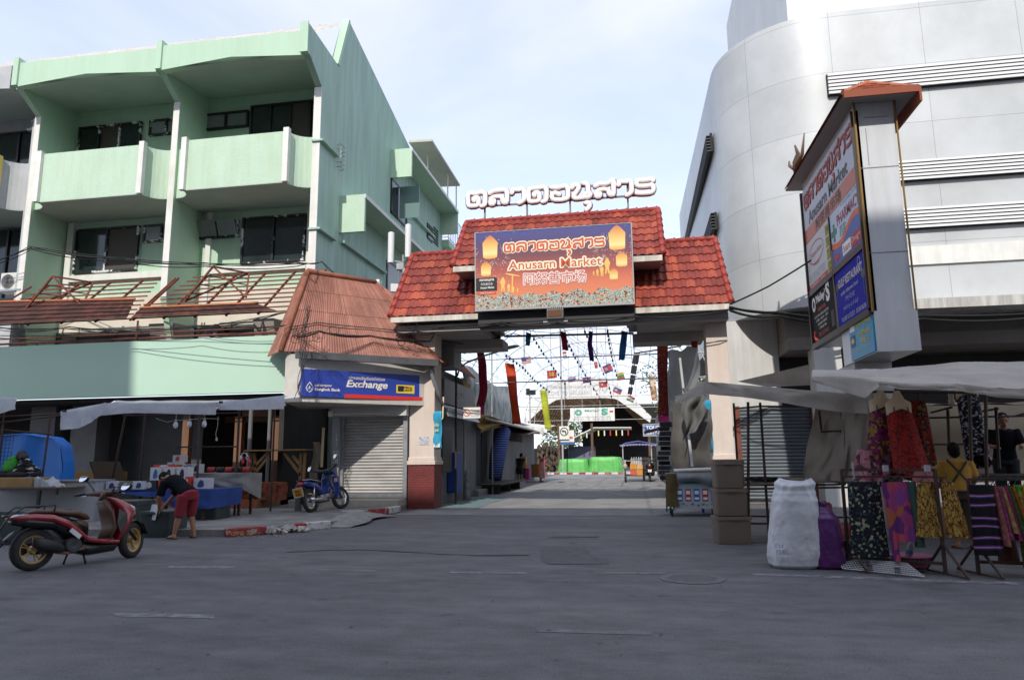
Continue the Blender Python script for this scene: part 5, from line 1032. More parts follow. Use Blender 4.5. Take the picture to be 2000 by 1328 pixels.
    for s in (-1, 1): c.ell(hd+hf*.085*k+hr*s*.031*k+hup*.012*k, .012*k, .008*k, .007*k, 8, 5, rot); c.ell(hd+hf*.084*k+hr*s*.031*k+hup*.032*k, .019*k, .008*k, .004*k, 8, 5, rot)
    c.ell(hd+hf*.088*k-hup*.055*k, .022*k, .007*k, .005*k, 8, 5, rot); c.build('face_features', mat('dark_features', (.035, .014, .012), .5), o)
    if shoes:
        for nm in ('legL', 'legR'):
            a = [Vector(q) for q in J[nm]]; t = a[3]; d = (t-a[2]); d.z = 0; d.normalize(); sd = Vector((-d.y, d.x, 0)); fl = a[2].copy(); fl.z = t.z
            c = MB(); sweep(c, [(fl-d*.07*k+Vector((0, 0, .006)), sd*.036*k, Vector((0, 0, .008))), (fl+d*.03*k+Vector((0, 0, .006)), sd*.036*k, Vector((0, 0, .008))), (t-d*.04*k+Vector((0, 0, .006)), sd*.052*k, Vector((0, 0, .008))), (t+d*.03*k+Vector((0, 0, .006)), sd*.04*k, Vector((0, 0, .008)))], 10)
            q = t-d*.01*k+Vector((0, 0, .03)); c.tube([q-sd*.045+Vector((0, 0, -.015))-d*.05, q+Vector((0, 0, .022)), q+sd*.045+Vector((0, 0, -.015))-d*.05], .007, 6); c.build('sandal', shoes, o)
    return o
def stand(x, y, f, h=1.55, z=0, lean=0.0, arms='down'):
    """joints of a standing figure facing f"""
    f = Vector((*f, 0)).normalized(); r = Vector((f.y, -f.x, 0)); k = h/1.62; b = Vector((x, y, z)); U = Vector((0, 0, 1))
    J = {'hip': b+U*.86*k, 'chest': b+U*1.22*k+f*lean, 'neck': b+U*1.37*k+f*(.02+lean*1.4), 'head': b+U*1.495*k+f*(.035+lean*1.7)}
    for s, n in ((-1, 'L'), (1, 'R')):
        sh = b+U*1.31*k+r*s*.175*k+f*lean*1.2; J['leg'+n] = [b+U*.84*k+r*s*.09*k, b+U*.45*k+r*s*.10*k+f*.01, b+U*.08*k+r*s*.11*k-f*.02, b+r*s*.13*k+f*.15*k+U*.004]
        if arms == 'down': J['arm'+n] = [sh, sh-U*.27*k+r*s*.05, sh-U*.48*k+r*s*.05+f*.08]
        elif arms == 'front': J['arm'+n] = [sh, sh-U*.25*k+r*s*.06+f*.04, sh-U*.26*k+r*s*.0+f*.27*k]
        elif arms == 'work': J['arm'+n] = [sh, sh-U*.26*k+r*s*.07+f*.03, sh-U*.36*k+r*s*.05+f*.24*k]
    return J
# ================================================================== bending man by the left stall
F_ = Vector((-.97, .24, 0)); R_ = Vector((.24, .97, 0)); hp = Vector((-8.02, 11.82, .78)); U_ = Vector((0, 0, 1))
ch = hp+F_*.34+U_*.20; nk = ch+F_*.16+U_*.06
J = {'hip': hp, 'chest': ch, 'neck': nk, 'head': nk+F_*.11+U_*.02, 'face': F_*.6-U_*.8,
     'armL': [ch-R_*.17+F_*.08, ch-R_*.22+F_*.12-U_*.26, ch-R_*.14+F_*.20-U_*.47], 'armR': [ch+R_*.17+F_*.08, ch+R_*.16+F_*.2-U_*.25, ch+R_*.04+F_*.3-U_*.44],
     'legL': [hp-R_*.10-U_*.02, hp-R_*.13-U_*.38+F_*.05, Vector((-8.14, 11.66, .08)), Vector((-8.30, 11.74, .004))], 'legR': [hp+R_*.10-U_*.02, hp+R_*.13-U_*.38+F_*.04, Vector((-7.93, 11.93, .08)), Vector((-8.04, 12.03, .004))]}
man = person('man in black T-shirt and red shorts bending over a dark tub beside the left stall', J, mat('black_tshirt', (.009, .010, .014), .95, spec=.1), mat('wine_red_shorts', (.24, .018, .03), .85), .45, .55, bottom_name='shorts', shoes=mat('dark_sandal', (.03, .02, .02)))
# held white sheet of packaging
g = MB(); c = J['armL'][2]+F_*.06-U_*.08; g.prism([c+R_*-.02+U_*.16-F_*.06, c+R_*.02+U_*.16+F_*.16, c+R_*.02-U_*.10+F_*.22, c-R_*.02-U_*.12-F_*.0], R_*.008)
one('paper_bag', g, mat('white_card', (.62, .64, .68), .6, (.3, .42, .6), scale=5, lo=.5, hi=.75), 'white card packet held in the hands of the bending man', 'packet')
# ================================================================== dark plastic tubs
TUB = mat('grey_green_plastic', (.035, .05, .05), .55, (.05, .065, .065), scale=4)
def tub(x0, x1, y0, y1, z0, z1, label, m=TUB, lid=True, rz=0, name='storage_tub'):
    cx, cy = (x0+x1)/2, (y0+y1)/2; t_ = thing(name, label, 'tub', (cx, cy, z0)); w, d = (x1-x0)/2, (y1-y0)/2
    g = MB(); ax = Vector((math.cos(rz), math.sin(rz), 0)); ay = Vector((-ax.y, ax.x, 0)); C_ = Vector((cx, cy, 0))
    sweep(g, [(C_+U_*z0, ax*w*.92, ay*d*.92), (C_+U_*(z0+.02), ax*w*.94, ay*d*.94), (C_+U_*(z1-.05), ax*w*.985, ay*d*.985), (C_+U_*(z1-.05), ax*w*1.03, ay*d*1.04), (C_+U_*z1, ax*w*1.03, ay*d*1.04)], 32, 7); g.build('bin', m, t_, auto=35)
    if lid:
        g = MB(); sweep(g, [(C_+U_*(z1+.002), ax*w*1.0, ay*d*1.0), (C_+U_*(z1+.025), ax*w*1.0, ay*d*1.0), (C_+U_*(z1+.035), ax*w*.9, ay*d*.9)], 32, 7); g.build('lid', m, t_, auto=35)
    g = MB()
    for s in (-1, 1): g.obox(C_+ax*s*0+ay*-d*1.06+U_*(z1-.03), ax*.09, ay*.015, U_*.018); break
    g.build('handle', m, t_, bevel=.004)
    return t_
tub(-9.0, -8.42, 11.85, 12.5, 0, .46, 'open dark grey tub standing on the road under the bending man', lid=False)
tub(-9.75, -8.95, 14.2, 14.8, .12, .47, 'dark grey tub tucked under the blue cloth at the right end of the left stall')
tub(-10.35, -9.6, 12.5, 13.1, .12, .58, 'dark grey tub behind the red scooter beside the white counter')
tub(-10.9, -9.9, 10.6, 11.3, 0, .52, 'dark grey tub at the left photo edge behind the scooter rack')
# ================================================================== left stall: frame, awning, tables
sf = thing('market_stall', 'rusty steel pole frame of the gadget stall on the left pavement', 'stall frame', (-10.8, 15, .12))
g = MB(); 
for (a, b) in (((458, 1006), (468, 789)),):
    g.tube([G(458, 1006, .12), Y(468, 789, 15.4)], .028, 8)
g.build('pole', IRON, sf)
p1_, p2_ = Y(386, 960, 14.6), Y(390, 800, 14.6); p1_.z = .12
for (a, b) in ((p1_, p2_), (Vector((-12.6, 15.4, .12)), Y(245, 812, 15.4)), (Vector((-12.5, 16.4, .12)), Vector((-12.5, 16.4, 2.75))), (Vector((-9.0, 16.6, .12)), Vector((-9.0, 16.6, 2.8)))):
    g = MB(); g.tube([a, b], .025, 8); g.build('pole', IRON, sf)
for (a, b) in ((Y(240, 812, 15.4), Y(470, 806, 15.4)), (Y(345, 873, 15.4), Y(463, 872, 15.4)), (Vector((-9.1, 16.6, 2.75)), Y(425, 800, 14.6)), (Vector((-12.5, 16.4, 2.7)), Vector((-9, 16.6, 2.75)))):
    g = MB(); g.tube([a, b], .02, 6); g.build('rail', IRON, sf)
PLAS = mat('cloudy_plastic', (.80, .83, .88), .35, (.64, .67, .72), scale=2.2, trans=.6, bump=.3, bscale=5)
aw = thing('plastic_awning', 'crumpled white plastic sheet awning over the gadget stall on the left', 'awning', (-11, 15, 2.5))
A1, A2, A3, A4 = Y(120, 803, 13.9), Y(200, 788, 14.3), Y(425, 786, 14.6), Y(556, 772, 15.9); B1, B2 = Y(230, 782, 17.2), Y(556, 776, 17.4)
g = MB(); sheet(g, A2, A3, Vector((-9.6, 17.3, 2.95)), B1, .03, 18, 10, .02, 3); sheet(g, A3, A4, Vector((-8.5, 17.3, 3.0)), Vector((-9.6, 17.3, 2.95)), .03, 12, 8, .02, 4); sheet(g, A1, A2, B1, Vector((-14.3, 16.8, 2.7)), .05, 8, 8, .03, 5); top_ = g.build('sheet', PLAS, aw, smooth=True)
g = MB(); valance(g, [A1, A1.lerp(A2, .5), A2, A2.lerp(A3, .3), A3], [.42, .47, .27, .22, .28], .06, 7, 9, 2); g.build('valance', PLAS, aw, smooth=True)
g = MB(); valance(g, [A3, A3.lerp(A4, .5), A4], [.17, .26, .33], .05, 6, 10, 6, (.5, -.8, 0)); g.build('valance', PLAS, aw, smooth=True)
g = MB()
for q in (A1, A3): g.rbox(q+Vector((.1, -.03, 0)), .07, .05, .05)
g.build('clip', BLK, aw)
lp = thing('plastic_awning', 'corner of a white plastic sheet awning hanging at the left photo edge', 'awning', (-14, 13.5, 2.6))
g = MB(); valance(g, [Y(-120, 770, 13.4), Y(-20, 778, 13.4), Y(32, 777, 13.4)], [.5, .42, .25], .05, 6, 8, 9); sheet(g, Y(-120, 772, 13.4), Y(32, 777, 13.4), Y(38, 782, 15), Y(-100, 776, 15), .05, 8, 5, .02, 8); g.build('sheet', PLAS, lp, smooth=True)
BCL = mat('blue_table_cloth', (.018, .05, .21), .85, (.024, .065, .26), scale=2, bump=.25, bscale=12); GCL = mat('grey_table_cloth', (.30, .29, .27), .85, (.24, .235, .22), scale=2, bump=.3, bscale=10)
tb = thing('stall_table', 'low table with blue cloth holding the gadget boxes', 'table', (-10.2, 14.6, .12))
g = MB(); g.box(-11.55, -8.98, 13.95, 15.1, .70, .74); g.build('tabletop', WOODD, tb)
for x in (-11.4, -10.4, -9.15):
    for y in (14.05, 15.0): g = MB(); g.box(x-.025, x+.025, y-.025, y+.025, .12, .70); g.build('leg', IRON, tb)
g = MB(); sheet(g, (-11.65, 13.9, .752), (-8.92, 13.9, .765), (-8.92, 15.15, .765), (-11.65, 15.15, .765), 0, 14, 8, .004, 2); valance(g, [(-11.65, 13.9, .752), (-10.2, 13.9, .75), (-9.75, 13.9, .76), (-8.92, 13.9, .765), (-8.9, 15.1, .765)], [.05, .13, .38, .40, .36], .05, 6, 9, 4); cl_ = g.build('blue_cloth', BCL, tb, smooth=True)
tb2 = thing('stall_table', 'raised display step under a grey cloth at the back of the gadget stall', 'table', (-10, 15.5, .12))
g = MB(); g.box(-11.0, -8.95, 15.15, 15.85, 1.02, 1.06); g.build('tabletop', WOODD, tb2)
for x in (-10.9, -9.05):
    for y in (15.25, 15.75): g = MB(); g.box(x-.025, x+.025, y-.025, y+.025, .12, 1.02); g.build('leg', IRON, tb2)
g = MB(); sheet(g, (-11.0, 15.1, 1.075), (-8.92, 15.1, 1.075), (-8.92, 15.9, 1.08), (-11.0, 15.9, 1.08), 0, 12, 6, .004, 5); valance(g, [(-11.0, 15.1, 1.075), (-9.9, 15.1, 1.075), (-8.92, 15.1, 1.075), (-8.88, 15.9, 1.075)], [.2, .26, .34, .62], .11, 8, 9, 7, (.5, -.7, 0)); g.build('grey_cloth', GCL, tb2, smooth=True)
# boxes and gadgets on the two steps
WB_ = mat('white_carton', (.55, .56, .58), .5); RB_ = mat('red_carton', (.50, .05, .025), .5); NB_ = mat('navy_carton', (.03, .05, .16), .5); GB_ = mat('green_grey_carton', (.14, .17, .12), .6); KB_ = mat('black_carton', (.018, .018, .02), .5)
def carton(x, y, z, w, d, h, m, pic, label, group=None, rz=0):
    t_ = thing('carton', label, 'box', (x, y, z), rz, group)
    g = MB(); g.box(-w/2, w/2, -d/2, d/2, 0, h); local(g, (x, y, z), rz); g.build('box', m, t_, bevel=.003)
    g = MB(); pl = Plane((-w/2, -d/2-.001, 0), (1, 0, 0), (0, 0, 1)); sweep_ = [(w*.3, h*.15), (w*.55, h*.12), (w*.72, h*.3), (w*.66, h*.75), (w*.5, h*.88), (w*.36, h*.7), (w*.28, h*.4)]; g.poly([pl.p(a, b, .002) for a, b in sweep_]); local(g, (x, y, z), rz); g.build('printed_picture', pic, t_)
    return t_
GW = 'gadget cartons on the left stall'
for i, x in enumerate((-11.36, -11.02, -10.7)): carton(x, 14.1, .77, .30, .2, .17, GB_ if i == 1 else WB_, NB_ if i != 1 else WB_, ('flat white carton at the left end of the blue clothed table', 'flat green grey carton on the blue cloth near the left end', 'flat white carton just left of the stack of picture boxes')[i], GW)
for i, x in enumerate((-10.42, -10.1, -9.78)): carton(x, 14.25, .955, .26, .22, .28, WB_, (mat('pic_blue', (.05, .12, .4)), KB_, KB_)[i], ('upright white carton with blue picture on the front stack', 'upright white carton with black picture in the middle of the front stack', 'upright white carton with black picture behind the bending man')[i], GW)
for i, (x, m, p) in enumerate(((-10.5, KB_, WB_), (-10.08, RB_, KB_), (-9.72, WB_, RB_))): carton(x, 14.18, .77, .38 if i < 2 else .24, .26, .18, m, p, ('flat black carton in the lowest row of the stack', 'flat bright red carton in the lowest row of the stack', 'small white carton with red print in the lowest row of the stack')[i], GW)
carton(-10.35, 14.45, 1.24, .5, .3, .05, RB_, WB_, 'thin red and white carton lying on top of the front stack', GW, .1)
carton(-9.35, 14.3, .77, .36, .2, .22, WB_, NB_, 'white carton with long blue speaker picture right of the bending man', GW); carton(-9.62, 14.2, .77, .09, .2, .26, RB_, WB_, 'narrow upright orange red carton right of the bending man', GW)
carton(-10.75, 15.3, 1.10, .32, .2, .24, WB_, KB_, 'white carton at the left end of the back step', GW); carton(-10.45, 15.3, 1.09, .2, .2, .2, WB_, NB_, 'white carton with navy headphone picture on the back step', GW); carton(-10.2, 15.35, 1.09, .18, .2, .2, WB_, KB_, 'white carton with black headphone picture on the back step', GW)
carton(-10.72, 15.4, 1.345, .26, .2, .16, WB_, RB_, 'white carton stacked highest at the left of the back step', GW)
def speaker(x, y, z, m, label):
    t_ = thing('portable_speaker', label, 'speaker', (x, y, z)); g = MB(); sweep(g, [((x-.09, y, z+.065), (0, .05, 0), (0, 0, .05)), ((x-.08, y, z+.065), (0, .062, 0), (0, 0, .062)), ((x+.08, y, z+.065), (0, .062, 0), (0, 0, .062)), ((x+.09, y, z+.065), (0, .05, 0), (0, 0, .05))], 16); g.build('body', m, t_, smooth=True)
    g = MB(); 
    for s in (-1, 1): g.lathe([(.05, 0), (.05, .012), (.02, .014)], (x+s*.088, y, z+.065), 14, (s, 0, 0))
    g.build('end_cap', KB_, t_)
SPK = 'cylinder speakers on the back step'
for i, (x, m, n_) in enumerate(((-9.95, mat('speaker_red', (.5, .03, .03), .5), 'red cylinder speaker at the left of the speaker row'), (-9.72, KB_, 'black cylinder speaker second in the speaker row'), (-9.49, mat('speaker_red', (.5, .03, .03)), 'red cylinder speaker in the middle of the speaker row'), (-9.26, KB_, 'black cylinder speaker right of the middle red one'), (-9.05, mat('speaker_red', (.5, .03, .03)), 'red cylinder speaker at the right end of the row by the pole'))): speaker(x, 15.5, 1.09, m, n_)
def headphone(x, y, z, m, label):
    t_ = thing('headphones', label, 'headphones', (x, y, z)); g = MB(); g.tube([(x-.08*math.cos(a), y, z+.08+.10*math.sin(a)) for a in [i*math.pi/10 for i in range(11)]], .012, 6); g.build('headband', m, t_, smooth=True)
    for s in (-1, 1): g = MB(); g.ell((x+s*.08, y, z+.06), .03, .05, .055, 10, 8); g.build('ear_cup', m, t_, smooth=True)
headphone(-10.6, 15.15, 1.09, KB_, 'black headphones standing before the white cartons on the back step'); headphone(-10.3, 15.14, 1.09, NB_, 'navy headphones standing in front of the back step cartons'); headphone(-9.06, 15.38, 1.36, WB_, 'white headphones hanging on the right pole above the speakers'); headphone(-8.98, 15.34, 1.27, mat('speaker_red', (.5, .03, .03)), 'red headphones hanging on the right pole below the white ones')
headphone(-9.85, 14.9, .80, mat('speaker_red', (.5, .03, .03)), 'red headphones lying between the two steps of the gadget stall'); headphone(-9.6, 14.85, .80, mat('magenta_plastic', (.4, .02, .2)), 'magenta headphones lying between the two steps of the gadget stall')
# hanging bulbs
BULB = mat('white_bulb', (.75, .76, .78), .3)
for i, (px, py) in enumerate(((343, 829), (370, 828), (399, 827))):
    c = Y(px, py, 14.7); t_ = thing('light_bulb', ('leftmost of the three white bulbs under the plastic awning', 'middle one of the three white bulbs under the plastic awning', 'right and largest of the three white bulbs under the plastic awning')[i], 'bulb', c, group='bulbs under the left awning')
    g = MB(); dx = (.0, .05, 0)[i]; g.lathe([(.012, -.09), (.04, -.07), (.055, -.02), (.045, .03), (.025, .06)], c, 14, (dx*4, 0, 1)); g.build('globe', BULB, t_, smooth=True)
    g = MB(); g.lathe([(.022, .05), (.026, .11), (.012, .12)], c, 10, (dx*4, 0, 1)); g.tube([c+U_*.1, c+U_*.26], .006, 5); g.build('socket', mat('bulb_socket', (.5, .5, .5)), t_)
c = Y(423, 858, 14.7); g = MB(); g.tube([c+U_*.52, c+U_*.3+Vector((.01, 0, 0)), c+U_*.12-Vector((.03, 0, 0)), c+U_*.02], .006, 5); g.rbox(c, .035, .03, .06); one('power_cord', g, mat('cream_cable', (.45, .42, .38)), 'cream cord with a plug dangling right of the bulbs', 'cord')
g = MB(); q = [Y(305, 817, 14.7), Y(325, 824, 14.7), Y(343, 821, 14.7), Y(370, 819, 14.7), Y(400, 817, 14.7), Y(428, 818, 14.7)]; g.tube(q, .007, 5); one('light_cable', g, mat('cream_cable', (.45, .42, .38)), 'thin cable looping between the bulbs of the left stall', 'cable')
# ================================================================== far left stall with blue tarpaulin
BT = mat('blue_tarpaulin', (.012, .17, .62), .5, (.015, .21, .70), scale=1.5, bump=.4, bscale=6)
TP = (-14.0, 14.5, 15.4)
g = MB(); prof = [(-15.4, 1.90), (-14.9, 2.0), (-14.2, 2.03), (-13.75, 1.96), (-13.45, 1.93), (-13.2, 1.75), (-13.08, 1.35), (-13.02, .75), (-13.0, .2)]
def tarp(u, v):
    f = u*(len(prof)-1); i = min(int(f), len(prof)-2); t = f-i; x = prof[i][0]*(1-t)+prof[i+1][0]*t; z = prof[i][1]*(1-t)+prof[i+1][1]*t; w = min(1, v*1.0)
    return Vector((x+.02*math.sin(v*19), 14.5+.03*math.sin(x*7+z*5)+.04*math.sin(z*4), z*(1-v)+.15*v)) if v <= 1 else None
g.grid(tarp, 32, 14); g.grid(lambda u, v: Vector((tarp(u, 0).x, 14.5+.35*v+.0, tarp(u, 0).z+.02*math.sin(9*v))), 32, 6); one('tarpaulin', g, BT, 'bright blue tarpaulin draped over the goods of the far left stall', 'tarpaulin', smooth=True)
wp = thing('market_stall', 'rusty pole frame with crossbars of the far left stall', 'stall frame', (-13.5, 13.8, .12))
for (a, b) in ((Y(100, 805, 13.8), Y(80, 950, 13.8)), (Y(8, 800, 13.6), Y(-6, 960, 13.6)), (Y(-30, 815, 13.6), Y(118, 808, 14.2)), (Y(-30, 829, 13.4), Y(120, 811, 14.2)), (Y(-10, 838, 13.6), Y(100, 848, 13.8))):
    g = MB(); a.z = a.z; g.tube([a, b], .022, 6); g.build('pole', IRON, wp)
wg = thing('wire_grid', 'black wire mesh display panel at the left photo edge before the blue tarpaulin', 'wire panel', (-13.9, 13.5, .9)); g = MB(); 
q0, q1, q2, q3 = Y(-30, 960, 13.5), Y(12, 958, 13.5), Y(28, 845, 13.5), Y(-12, 845, 13.5)
for i in range(7): t = i/6; g.tube([q0.lerp(q1, t), q3.lerp(q2, t)], .005, 4)
for i in range(16): t = i/15; g.tube([q0.lerp(q3, t), q1.lerp(q2, t)], .005, 4)
g.build('wires', BLK, wg)
bt = thing('display_table', 'black steel table with raised edge at the left edge of the photo', 'table', (-13, 13.2, 0)); y_ = 13.0
ta, tb_ = Y(-60, 951, y_), Y(113, 951, y_)
g = MB(); g.box(ta.x, tb_.x, y_, y_+.75, tb_.z-.02, tb_.z); g.build('tabletop', mat('plywood_edge', (.20, .15, .10), .8), bt); g = MB(); g.box(ta.x, tb_.x, y_-.01, y_+.03, tb_.z-.06, tb_.z-.021); g.box(tb_.x-.04, tb_.x, y_-.01, y_+.03, tb_.z-.15, tb_.z-.06); g.build('frame', BLK, bt)
c_ = Y(75, 960, y_).x; g = MB(); g.box(c_-.03, c_+.03, y_, y_+.05, 0, tb_.z-.06); g.build('leg', BLK, bt); g = MB(); g.box(ta.x+.1, ta.x+.16, y_, y_+.05, 0, tb_.z-.06); g.build('leg', BLK, bt)
zt = tb_.z; xa, xb_ = Y(-40, 935, 13.1).x, Y(66, 935, 13.1).x
g = MB(); g.box(xa, xb_, 13.05, 13.6, zt+.003, zt+.19); one('cardboard_box', g, mat('brown_cardboard', (.36, .23, .09), .85, (.28, .17, .07), scale=4), 'long flat brown cardboard box on the black table at the left', 'box', bevel=.004)
g = MB(); g.grid(lambda u, v: Vector((xb_+.04+.42*u, 13.08+.4*v, zt+.006+.19*(1-u**1.6)*(.8+.25*math.sin(7*v+4*u))+.02*math.sin(19*u+11*v))), 12, 10); g.grid(lambda u, v: Vector((xb_+.04+.42*u, 13.07+.01*math.sin(20*u), zt+.006+v*.19*(1-u**1.6))), 12, 4); one('plastic_bag', g, mat('white_poly', (.5, .52, .56), .4, (.4, .42, .46), scale=6, trans=.2), 'crumpled white plastic bag beside the brown cardboard box', 'bag', smooth=True)
hc = thing('clothes_heap', 'heap of green and black patterned clothes topped by a dark cap before the blue tarpaulin', 'clothes', (-13.6, 13.6, .9))
def blob(name, m, pts, par, rm=.02):
    g = MB()
    for (px, py, yy, rx, ry, rz_) in pts: g.ell(Y(px, py, yy), rx, ry, rz_, 12, 8)
    return g.build(name, m, par, remesh=rm)
blob('green_shirt', mat('lime_jersey', (.05, .36, .04), .8), [(24, 905, 13.6, .18, .12, .16), (20, 912, 13.6, .2, .12, .14), (30, 900, 13.6, .1, .1, .12)], hc); blob('patterned_shirt', print_mat('black_white_print', [(.012, .012, .015), (.02, .02, .022), (.45, .45, .45), (.015, .015, .02)], 14, kind='voronoi', stretch=(.6, 1, 1.6)), [(50, 907, 13.6, .16, .12, .14), (60, 914, 13.6, .13, .1, .1), (45, 918, 13.6, .3, .12, .12), (68, 920, 13.6, .14, .1, .09)], hc); blob('dark_cap', mat('charcoal_cap', (.02, .018, .018), .6), [(42, 889, 13.6, .12, .11, .11), (47, 893, 13.58, .09, .1, .09)], hc); blob('dark_trousers', mat('dark_fabric', (.02, .02, .025), .9), [(10, 926, 13.6, .3, .12, .09), (35, 926, 13.55, .3, .1, .08), (70, 925, 13.6, .14, .1, .09)], hc)
WC = mat('white_counter_board', (.42, .44, .47), .5, (.36, .38, .41), scale=1.3)
cn = thing('counter', 'large plain white counter box behind the scooter', 'counter', (-13.3, 14.0, 0)); xr = Y(184, 938, 13.7).x
g = MB(); g.box(-15.5, xr, 13.75, 14.3, .12, Y(184, 940, 13.7).z); g.build('panel', WC, cn); zc = Y(184, 940, 13.7).z; g = MB(); g.box(-15.52, xr+.02, 13.72, 14.32, zc, zc+.03); g.build('top_edge', mat('grey_edge', (.25, .26, .28), .5), cn)
g = MB(); g.obox((-12.6, 15.6, .75), (.012, .0, .005), (0, .5, .0), (-.30, .0, .62)); one('plywood_board', g, mat('dark_plywood', (.055, .035, .022), .8), 'dark plywood board leaning behind the white counter', 'board')
g = MB(); g.box(-15.7, -14.3, 17.6, 18.2, .12, 1.1); one('yellow_crate', g, mat('dim_yellow_crate', (.22, .11, .02), .7), 'dim yellow crate standing in the dark shop behind the white counter', 'crate')
# ================================================================== red scooter
def wheel(par, c, r, w, m_rim, ax=(0, 1, 0), spokes=5, tread=.0):
    c = Vector(c); a = Vector(ax); g = MB(); R0 = r*.68
    prof = [(R0, -w*.42), (r-w*.35, -w*.5), (r-w*.06, -w*.34), (r, 0), (r-w*.06, w*.34), (r-w*.35, w*.5), (R0, w*.42), (R0, -w*.42)]
    tg = g; tg.lathe(prof, c, 32, a)
    g = MB(); g.lathe([(R0+.004, -w*.36), (R0+.004, w*.36), (R0-.022, w*.28), (R0-.022, -w*.28), (R0+.004, -w*.36)], c, 32, a); g.lathe([(.001, -w*.35), (.045, -w*.35), (.05, 0), (.045, w*.35), (.001, w*.35)], c, 16, a)
    b = a.orthogonal().normalized(); d = a.cross(b)
    for i in range(spokes):
        for q in (-.16, .16) if spokes < 9 else (0,):
            t = 2*math.pi*i/spokes; o0 = b*math.cos(t)+d*math.sin(t); o1 = b*math.cos(t+q)+d*math.sin(t+q); g.bar(c+o0*.03, c+o1*(R0-.01), .012 if spokes < 9 else .004, .02 if spokes < 9 else .004, a)
    wh = g.build('wheel', m_rim, par, smooth=False)
    tg.build('tyre', mat('tyre_rubber', (.022, .021, .020), .85, (.035, .033, .03), scale=12), wh, smooth=True)
    return wh
def xform(mb, m): mb.v = [m @ v for v in mb.v]; return mb
RED = mat('scooter_red', (.30, .008, .018), .22, coat=.8, spec=.6); BRN = mat('scooter_brown', (.115, .062, .038), .55); GOLD = mat('gold_rim', (.50, .33, .11), .35, metal=.15); CHR = mat('chrome', (.6, .6, .6), .15, metal=1); LENS = mat('clear_lens', (.55, .56, .58), .1); GLB = mat('gloss_black', (.012, .012, .013), .25)
MIR = mat('mirror_face', (.75, .78, .82), .06, metal=.9)
hdg = math.atan2(1.28, .45)
sc = thing('scooter', 'red and brown scooter with gold wheels parked at the roadside', 'scooter', (-7.69, 8.17, 0), hdg)
SM = Matrix.Translation((-7.69, 8.17, 0)) @ Matrix.Rotation(hdg, 4, 'Z') @ Matrix.Rotation(R(-4), 4, 'X')
def sp(name, m, fill, par=sc, smooth=True, **k):
    g = MB(); fill(g); xform(g, SM); return g.build(name, m, par, smooth=smooth, **k)
def V(x, y, z): return Vector((x, y, z))
w1 = MB()
def wheel_at(par, c, r, w, rim, M_, sp_=5, steer=0, pivot=None):
    ax = Vector((-math.sin(steer), math.cos(steer), 0)); M3 = M_.to_3x3(); return wheel(par, M_ @ Vector(c), r, w, rim, (M3 @ ax).normalized(), sp_)
wheel_at(sc, (0, 0, .26), .262, .13, GOLD, SM); ST = R(24); fx = 1.33; wheel_at(sc, (fx, 0, .245), .25, .115, GOLD, SM, 5, ST)
def st(x, z, hz, hy, y=0): return (V(x, y, z), V(0, hy, 0), V(0, 0, hz))
sp('tail_body', RED, lambda g: [sweep(g, [st(-.31, .665, .012, .03, s*.03), st(-.22, .66, .035, .05, s*.06), st(-.05, .662, .045, .07, s*.085), st(.15, .635, .05, .075, s*.12), st(.33, .55, .055, .06, s*.15), st(.48, .43, .045, .04, s*.165), st(.62, .315, .03, .03, s*.165), st(.82, .275, .028, .028, s*.155), st(1.06, .25, .03, .03, s*.13)], 14, 2.6) for s in (-1, 1)])
sp('inner_body', GLB, lambda g: (sweep(g, [st(-.28, .62, .04, .08), st(-.1, .61, .075, .13), st(.2, .57, .09, .15), (V(.42, 0, .48), V(0, .16, 0), V(.05, 0, .12)), (V(.6, 0, .36), V(0, .14, 0), V(.05, 0, .14))], 14, 3), sweep(g, [st(.45, .25, .07, .13), st(.68, .19, .085, .15), st(1.02, .19, .07, .13), st(1.12, .24, .04, .08)], 14, 3)))
sp('seat', BRN, lambda g: sweep(g, [st(-.12, .715, .012, .05), st(-.02, .73, .03, .10), st(.2, .715, .03, .13), st(.34, .69, .04, .14), st(.5, .675, .045, .135), st(.64, .62, .045, .09), st(.69, .60, .02, .05)], 16, 2.6))
sp('seat_front_panel', BRN, lambda g: sweep(g, [st(.40, .57, .03, .13), st(.56, .52, .07, .12), st(.66, .45, .10, .09)], 14, 3))
sp('floorboard', BRN, lambda g: (g.box(.6, .98, -.15, .15, .285, .305), sweep(g, [(V(.93, 0, .30), V(0, .16, 0), V(.03, 0, .01)), (V(1.0, 0, .45), V(0, .17, 0), V(.03, 0, .0)), (V(.95, 0, .66), V(0, .16, 0), V(.035, 0, .0)), (V(.87, 0, .80), V(0, .10, 0), V(.04, 0, 0))], 14, 3)))
sp('front_apron', RED, lambda g: sweep(g, [(V(1.06, 0, .24), V(0, .12, 0), V(.05, 0, .01)), (V(1.13, 0, .40), V(0, .17, 0), V(.06, 0, .02)), (V(1.19, 0, .52), V(0, .185, 0), V(.09, 0, .03)), (V(1.20, 0, .62), V(0, .18, 0), V(.12, 0, .04)), (V(1.14, 0, .74), V(0, .14, 0), V(.09, 0, .03)), (V(1.02, 0, .83), V(0, .09, 0), V(.05, 0, .02)), (V(.95, 0, .86), V(0, .04, 0), V(.03, 0, .01))], 16, 2.6))
for s in (-1, 1): sp('side_pocket', GLB, lambda g: g.prism([V(1.02, s*.175, .70), V(1.12, s*.19, .62), V(1.14, s*.19, .50), V(1.05, s*.18, .36), V(1.0, s*.175, .50)], V(0, s*.012, 0)), smooth=False)
hl = sp('headlight', LENS, lambda g: sweep(g, [(V(1.20, 0, .755), V(0, .08, 0), V(.03, 0, .015)), (V(1.285, 0, .69), V(0, .13, 0), V(.025, 0, .035)), (V(1.315, 0, .60), V(0, .10, 0), V(.02, 0, .02))], 14, 2.4))
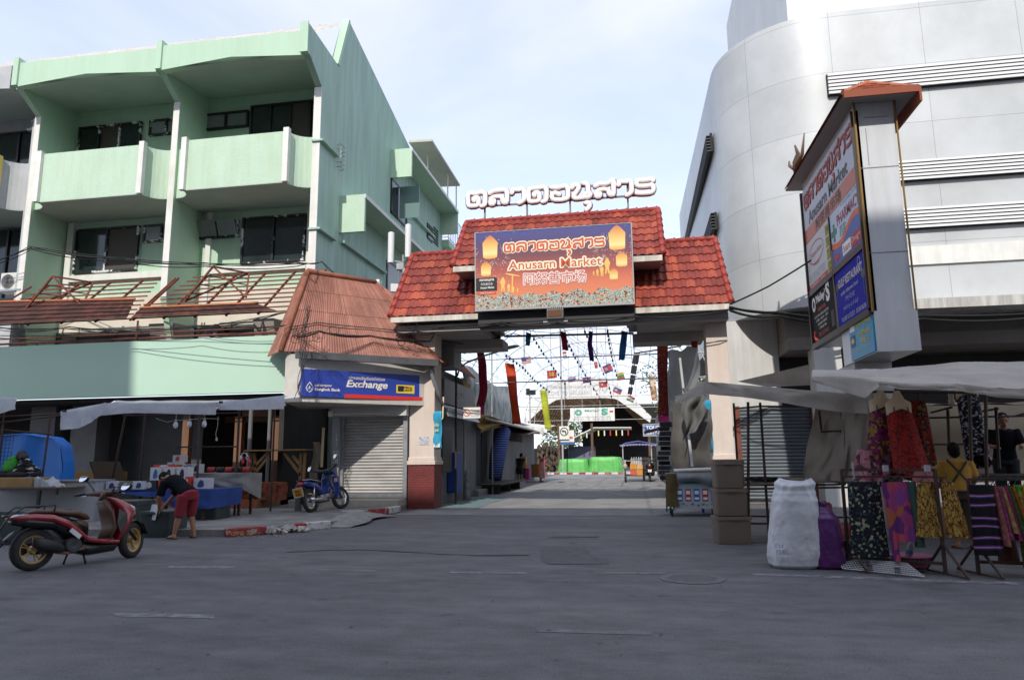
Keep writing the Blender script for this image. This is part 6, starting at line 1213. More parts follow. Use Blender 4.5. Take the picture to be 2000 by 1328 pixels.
sp('tail_light', LENS, lambda g: sweep(g, [st(-.30, .67, .01, .05), st(-.24, .69, .022, .10), st(-.12, .70, .012, .11)], 12)); sp('side_reflector', LENS, lambda g: g.obox(V(.42, -.205, .415), V(.065, 0, -.055), V(0, .008, 0), V(.018, 0, .022)), smooth=False)
sp('handlebar_cover', BRN, lambda g: (sweep(g, [(V(.88, 0, .84), V(0, .05, 0), V(.05, 0, .02)), (V(.90, 0, .91), V(.03, .10, 0), V(.05, 0, .03)), (V(.90, 0, .95), V(.02, .08, 0), V(.04, 0, .02))], 14), sweep(g, [(V(.80, .26, .93), V(.02, 0, 0), V(0, 0, .02)), (V(.86, .14, .925), V(.045, 0, 0), V(0, 0, .035)), (V(.92, 0, .92), V(.06, 0, 0), V(0, 0, .05)), (V(.94, -.14, .925), V(.045, 0, 0), V(0, 0, .035)), (V(.94, -.26, .93), V(.02, 0, 0), V(0, 0, .02))], 12)))
sp('grip', BLK, lambda g: (g.tube([V(.81, .24, .93), V(.72, .38, .925)], .02, 8), g.tube([V(.94, -.24, .93), V(.90, -.40, .925)], .02, 8))); sp('brake_lever', CHR, lambda g: (g.tube([V(.87, .22, .91), V(.80, .36, .90)], .007, 6), g.tube([V(.99, -.22, .92), V(.96, -.38, .90)], .007, 6)))
for s, c_ in ((1, V(.86, .40, 1.15)), (-1, V(.92, -.50, .98))):
    mo = sp('mirror', GLB, lambda g: (g.tube([V(.90, s*.2, .94), V(.90, s*.26, 1.0), c_], [.01, .01, .008], 6), sweep(g, [(c_-V(.0, s*.10, 0), V(.01, 0, 0), V(0, 0, .01)), (c_-V(.0, s*.06, 0), V(.02, 0, 0), V(0, 0, .045)), (c_, V(.022, 0, 0), V(0, 0, .05)), (c_+V(0, s*.07, .01), V(.02, 0, 0), V(0, 0, .04)), (c_+V(0, s*.11, .015), V(.01, 0, 0), V(0, 0, .012))], 12)))
    sp('glass', MIR, lambda g: g.poly([c_+V(-.026+.027*math.sin(a), s*.09*math.cos(a)+s*.005, .042*math.sin(a)+.005) for a in [i*math.pi/8 for i in range(16)]]), par=mo)
sp('grab_rail', mat('dark_rail', (.03, .028, .026), .4), lambda g: (g.tube([V(.18, -.12, .72), V(.19, -.13, .80), V(.0, -.13, .80), V(-.18, -.12, .80), V(-.33, -.09, .70), V(-.44, -.08, .52), V(-.5, 0, .42)], .013, 8), g.tube([V(.18, .12, .72), V(.19, .13, .80), V(-.18, .12, .80), V(-.33, .09, .70)], .013, 8), g.tube([V(-.33, .09, .70), V(-.35, 0, .70), V(-.33, -.09, .70)], .013, 8)))
sp('rear_mudguard', BLK, lambda g: (sweep(g, [(V(.2, 0, .50), V(0, .07, 0), V(.02, 0, .02)), (V(-.05, 0, .555), V(0, .075, 0), V(0, 0, .012)), (V(-.24, 0, .48), V(0, .075, 0), V(-.01, 0, .012)), (V(-.40, 0, .33), V(0, .07, 0), V(-.012, 0, .01))], 10), g.bar(V(-.22, -.09, .54), V(-.42, -.09, .36), .012)))
sp('number_plate_holder', mat('plate_back', (.05, .05, .055), .5), lambda g: g.obox(V(-.42, 0, .44), V(.008, 0, .004), V(0, .10, 0), V(-.04, 0, .07)), smooth=False)
sp('front_mudguard', GLB, lambda g: sweep(g, [(V(fx+.20*math.cos(a)+.0, .0, .245+.275*math.sin(a)), V(-.06*math.sin(ST), .06, 0), V(.012*math.cos(a), 0, .012*math.sin(a))) for a in (R(15), R(50), R(85), R(115))], 10))
sp('front_fork', GLB, lambda g: [g.tube([V(1.14+.02*s, s*.08, .55), V(fx-.03*s*.8, s*.078, .245)], .022, 8) for s in (-1, 1)])
sp('exhaust', mat('black_exhaust', (.015, .015, .016), .5), lambda g: (sweep(g, [(V(-.07, -.16, .355), V(0, .03, 0), V(.01, 0, .05)), (V(0, -.165, .33), V(0, .055, 0), V(.02, 0, .07)), (V(.18, -.165, .275), V(0, .055, 0), V(.02, 0, .07)), (V(.28, -.15, .24), V(0, .04, 0), V(.015, 0, .05)), (V(.34, -.14, .22), V(0, .02, 0), V(.01, 0, .025))], 12, 3))); sp('exhaust_pipe', mat('rusty_pipe', (.20, .09, .045), .6), lambda g: g.tube([V(.22, -.12, .20), V(.36, -.15, .17), V(.48, -.16, .20), V(.58, -.14, .21)], .02, 8))
sp('engine', mat('engine_grey', (.04, .04, .042), .6), lambda g: (g.lathe([(.001, .0), (.05, .01), (.085, .01), (.105, 0), (.11, -.05)], (.43, -.17, .265), 20, (0, -1, 0)), g.rbox(V(.3, .02, .27), .5, .2, .16), g.rbox(V(.2, .13, .27), .6, .06, .15)), smooth=False, bevel=.01)
sp('side_stand', BLK, lambda g: (g.tube([V(.62, -.05, .15), V(.64, -.09, .0)], .014, 6), g.tube([V(.5, .1, .15), V(.52, .22, .02)], .014, 6)))
# ================================================================== blue underbone motorcycle
hd2 = math.atan2(1.22, .25); BLU = mat('motorcycle_blue', (.008, .035, .20), .25, coat=.7)
mc_ = thing('motorcycle', 'blue motorcycle with yellow number plate leaning before the steel shutter', 'motorcycle', (-7.82, 16.35, .12), hd2); SM = Matrix.Translation((-7.80, 16.35, .115)) @ Matrix.Rotation(hd2, 4, 'Z') @ Matrix.Rotation(R(-11), 4, 'X')
def mp_(name, m, fill, par=mc_, smooth=True, **k):
    g = MB(); fill(g); xform(g, SM); return g.build(name, m, par, smooth=smooth, **k)
wheel_at(mc_, (0, 0, .275), .275, .075, CHR, SM, 18); wheel_at(mc_, (1.22, -.02, .275), .275, .07, CHR, SM, 18, R(-14))
mp_('body', BLU, lambda g: sweep(g, [st(-.32, .70, .03, .06), st(-.15, .69, .075, .12), st(.15, .63, .09, .13), st(.4, .52, .10, .09), st(.62, .46, .10, .08), st(.78, .55, .10, .08)], 14, 2.6))
mp_('seat', mat('black_vinyl', (.012, .012, .013), .4), lambda g: sweep(g, [st(-.28, .775, .012, .08), st(-.05, .79, .03, .13), st(.2, .76, .035, .13), st(.42, .72, .03, .09)], 14, 2.6)); mp_('seat_piping', mat('pale_piping', (.55, .56, .6), .4), lambda g: [g.tube([V(-.30, s*.08, .765), V(-.05, s*.135, .77), V(.2, s*.13, .735), V(.42, s*.09, .70)], .008, 5) for s in (-1, 1)])
mp_('leg_shield', BLU, lambda g: [sweep(g, [(V(.86, s*.10, .95), V(.03, 0, 0), V(0, .07, 0)), (V(.90, s*.17, .78), V(.02, 0, 0), V(0, .10, 0)), (V(.88, s*.19, .55), V(.02, 0, 0), V(0, .09, 0)), (V(.84, s*.19, .34), V(.02, 0, 0), V(0, .06, 0)), (V(.80, s*.16, .26), V(.015, 0, 0), V(0, .03, 0))], 12) for s in (-1, 1)])
mp_('headlamp_cover', mat('grey_blue_cowl', (.06, .075, .10), .5), lambda g: (sweep(g, [(V(.72, 0, 1.0), V(.03, 0, 0), V(0, .07, 0)), (V(.80, 0, .98), V(.0, .0, .06), V(0, .12, 0)), (V(.93, 0, .95), V(0, 0, .07), V(0, .10, 0)), (V(.99, 0, .92), V(0, 0, .03), V(0, .05, 0))], 12), g.tube([V(.70, .36, 1.06), V(.80, .14, 1.0), V(.80, -.14, 1.0), V(.70, -.36, 1.06)], .035, 8)))
mp_('grip', BLK, lambda g: [g.tube([V(.74, s*.26, 1.045), V(.66, s*.42, 1.07)], .02, 8) for s in (-1, 1)])
for s, c_ in ((1, V(.68, .40, 1.12)), (-1, V(.78, -.34, 1.30))):
    mo = mp_('mirror', BLK, lambda g: (g.tube([V(.76, s*.26, 1.05), c_], .008, 6), sweep(g, [(c_+V(.012, 0, -.065), V(.008, 0, 0), V(0, .02, 0)), (c_+V(.012, 0, 0), V(.02, 0, 0), V(0, .055, 0)), (c_+V(.012, 0, .075), V(.008, 0, 0), V(0, .02, 0))], 12)))
    mp_('glass', MIR, lambda g: g.poly([c_+V(-.022+.036*math.sin(a), .047*math.cos(a), .065*math.sin(a)) for a in [i*math.pi/8 for i in range(16)]]), par=mo)
mp_('rear_mudguard', BLK, lambda g: sweep(g, [(V(.3*math.cos(a), 0, .275+.32*math.sin(a)), V(0, .05, 0), V(.012*math.cos(a), 0, .012*math.sin(a))) for a in (R(60), R(95), R(130), R(165), R(190))], 10)); mp_('front_mudguard', BLU, lambda g: sweep(g, [(V(1.22+.30*math.cos(a), 0, .275+.31*math.sin(a)), V(0, .05, 0), V(.012*math.cos(a), 0, .012*math.sin(a))) for a in (R(40), R(75), R(110), R(150))], 10))
mp_('front_fork', BLU, lambda g: [g.tube([V(.90, s*.07, .85), V(1.22, s*.07, .275)], .025, 8) for s in (-1, 1)])
tl = mp_('tail_light', mat('red_lens', (.30, .02, .02), .2), lambda g: sweep(g, [(V(-.38, 0, .665), V(0, .05, 0), V(0, 0, .03)), (V(-.33, 0, .68), V(0, .10, 0), V(0, 0, .055)), (V(-.25, 0, .69), V(0, .11, 0), V(0, 0, .05))], 12))
np_ = mp_('number_plate', mat('yellow_plate', (.75, .36, .02), .5), lambda g: g.obox(V(-.40, 0, .49), V(.003, 0, .001), V(0, .125, 0), V(-.025, 0, .095)), smooth=False)
mp_('plate_border', WHITE, lambda g: [g.obox(V(-.402+dx, dy, .49+dz), V(.004, 0, .001), V(0, hy, 0), V(-.02*hz/.095, 0, hz)) for dy, dz, hy, hz, dx in ((0, .10, .135, .008, -.025), (0, -.10, .135, .008, .025), (.13, 0, .008, .10, 0), (-.13, 0, .008, .10, 0))], par=np_, smooth=False)
g = MB(); M3 = SM.to_3x3(); pp = Plane(SM @ V(-.385, .125, .395), M3 @ Vector((0, -1, 0)), M3 @ Vector((-.05, 0, .19))); text(g, pp, 'กขฉ', .06, .105, w=.13, h=.05, bold=.02, z=.01); text(g, pp, '296', .05, .025, w=.15, h=.055, bold=.02, z=.01); g.build('lettering', BLACK, np_)
mp_('exhaust', CHR, lambda g: (g.tube([V(-.15, -.14, .30), V(.05, -.14, .285), V(.45, -.13, .27), V(.6, -.08, .3)], [.04, .048, .042, .02], 12),)); mp_('engine', mat('engine_alloy', (.22, .22, .22), .45, metal=.6), lambda g: (g.tube([V(.5, -.08, .33), V(.82, -.06, .36)], .075, 10), g.rbox(V(.5, 0, .30), .3, .2, .18), g.lathe([(.001, 0), (.07, 0), (.07, .04)], (.48, -.09, .30), 16, (0, -1, 0)))); mp_('shock_absorber', CHR, lambda g: [g.tube([V(.0, s*.11, .3), V(.1, s*.11, .60)], .022, 8) for s in (-1, 1)]); mp_('sticker', mat('pink_sticker', (.6, .35, .45)), lambda g: g.obox(V(.865, -.2, .72), V(.0, .05, 0), V(.003, 0, 0), V(0, 0, .05)), smooth=False); mp_('side_stand', BLK, lambda g: g.tube([V(.45, .08, .2), V(.42, .2, .03)], .012, 6))
# ================================================================== bricks, work table, bollard
BRICK = mat('orange_brick', (.30, .085, .040), .9, (.22, .055, .026), scale=6); random.seed(21)
def brick_mesh():
    g = MB(); g.box(-.17, .17, -.065, .065, -.045, .045); return g.mesh('brick', BRICK)
bme = brick_mesh(); nb = 0
def brick(x, y, z, rz, rx=0, ry=0, lab='orange clay brick in the loose heap at the edge of the shop floor', grp='heap of loose bricks'):
    o = bpy.data.objects.new('brick', bme); COL.objects.link(o); o.location = (x, y, z); o.rotation_euler = (rx, ry, rz); tag(o, lab, 'brick', grp)
x0_, x1_ = -11.0, -9.45
for lay in range(5):
    for k in range(5): brick(-9.98+k*.14+random.uniform(-.01, .01), 17.95+random.uniform(-.02, .02), .32+.047+lay*.094, math.pi/2+random.uniform(-.08, .08), lab='orange clay brick laid in the neat stack right of the loose heap', grp='neat stack of bricks')
for i in range(44):
    t = random.random(); x = -11.6+1.45*t**.7; top_ = .12+.42*min(1, t*1.3+.1); brick(x, 17.85+random.uniform(-.12, .3), .36+random.random()*top_, random.uniform(-.9, .9), random.uniform(-.3, .3), random.uniform(-.8, .8))
for x in (-11.85, -11.3): brick(x, 17.8, .49, 0, 0, math.pi/2)
wt = thing('work_table', 'rough timber trestle table standing in the unfinished shop', 'table', (-11.1, 18.6, .32))
q0, q1 = Y(485, 880, 18.6), Y(605, 878, 18.6)
g = MB(); g.bar(q0, q1, .5, .04); g.build('plank', WOODD, wt)
for (a, b) in (((492, 884), (486, 955)), ((497, 884), (502, 955)), ((523, 884), (484, 925)), ((525, 892), (500, 922)), ((555, 884), (588, 928)), ((572, 890), (590, 912)), ((588, 884), (586, 950)), ((596, 884), (592, 950))):
    g = MB(); g.bar(Y(*a, 18.55), Y(*b, 18.55), .07, .07, (0, 1, 0)); g.build('leg', WOODD, wt)
g = MB(); c = Y(580, 998, 16.7); g.tube([(c.x, 16.75, .1), (c.x, 16.75, .72)], .085, 16); one('bollard', g, mat('grey_post_paint', (.13, .14, .15), .7), 'short round grey post on the pavement left of the blue motorcycle', 'post')
g = MB(); g.bar(Y(632, 835, 18.3), Y(628, 912, 18.3), .06, .04); one('timber_offcut', g, mat('pale_timber', (.42, .33, .19), .8), 'pale timber batten leaning by the drain pipes left of the shutter', 'timber')
g = MB(); a_ = Y(625, 863, 18.5); g.grid(lambda u, v: a_+Vector((-.22*u+.05*math.sin(v*7), .03*math.sin(u*9+v*4), -1.3*v)), 6, 12); one('hanging_sack', g, mat('jute_sack', (.20, .16, .11), .9, (.14, .11, .08), scale=6), 'dusty brown sack hanging beside the drain pipes', 'sack', smooth=True)
g = MB(); sweep(g, [(Vector((-12.2, 19.3, .32)), Vector((.25, 0, 0)), Vector((0, .2, 0))), (Vector((-12.2, 19.3, .9)), Vector((.26, 0, 0)), Vector((0, .22, 0))), (Vector((-12.15, 19.3, 1.15)), Vector((.15, 0, 0)), Vector((0, .12, 0)))], 12, 3); one('cement_sack', g, mat('dull_sack', (.12, .12, .115), .9, (.2, .2, .2), scale=4), 'dull grey filled sack under the timber table', 'sack', smooth=True)
# man crouching on the terrace
T0 = Vector((-12.45, 19.35, 4.42)); fx_ = Vector((1, .15, 0)).normalized(); rx_ = Vector((fx_.y, -fx_.x, 0)); hp = T0+U_*.62-fx_*.45; ch = T0+U_*.92-fx_*.1; nk = ch+fx_*.17+U_*.0
J = {'hip': hp, 'chest': ch, 'neck': nk, 'head': nk+fx_*.11-U_*.05, 'face': fx_*.6-U_*.8, 'armL': [ch-rx_*.17+fx_*.06, ch-rx_*.2+fx_*.1-U_*.26, ch-rx_*.12+fx_*.25-U_*.4], 'armR': [ch+rx_*.17+fx_*.06, ch+rx_*.2+fx_*.1-U_*.26, ch+rx_*.12+fx_*.25-U_*.4],
     'legL': [hp-rx_*.1, hp-rx_*.16+fx_*.36-U_*.1, hp-rx_*.12+fx_*.1-U_*.5, hp-rx_*.12+fx_*.3-U_*.6], 'legR': [hp+rx_*.1, hp+rx_*.16+fx_*.36-U_*.1, hp+rx_*.12+fx_*.1-U_*.5, hp+rx_*.12+fx_*.3-U_*.6]}
person('man in a grey T-shirt stooping on the terrace behind the green band', J, mat('grey_tshirt', (.16, .17, .18), .9), mat('pale_trousers', (.28, .28, .30), .9), .45, .9)
# ================================================================== the lane beyond the gate
WSTEEL = mat('white_lane_steel', (.50, .50, .49), .5, (.42, .41, .40), scale=3); PALE = mat('pale_pole', (.42, .42, .41), .5, (.34, .33, .32), scale=4)
# arched steel frames over the lane
af = thing('canopy_frame', 'bare white steel arches with thin purlins spanning the lane beyond the gate', 'canopy frame', (-2.5, 40, 3))
def arch_z(x, zc=4.0, h=4.2): t = (x+2.6)/5.6; return zc+h*math.sqrt(max(0, 1-t*t))
for i, y in enumerate((25, 29, 33, 37.5, 42, 47, 52, 57)):
    g = MB(); pts = [(x_, y, arch_z(x_)) for x_ in [-2.6+5.6*math.cos(a) for a in [math.pi*k/20 for k in range(21)]]]; g.tube(pts, .028, 5); 
    if i % 2 == 0: g.tube([(-8.1, y, 4.9), (2.9, y, 4.9)], .024, 5)
    if i % 3 == 0: g.tube([(-8, y, 4.05), (2.9, y, 4.05)], .02, 5)
    for k in range(-3, 4):
        x_ = -2.6+k*1.3; 
        if i % 2 == 0: g.tube([(x_, y, 4.9), (x_, y, arch_z(x_))], .014, 4)
    g.build('arch', WSTEEL, af)
for k in range(1, 14):
    a = math.pi*k/14; x_ = -2.6+5.6*math.cos(a); g = MB(); g.tube([(x_, 25, arch_z(x_)), (x_, 57, arch_z(x_))], .016, 4); g.build('purlin', WSTEEL, af)
for s in (-8.1, 2.9):
    for y in (25, 33, 42, 52): 
        g = MB(); g.tube([(s, y, 0), (s, y, 4.3)], .04, 6); g.build('post', WSTEEL, af)
g = MB(); g.tube([Y(985, 657, 21.3), Y(1237, 651, 21.3)], .035, 6); g.tube([Y(720+100, 600, 21.4), Y(823, 980, 21.4)], .01, 4); one('banner_rail', g, IRON, 'dark steel pipe carrying small banners just behind the gate beam', 'pipe')
# market hall at the end of the lane
mh = thing('market_hall', 'big open market hall with white arched front and dark slatted roof at the lane end', 'hall', (-3, 64, 0))
FAS = mat('white_fascia', (.72, .71, .69), .6, (.62, .61, .59), scale=.6)
outer = [(-9.9, 4.6), (-8.4, 7.3), (-7.0, 8.0), (-4.9, 8.3), (-2.6, 8.25), (-1.5, 7.7), (0, 6.1), (1.25, 4.75)]; inner = [(1.1, 4.25), (0, 5.1), (-1.7, 6.35), (-2.6, 6.45), (-6.8, 6.45), (-8.3, 5.6), (-9.9, 4.1)]
g = MB()
oo = outer; ii = inner[::-1]
def ip(pl_, t):
    n = len(pl_)-1; f = t*n; i = min(int(f), n-1); a, b = pl_[i], pl_[i+1]; return (a[0]+(b[0]-a[0])*(f-i), a[1]+(b[1]-a[1])*(f-i))
N = 28
for k in range(N):
    a, b, c, d = ip(oo, k/N), ip(oo, (k+1)/N), ip(ii, (k+1)/N), ip(ii, k/N); g.prism([(a[0], 62, a[1]), (b[0], 62, b[1]), (c[0], 62, c[1]), (d[0], 62, d[1])], (0, .15, 0))
g.build('arched_fascia', FAS, mh, weld=True)
pl = Plane((-8.6, 61.98, 6.7), (1, 0, 0), (0, 0, 1)); g = MB(); text(g, pl, 'WELCOME  TO  ANUSARN', .2, .1, w=4.4, h=.34, z=.02); text(g, pl, 'ยินดีต้อนรับสู่ตลาดอนุสาร', .3, .62, w=4.4, h=.36, z=.02); text(g, pl, 'City', 4.9, .2, w=1.5, h=.8, shear=.3, z=.02); g.build('faded_lettering', mat('faded_grey_print', (.46, .46, .47), .7), mh)
SLAT = mat('brown_roof_underside', (.26, .17, .10), .8, (.13, .085, .055), scale=1.2, stretch=(1, .2, 7), lo=.45, hi=.55, trans=.45); 
g = MB()
for (a, b) in zip(outer, outer[1:]): g._add([(a[0], 62.15, a[1]), (b[0], 62.15, b[1]), (b[0], 95, b[1]), (a[0], 95, a[1])], [(0, 1, 2, 3)])
g.build('roof_sheet', SLAT, mh)
for i in range(16):
    g = MB(); y = 63+i*2
    g.tube([(x_, y, z_-.12) for x_, z_ in outer], .05, 5); g.build('rib', mat('tan_rib', (.26, .19, .10), .7), mh)
g = MB()
for t in range(1, 26): q = ip(oo, t/26); g.tube([(q[0], 62.3, q[1]-.10), (q[0], 95, q[1]-.10)], .035, 4)
g.build('roof_batten', mat('tan_rib', (.26, .19, .10)), mh)
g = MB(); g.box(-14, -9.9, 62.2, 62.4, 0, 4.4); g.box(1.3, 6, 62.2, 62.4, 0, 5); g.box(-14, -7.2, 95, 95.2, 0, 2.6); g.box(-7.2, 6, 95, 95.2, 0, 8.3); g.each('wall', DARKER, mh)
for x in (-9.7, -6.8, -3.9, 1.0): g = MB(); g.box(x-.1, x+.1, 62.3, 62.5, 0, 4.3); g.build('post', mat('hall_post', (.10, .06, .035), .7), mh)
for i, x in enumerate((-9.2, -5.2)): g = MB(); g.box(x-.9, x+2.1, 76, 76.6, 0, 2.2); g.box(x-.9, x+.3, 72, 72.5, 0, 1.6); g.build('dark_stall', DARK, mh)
# low kerb and stalls at the lane end
kr = MB(); kw = MB()
for i in range(22): (kr if i % 2 else kw).box(-9.5+i*.52, -9.5+(i+1)*.52, 59.0, 59.2, 0, .16)
struct('kerb', kr, REDP); struct('kerb', kw, WHP); g = MB(); g.box(-20, 10, 59.2, 100, -.05, .13); struct('pavement', g, CONC)
GT = mat('green_tarpaulin', (.07, .34, .06), .5, (.12, .44, .10), scale=1.5, bump=.5, bscale=4)
def covered(x0, x1, y0, y1, z0, z1, m, name, label, seed=0, flare=.1):
    g = MB(); r_ = random.Random(seed); C_ = Vector(((x0+x1)/2, (y0+y1)/2, 0)); w, d = (x1-x0)/2, (y1-y0)/2
    def ring_(z, k, am): return z, k, am
    vs = []; fs = []; n = 48; rows = [(z0, 1+flare, .05), (z0+(z1-z0)*.35, 1+flare*.5, .035), (z0+(z1-z0)*.7, 1.02, .02), (z1-.04, 1, .008), (z1, .94, .0), (z1+.02, .5, .0), (z1+.01, .02, 0)]
    for z, k, am in rows:
        for j in range(n):
            t = 2*math.pi*j/n; x, y = math.cos(t), math.sin(t); e = 2/7; sx = math.copysign(abs(x)**e, x); sy = math.copysign(abs(y)**e, y); q = 1+am*math.sin(j*2.1+seed)+am*math.sin(j*3.7+seed*2); vs.append(C_+Vector((sx*w*k*q, sy*d*k*q, z+.03*math.sin(sx*5+seed)*(1 if k < .97 else .5))))
    for i in range(len(rows)-1):
        for j in range(n): fs.append((i*n+j, i*n+(j+1) % n, (i+1)*n+(j+1) % n, (i+1)*n+j))
    g._add(vs, fs); return one(name, g, m, label, 'covered stall', smooth=True)
covered(-6.85, -4.35, 62.2, 64.2, .13, 1.25, GT, 'covered_stall', 'market stall wrapped in bright green sheet, the left one with a flat top', 2); covered(-4.1, -1.45, 62.0, 64.0, .13, 1.38, GT, 'covered_stall', 'market stall wrapped in bright green sheet, the right and slightly taller one', 5); covered(-6.3, -3.9, 65.5, 67.0, .13, 2.35, mat('purple_grey_sheet', (.10, .09, .17), .6, (.14, .13, .22), scale=1), 'covered_stall', 'tall stall under a purple grey sheet behind the left green one', 8, .04)
g = MB(); g.obox((-5.4, 66, 3.2), (1.6, 0, .75), (0, 2.5, .0), (-.02, 0, .04)); g.obox((-2.2, 66, 3.95), (1.7, 0, -.02), (0, 2.5, 0), (0, 0, .04)); one('stall_canopy', g, FAS, 'white angled stall canopy under the arch of the hall', 'canopy')
for i in range(9): 
    g = MB(); x_ = -5.0+i*.52; g.box(x_, x_+.10, 63.6, 63.63, 3.0+.08*min(i, 3), 3.55+.05*min(i, 3)); one('pennant', g, [YELLOW, WHITE, mat('pennant_red', (.5, .03, .02))][i % 3], '%s small pennant in the row hanging under the white stall canopy' % ['yellow', 'white', 'red'][i % 3], 'pennant', ['yellow pennants in the hall', 'white pennants in the hall', 'red pennants in the hall'][i % 3])
# foliage beyond the lane
def leaf_tree(x, y, zc, r, n, label, trunk=True, seed=0, sz=.16):
    r_ = random.Random(seed); t_ = thing('tree', label, 'tree', (x, y, 0)); LF = mat('leaf_green', (.055, .10, .025), .7, (.10, .16, .045), scale=1.5, trans=.25)
    g = MB(); g.tube([(x, y, 0), (x+.1, y, zc*.5), (x, y, zc)], [.16, .12, .06], 7); cl = [Vector((x+r_.gauss(0, r*.5), y+r_.gauss(0, r*.4), zc+r_.gauss(0, r*.4))) for _ in range(14)]
    for c in cl: g.tube([(x, y, zc*.75), Vector((x, y, zc*.75)).lerp(c, .5)+Vector((0, 0, .2)), c], [.05, .03, .012], 5)
    g.build('trunk', mat('bark', (.10, .075, .055), .9), t_); g = MB()
    for i in range(n):
        c = r_.choice(cl); p = c+Vector((r_.gauss(0, r*.22), r_.gauss(0, r*.22), r_.gauss(0, r*.20))); a = Vector((r_.gauss(0, 1), r_.gauss(0, 1), r_.gauss(0, .6))).normalized(); b = a.orthogonal().normalized(); s_ = sz*r_.uniform(.6, 1.3); g.poly([p-a*s_, p+b*s_*.45, p+a*s_, p-b*s_*.45])
    g.build('crown', LF, t_, flip=False); return t_
leaf_tree(3.3, 48, 6.6, 2.6, 2600, 'thin leafed tree showing between the arches on the right of the lane', seed=3, sz=.13); leaf_tree(-9.5, 100, 4, 3.5, 1500, 'yellow green tree beyond the hall at the left of the lane', seed=6, sz=.3)
# left hand row of lane shops
ls = thing('shop_row', 'row of small shuttered lane shops with a grey wall on the left of the lane', 'shop building', (-6.8, 33, 0))
g = MB(); g.box(-9.5, -6.35, 26.1, 44, 0, 3.3); g.build('wall', mat('lane_grey_wall', (.26, .265, .27), .8, (.20, .205, .21), scale=.9), ls)
for y0, y1 in ((26.3, 28.4), (28.6, 30.7), (30.9, 33.0)):
    g = MB(); n = 26
    for i in range(n): g.box(-6.35, -6.30+.015*(i % 2), y0, y1, .35+i*.085, .35+i*.085+.075)
    g.build('roller_shutter', mat('dark_lane_shutter', (.06, .065, .07), .5), ls)
g = MB(); g.box(-6.35, -5.75, 25.5, 36.5, 0, .22); g.build('step', CONC, ls); g = MB(); g.obox((-6.0, 35, 3.0), (.55, 0, -.22), (0, 9.4, 0), (.02, 0, .03)); g.build('canopy', mat('old_zinc', (.28, .27, .25), .6), ls)
vt = MB(); vt.grid(lambda u, v: Vector((-5.85+.05*math.sin(u*40)*v+.12*math.sin(v*3)+.06*math.sin(u*17), 23.2+10.6*u, 4.5+.12*math.sin(u*9)-v*(1.15+.55*min(1, u*1.6)))), 60, 14)
one('printed_sheet', vt, mat('faded_vinyl', (.74, .75, .74), .7, (.20, .32, .35), scale=2.6, stretch=(1, .8, .6), trans=.25, detail=9, lo=.42, hi=.66), 'long faded printed vinyl sheet hanging along the left lane shops', 'sheet', smooth=True)
g = MB(); g.grid(lambda u, v: Vector((-5.75+.1*math.sin(v*5), 22.9+.9*u+.35*v, 4.05-1.15*v*(1-.5*u))), 8, 8); g.grid(lambda u, v: Vector((-5.6+.1*math.sin(v*9+u*4), 25+4.5*u, 2.95-.7*v*(1-.6*u))), 14, 6); one('yellow_cloth', g, mat('mustard_cloth', (.38, .24, .015), .8, (.28, .17, .02), scale=3), 'mustard yellow cloth bunched at the near end of the printed sheet', 'cloth', smooth=True)
g = MB(); g.tube([(-5.95, 29.6, .5), (-5.9, 29.9, 1.4), (-5.75, 30.3, 2.55), (-5.85, 30.5, 2.7)], [.27, .34, .36, .2], 14); one('covered_roll', g, print_mat('blue_check', [(.03, .06, .30), (.10, .15, .45), (.02, .04, .2), (.22, .28, .5)], 3.2, kind='wave', stretch=(.3, .3, 1)), 'tall bundle wrapped in blue checked sheet leaning on the lane shops', 'bundle', smooth=True)
g = MB(); g.box(-6.1, -5.2, 27.0, 32.5, .32, .38); 
for y in (27.2, 29.5, 32): g.box(-6.0, -5.3, y, y+.08, 0, .32)
one('low_bench', g, mat('dark_bench', (.05, .045, .04), .8), 'dark low bench board before the lane shutters', 'bench')
g = MB(); r_ = random.Random(4)
g.grid(lambda u, v: Vector((-5.62+.13*math.cos(u*6.28)*(1-.5*v)+.02*math.sin(v*30), 23.2+.13*math.sin(u*6.28)*(1-.5*v)+.02*math.sin(v*23+u*9), .02+.95*v)), 14, 16); one('plastic_wrap', g, mat('clear_plastic', (.42, .42, .42), .25, (.3, .3, .3), scale=8, trans=.4), 'crumpled clear plastic wrapped round the foot of the white pipe', 'plastic wrap', smooth=True)
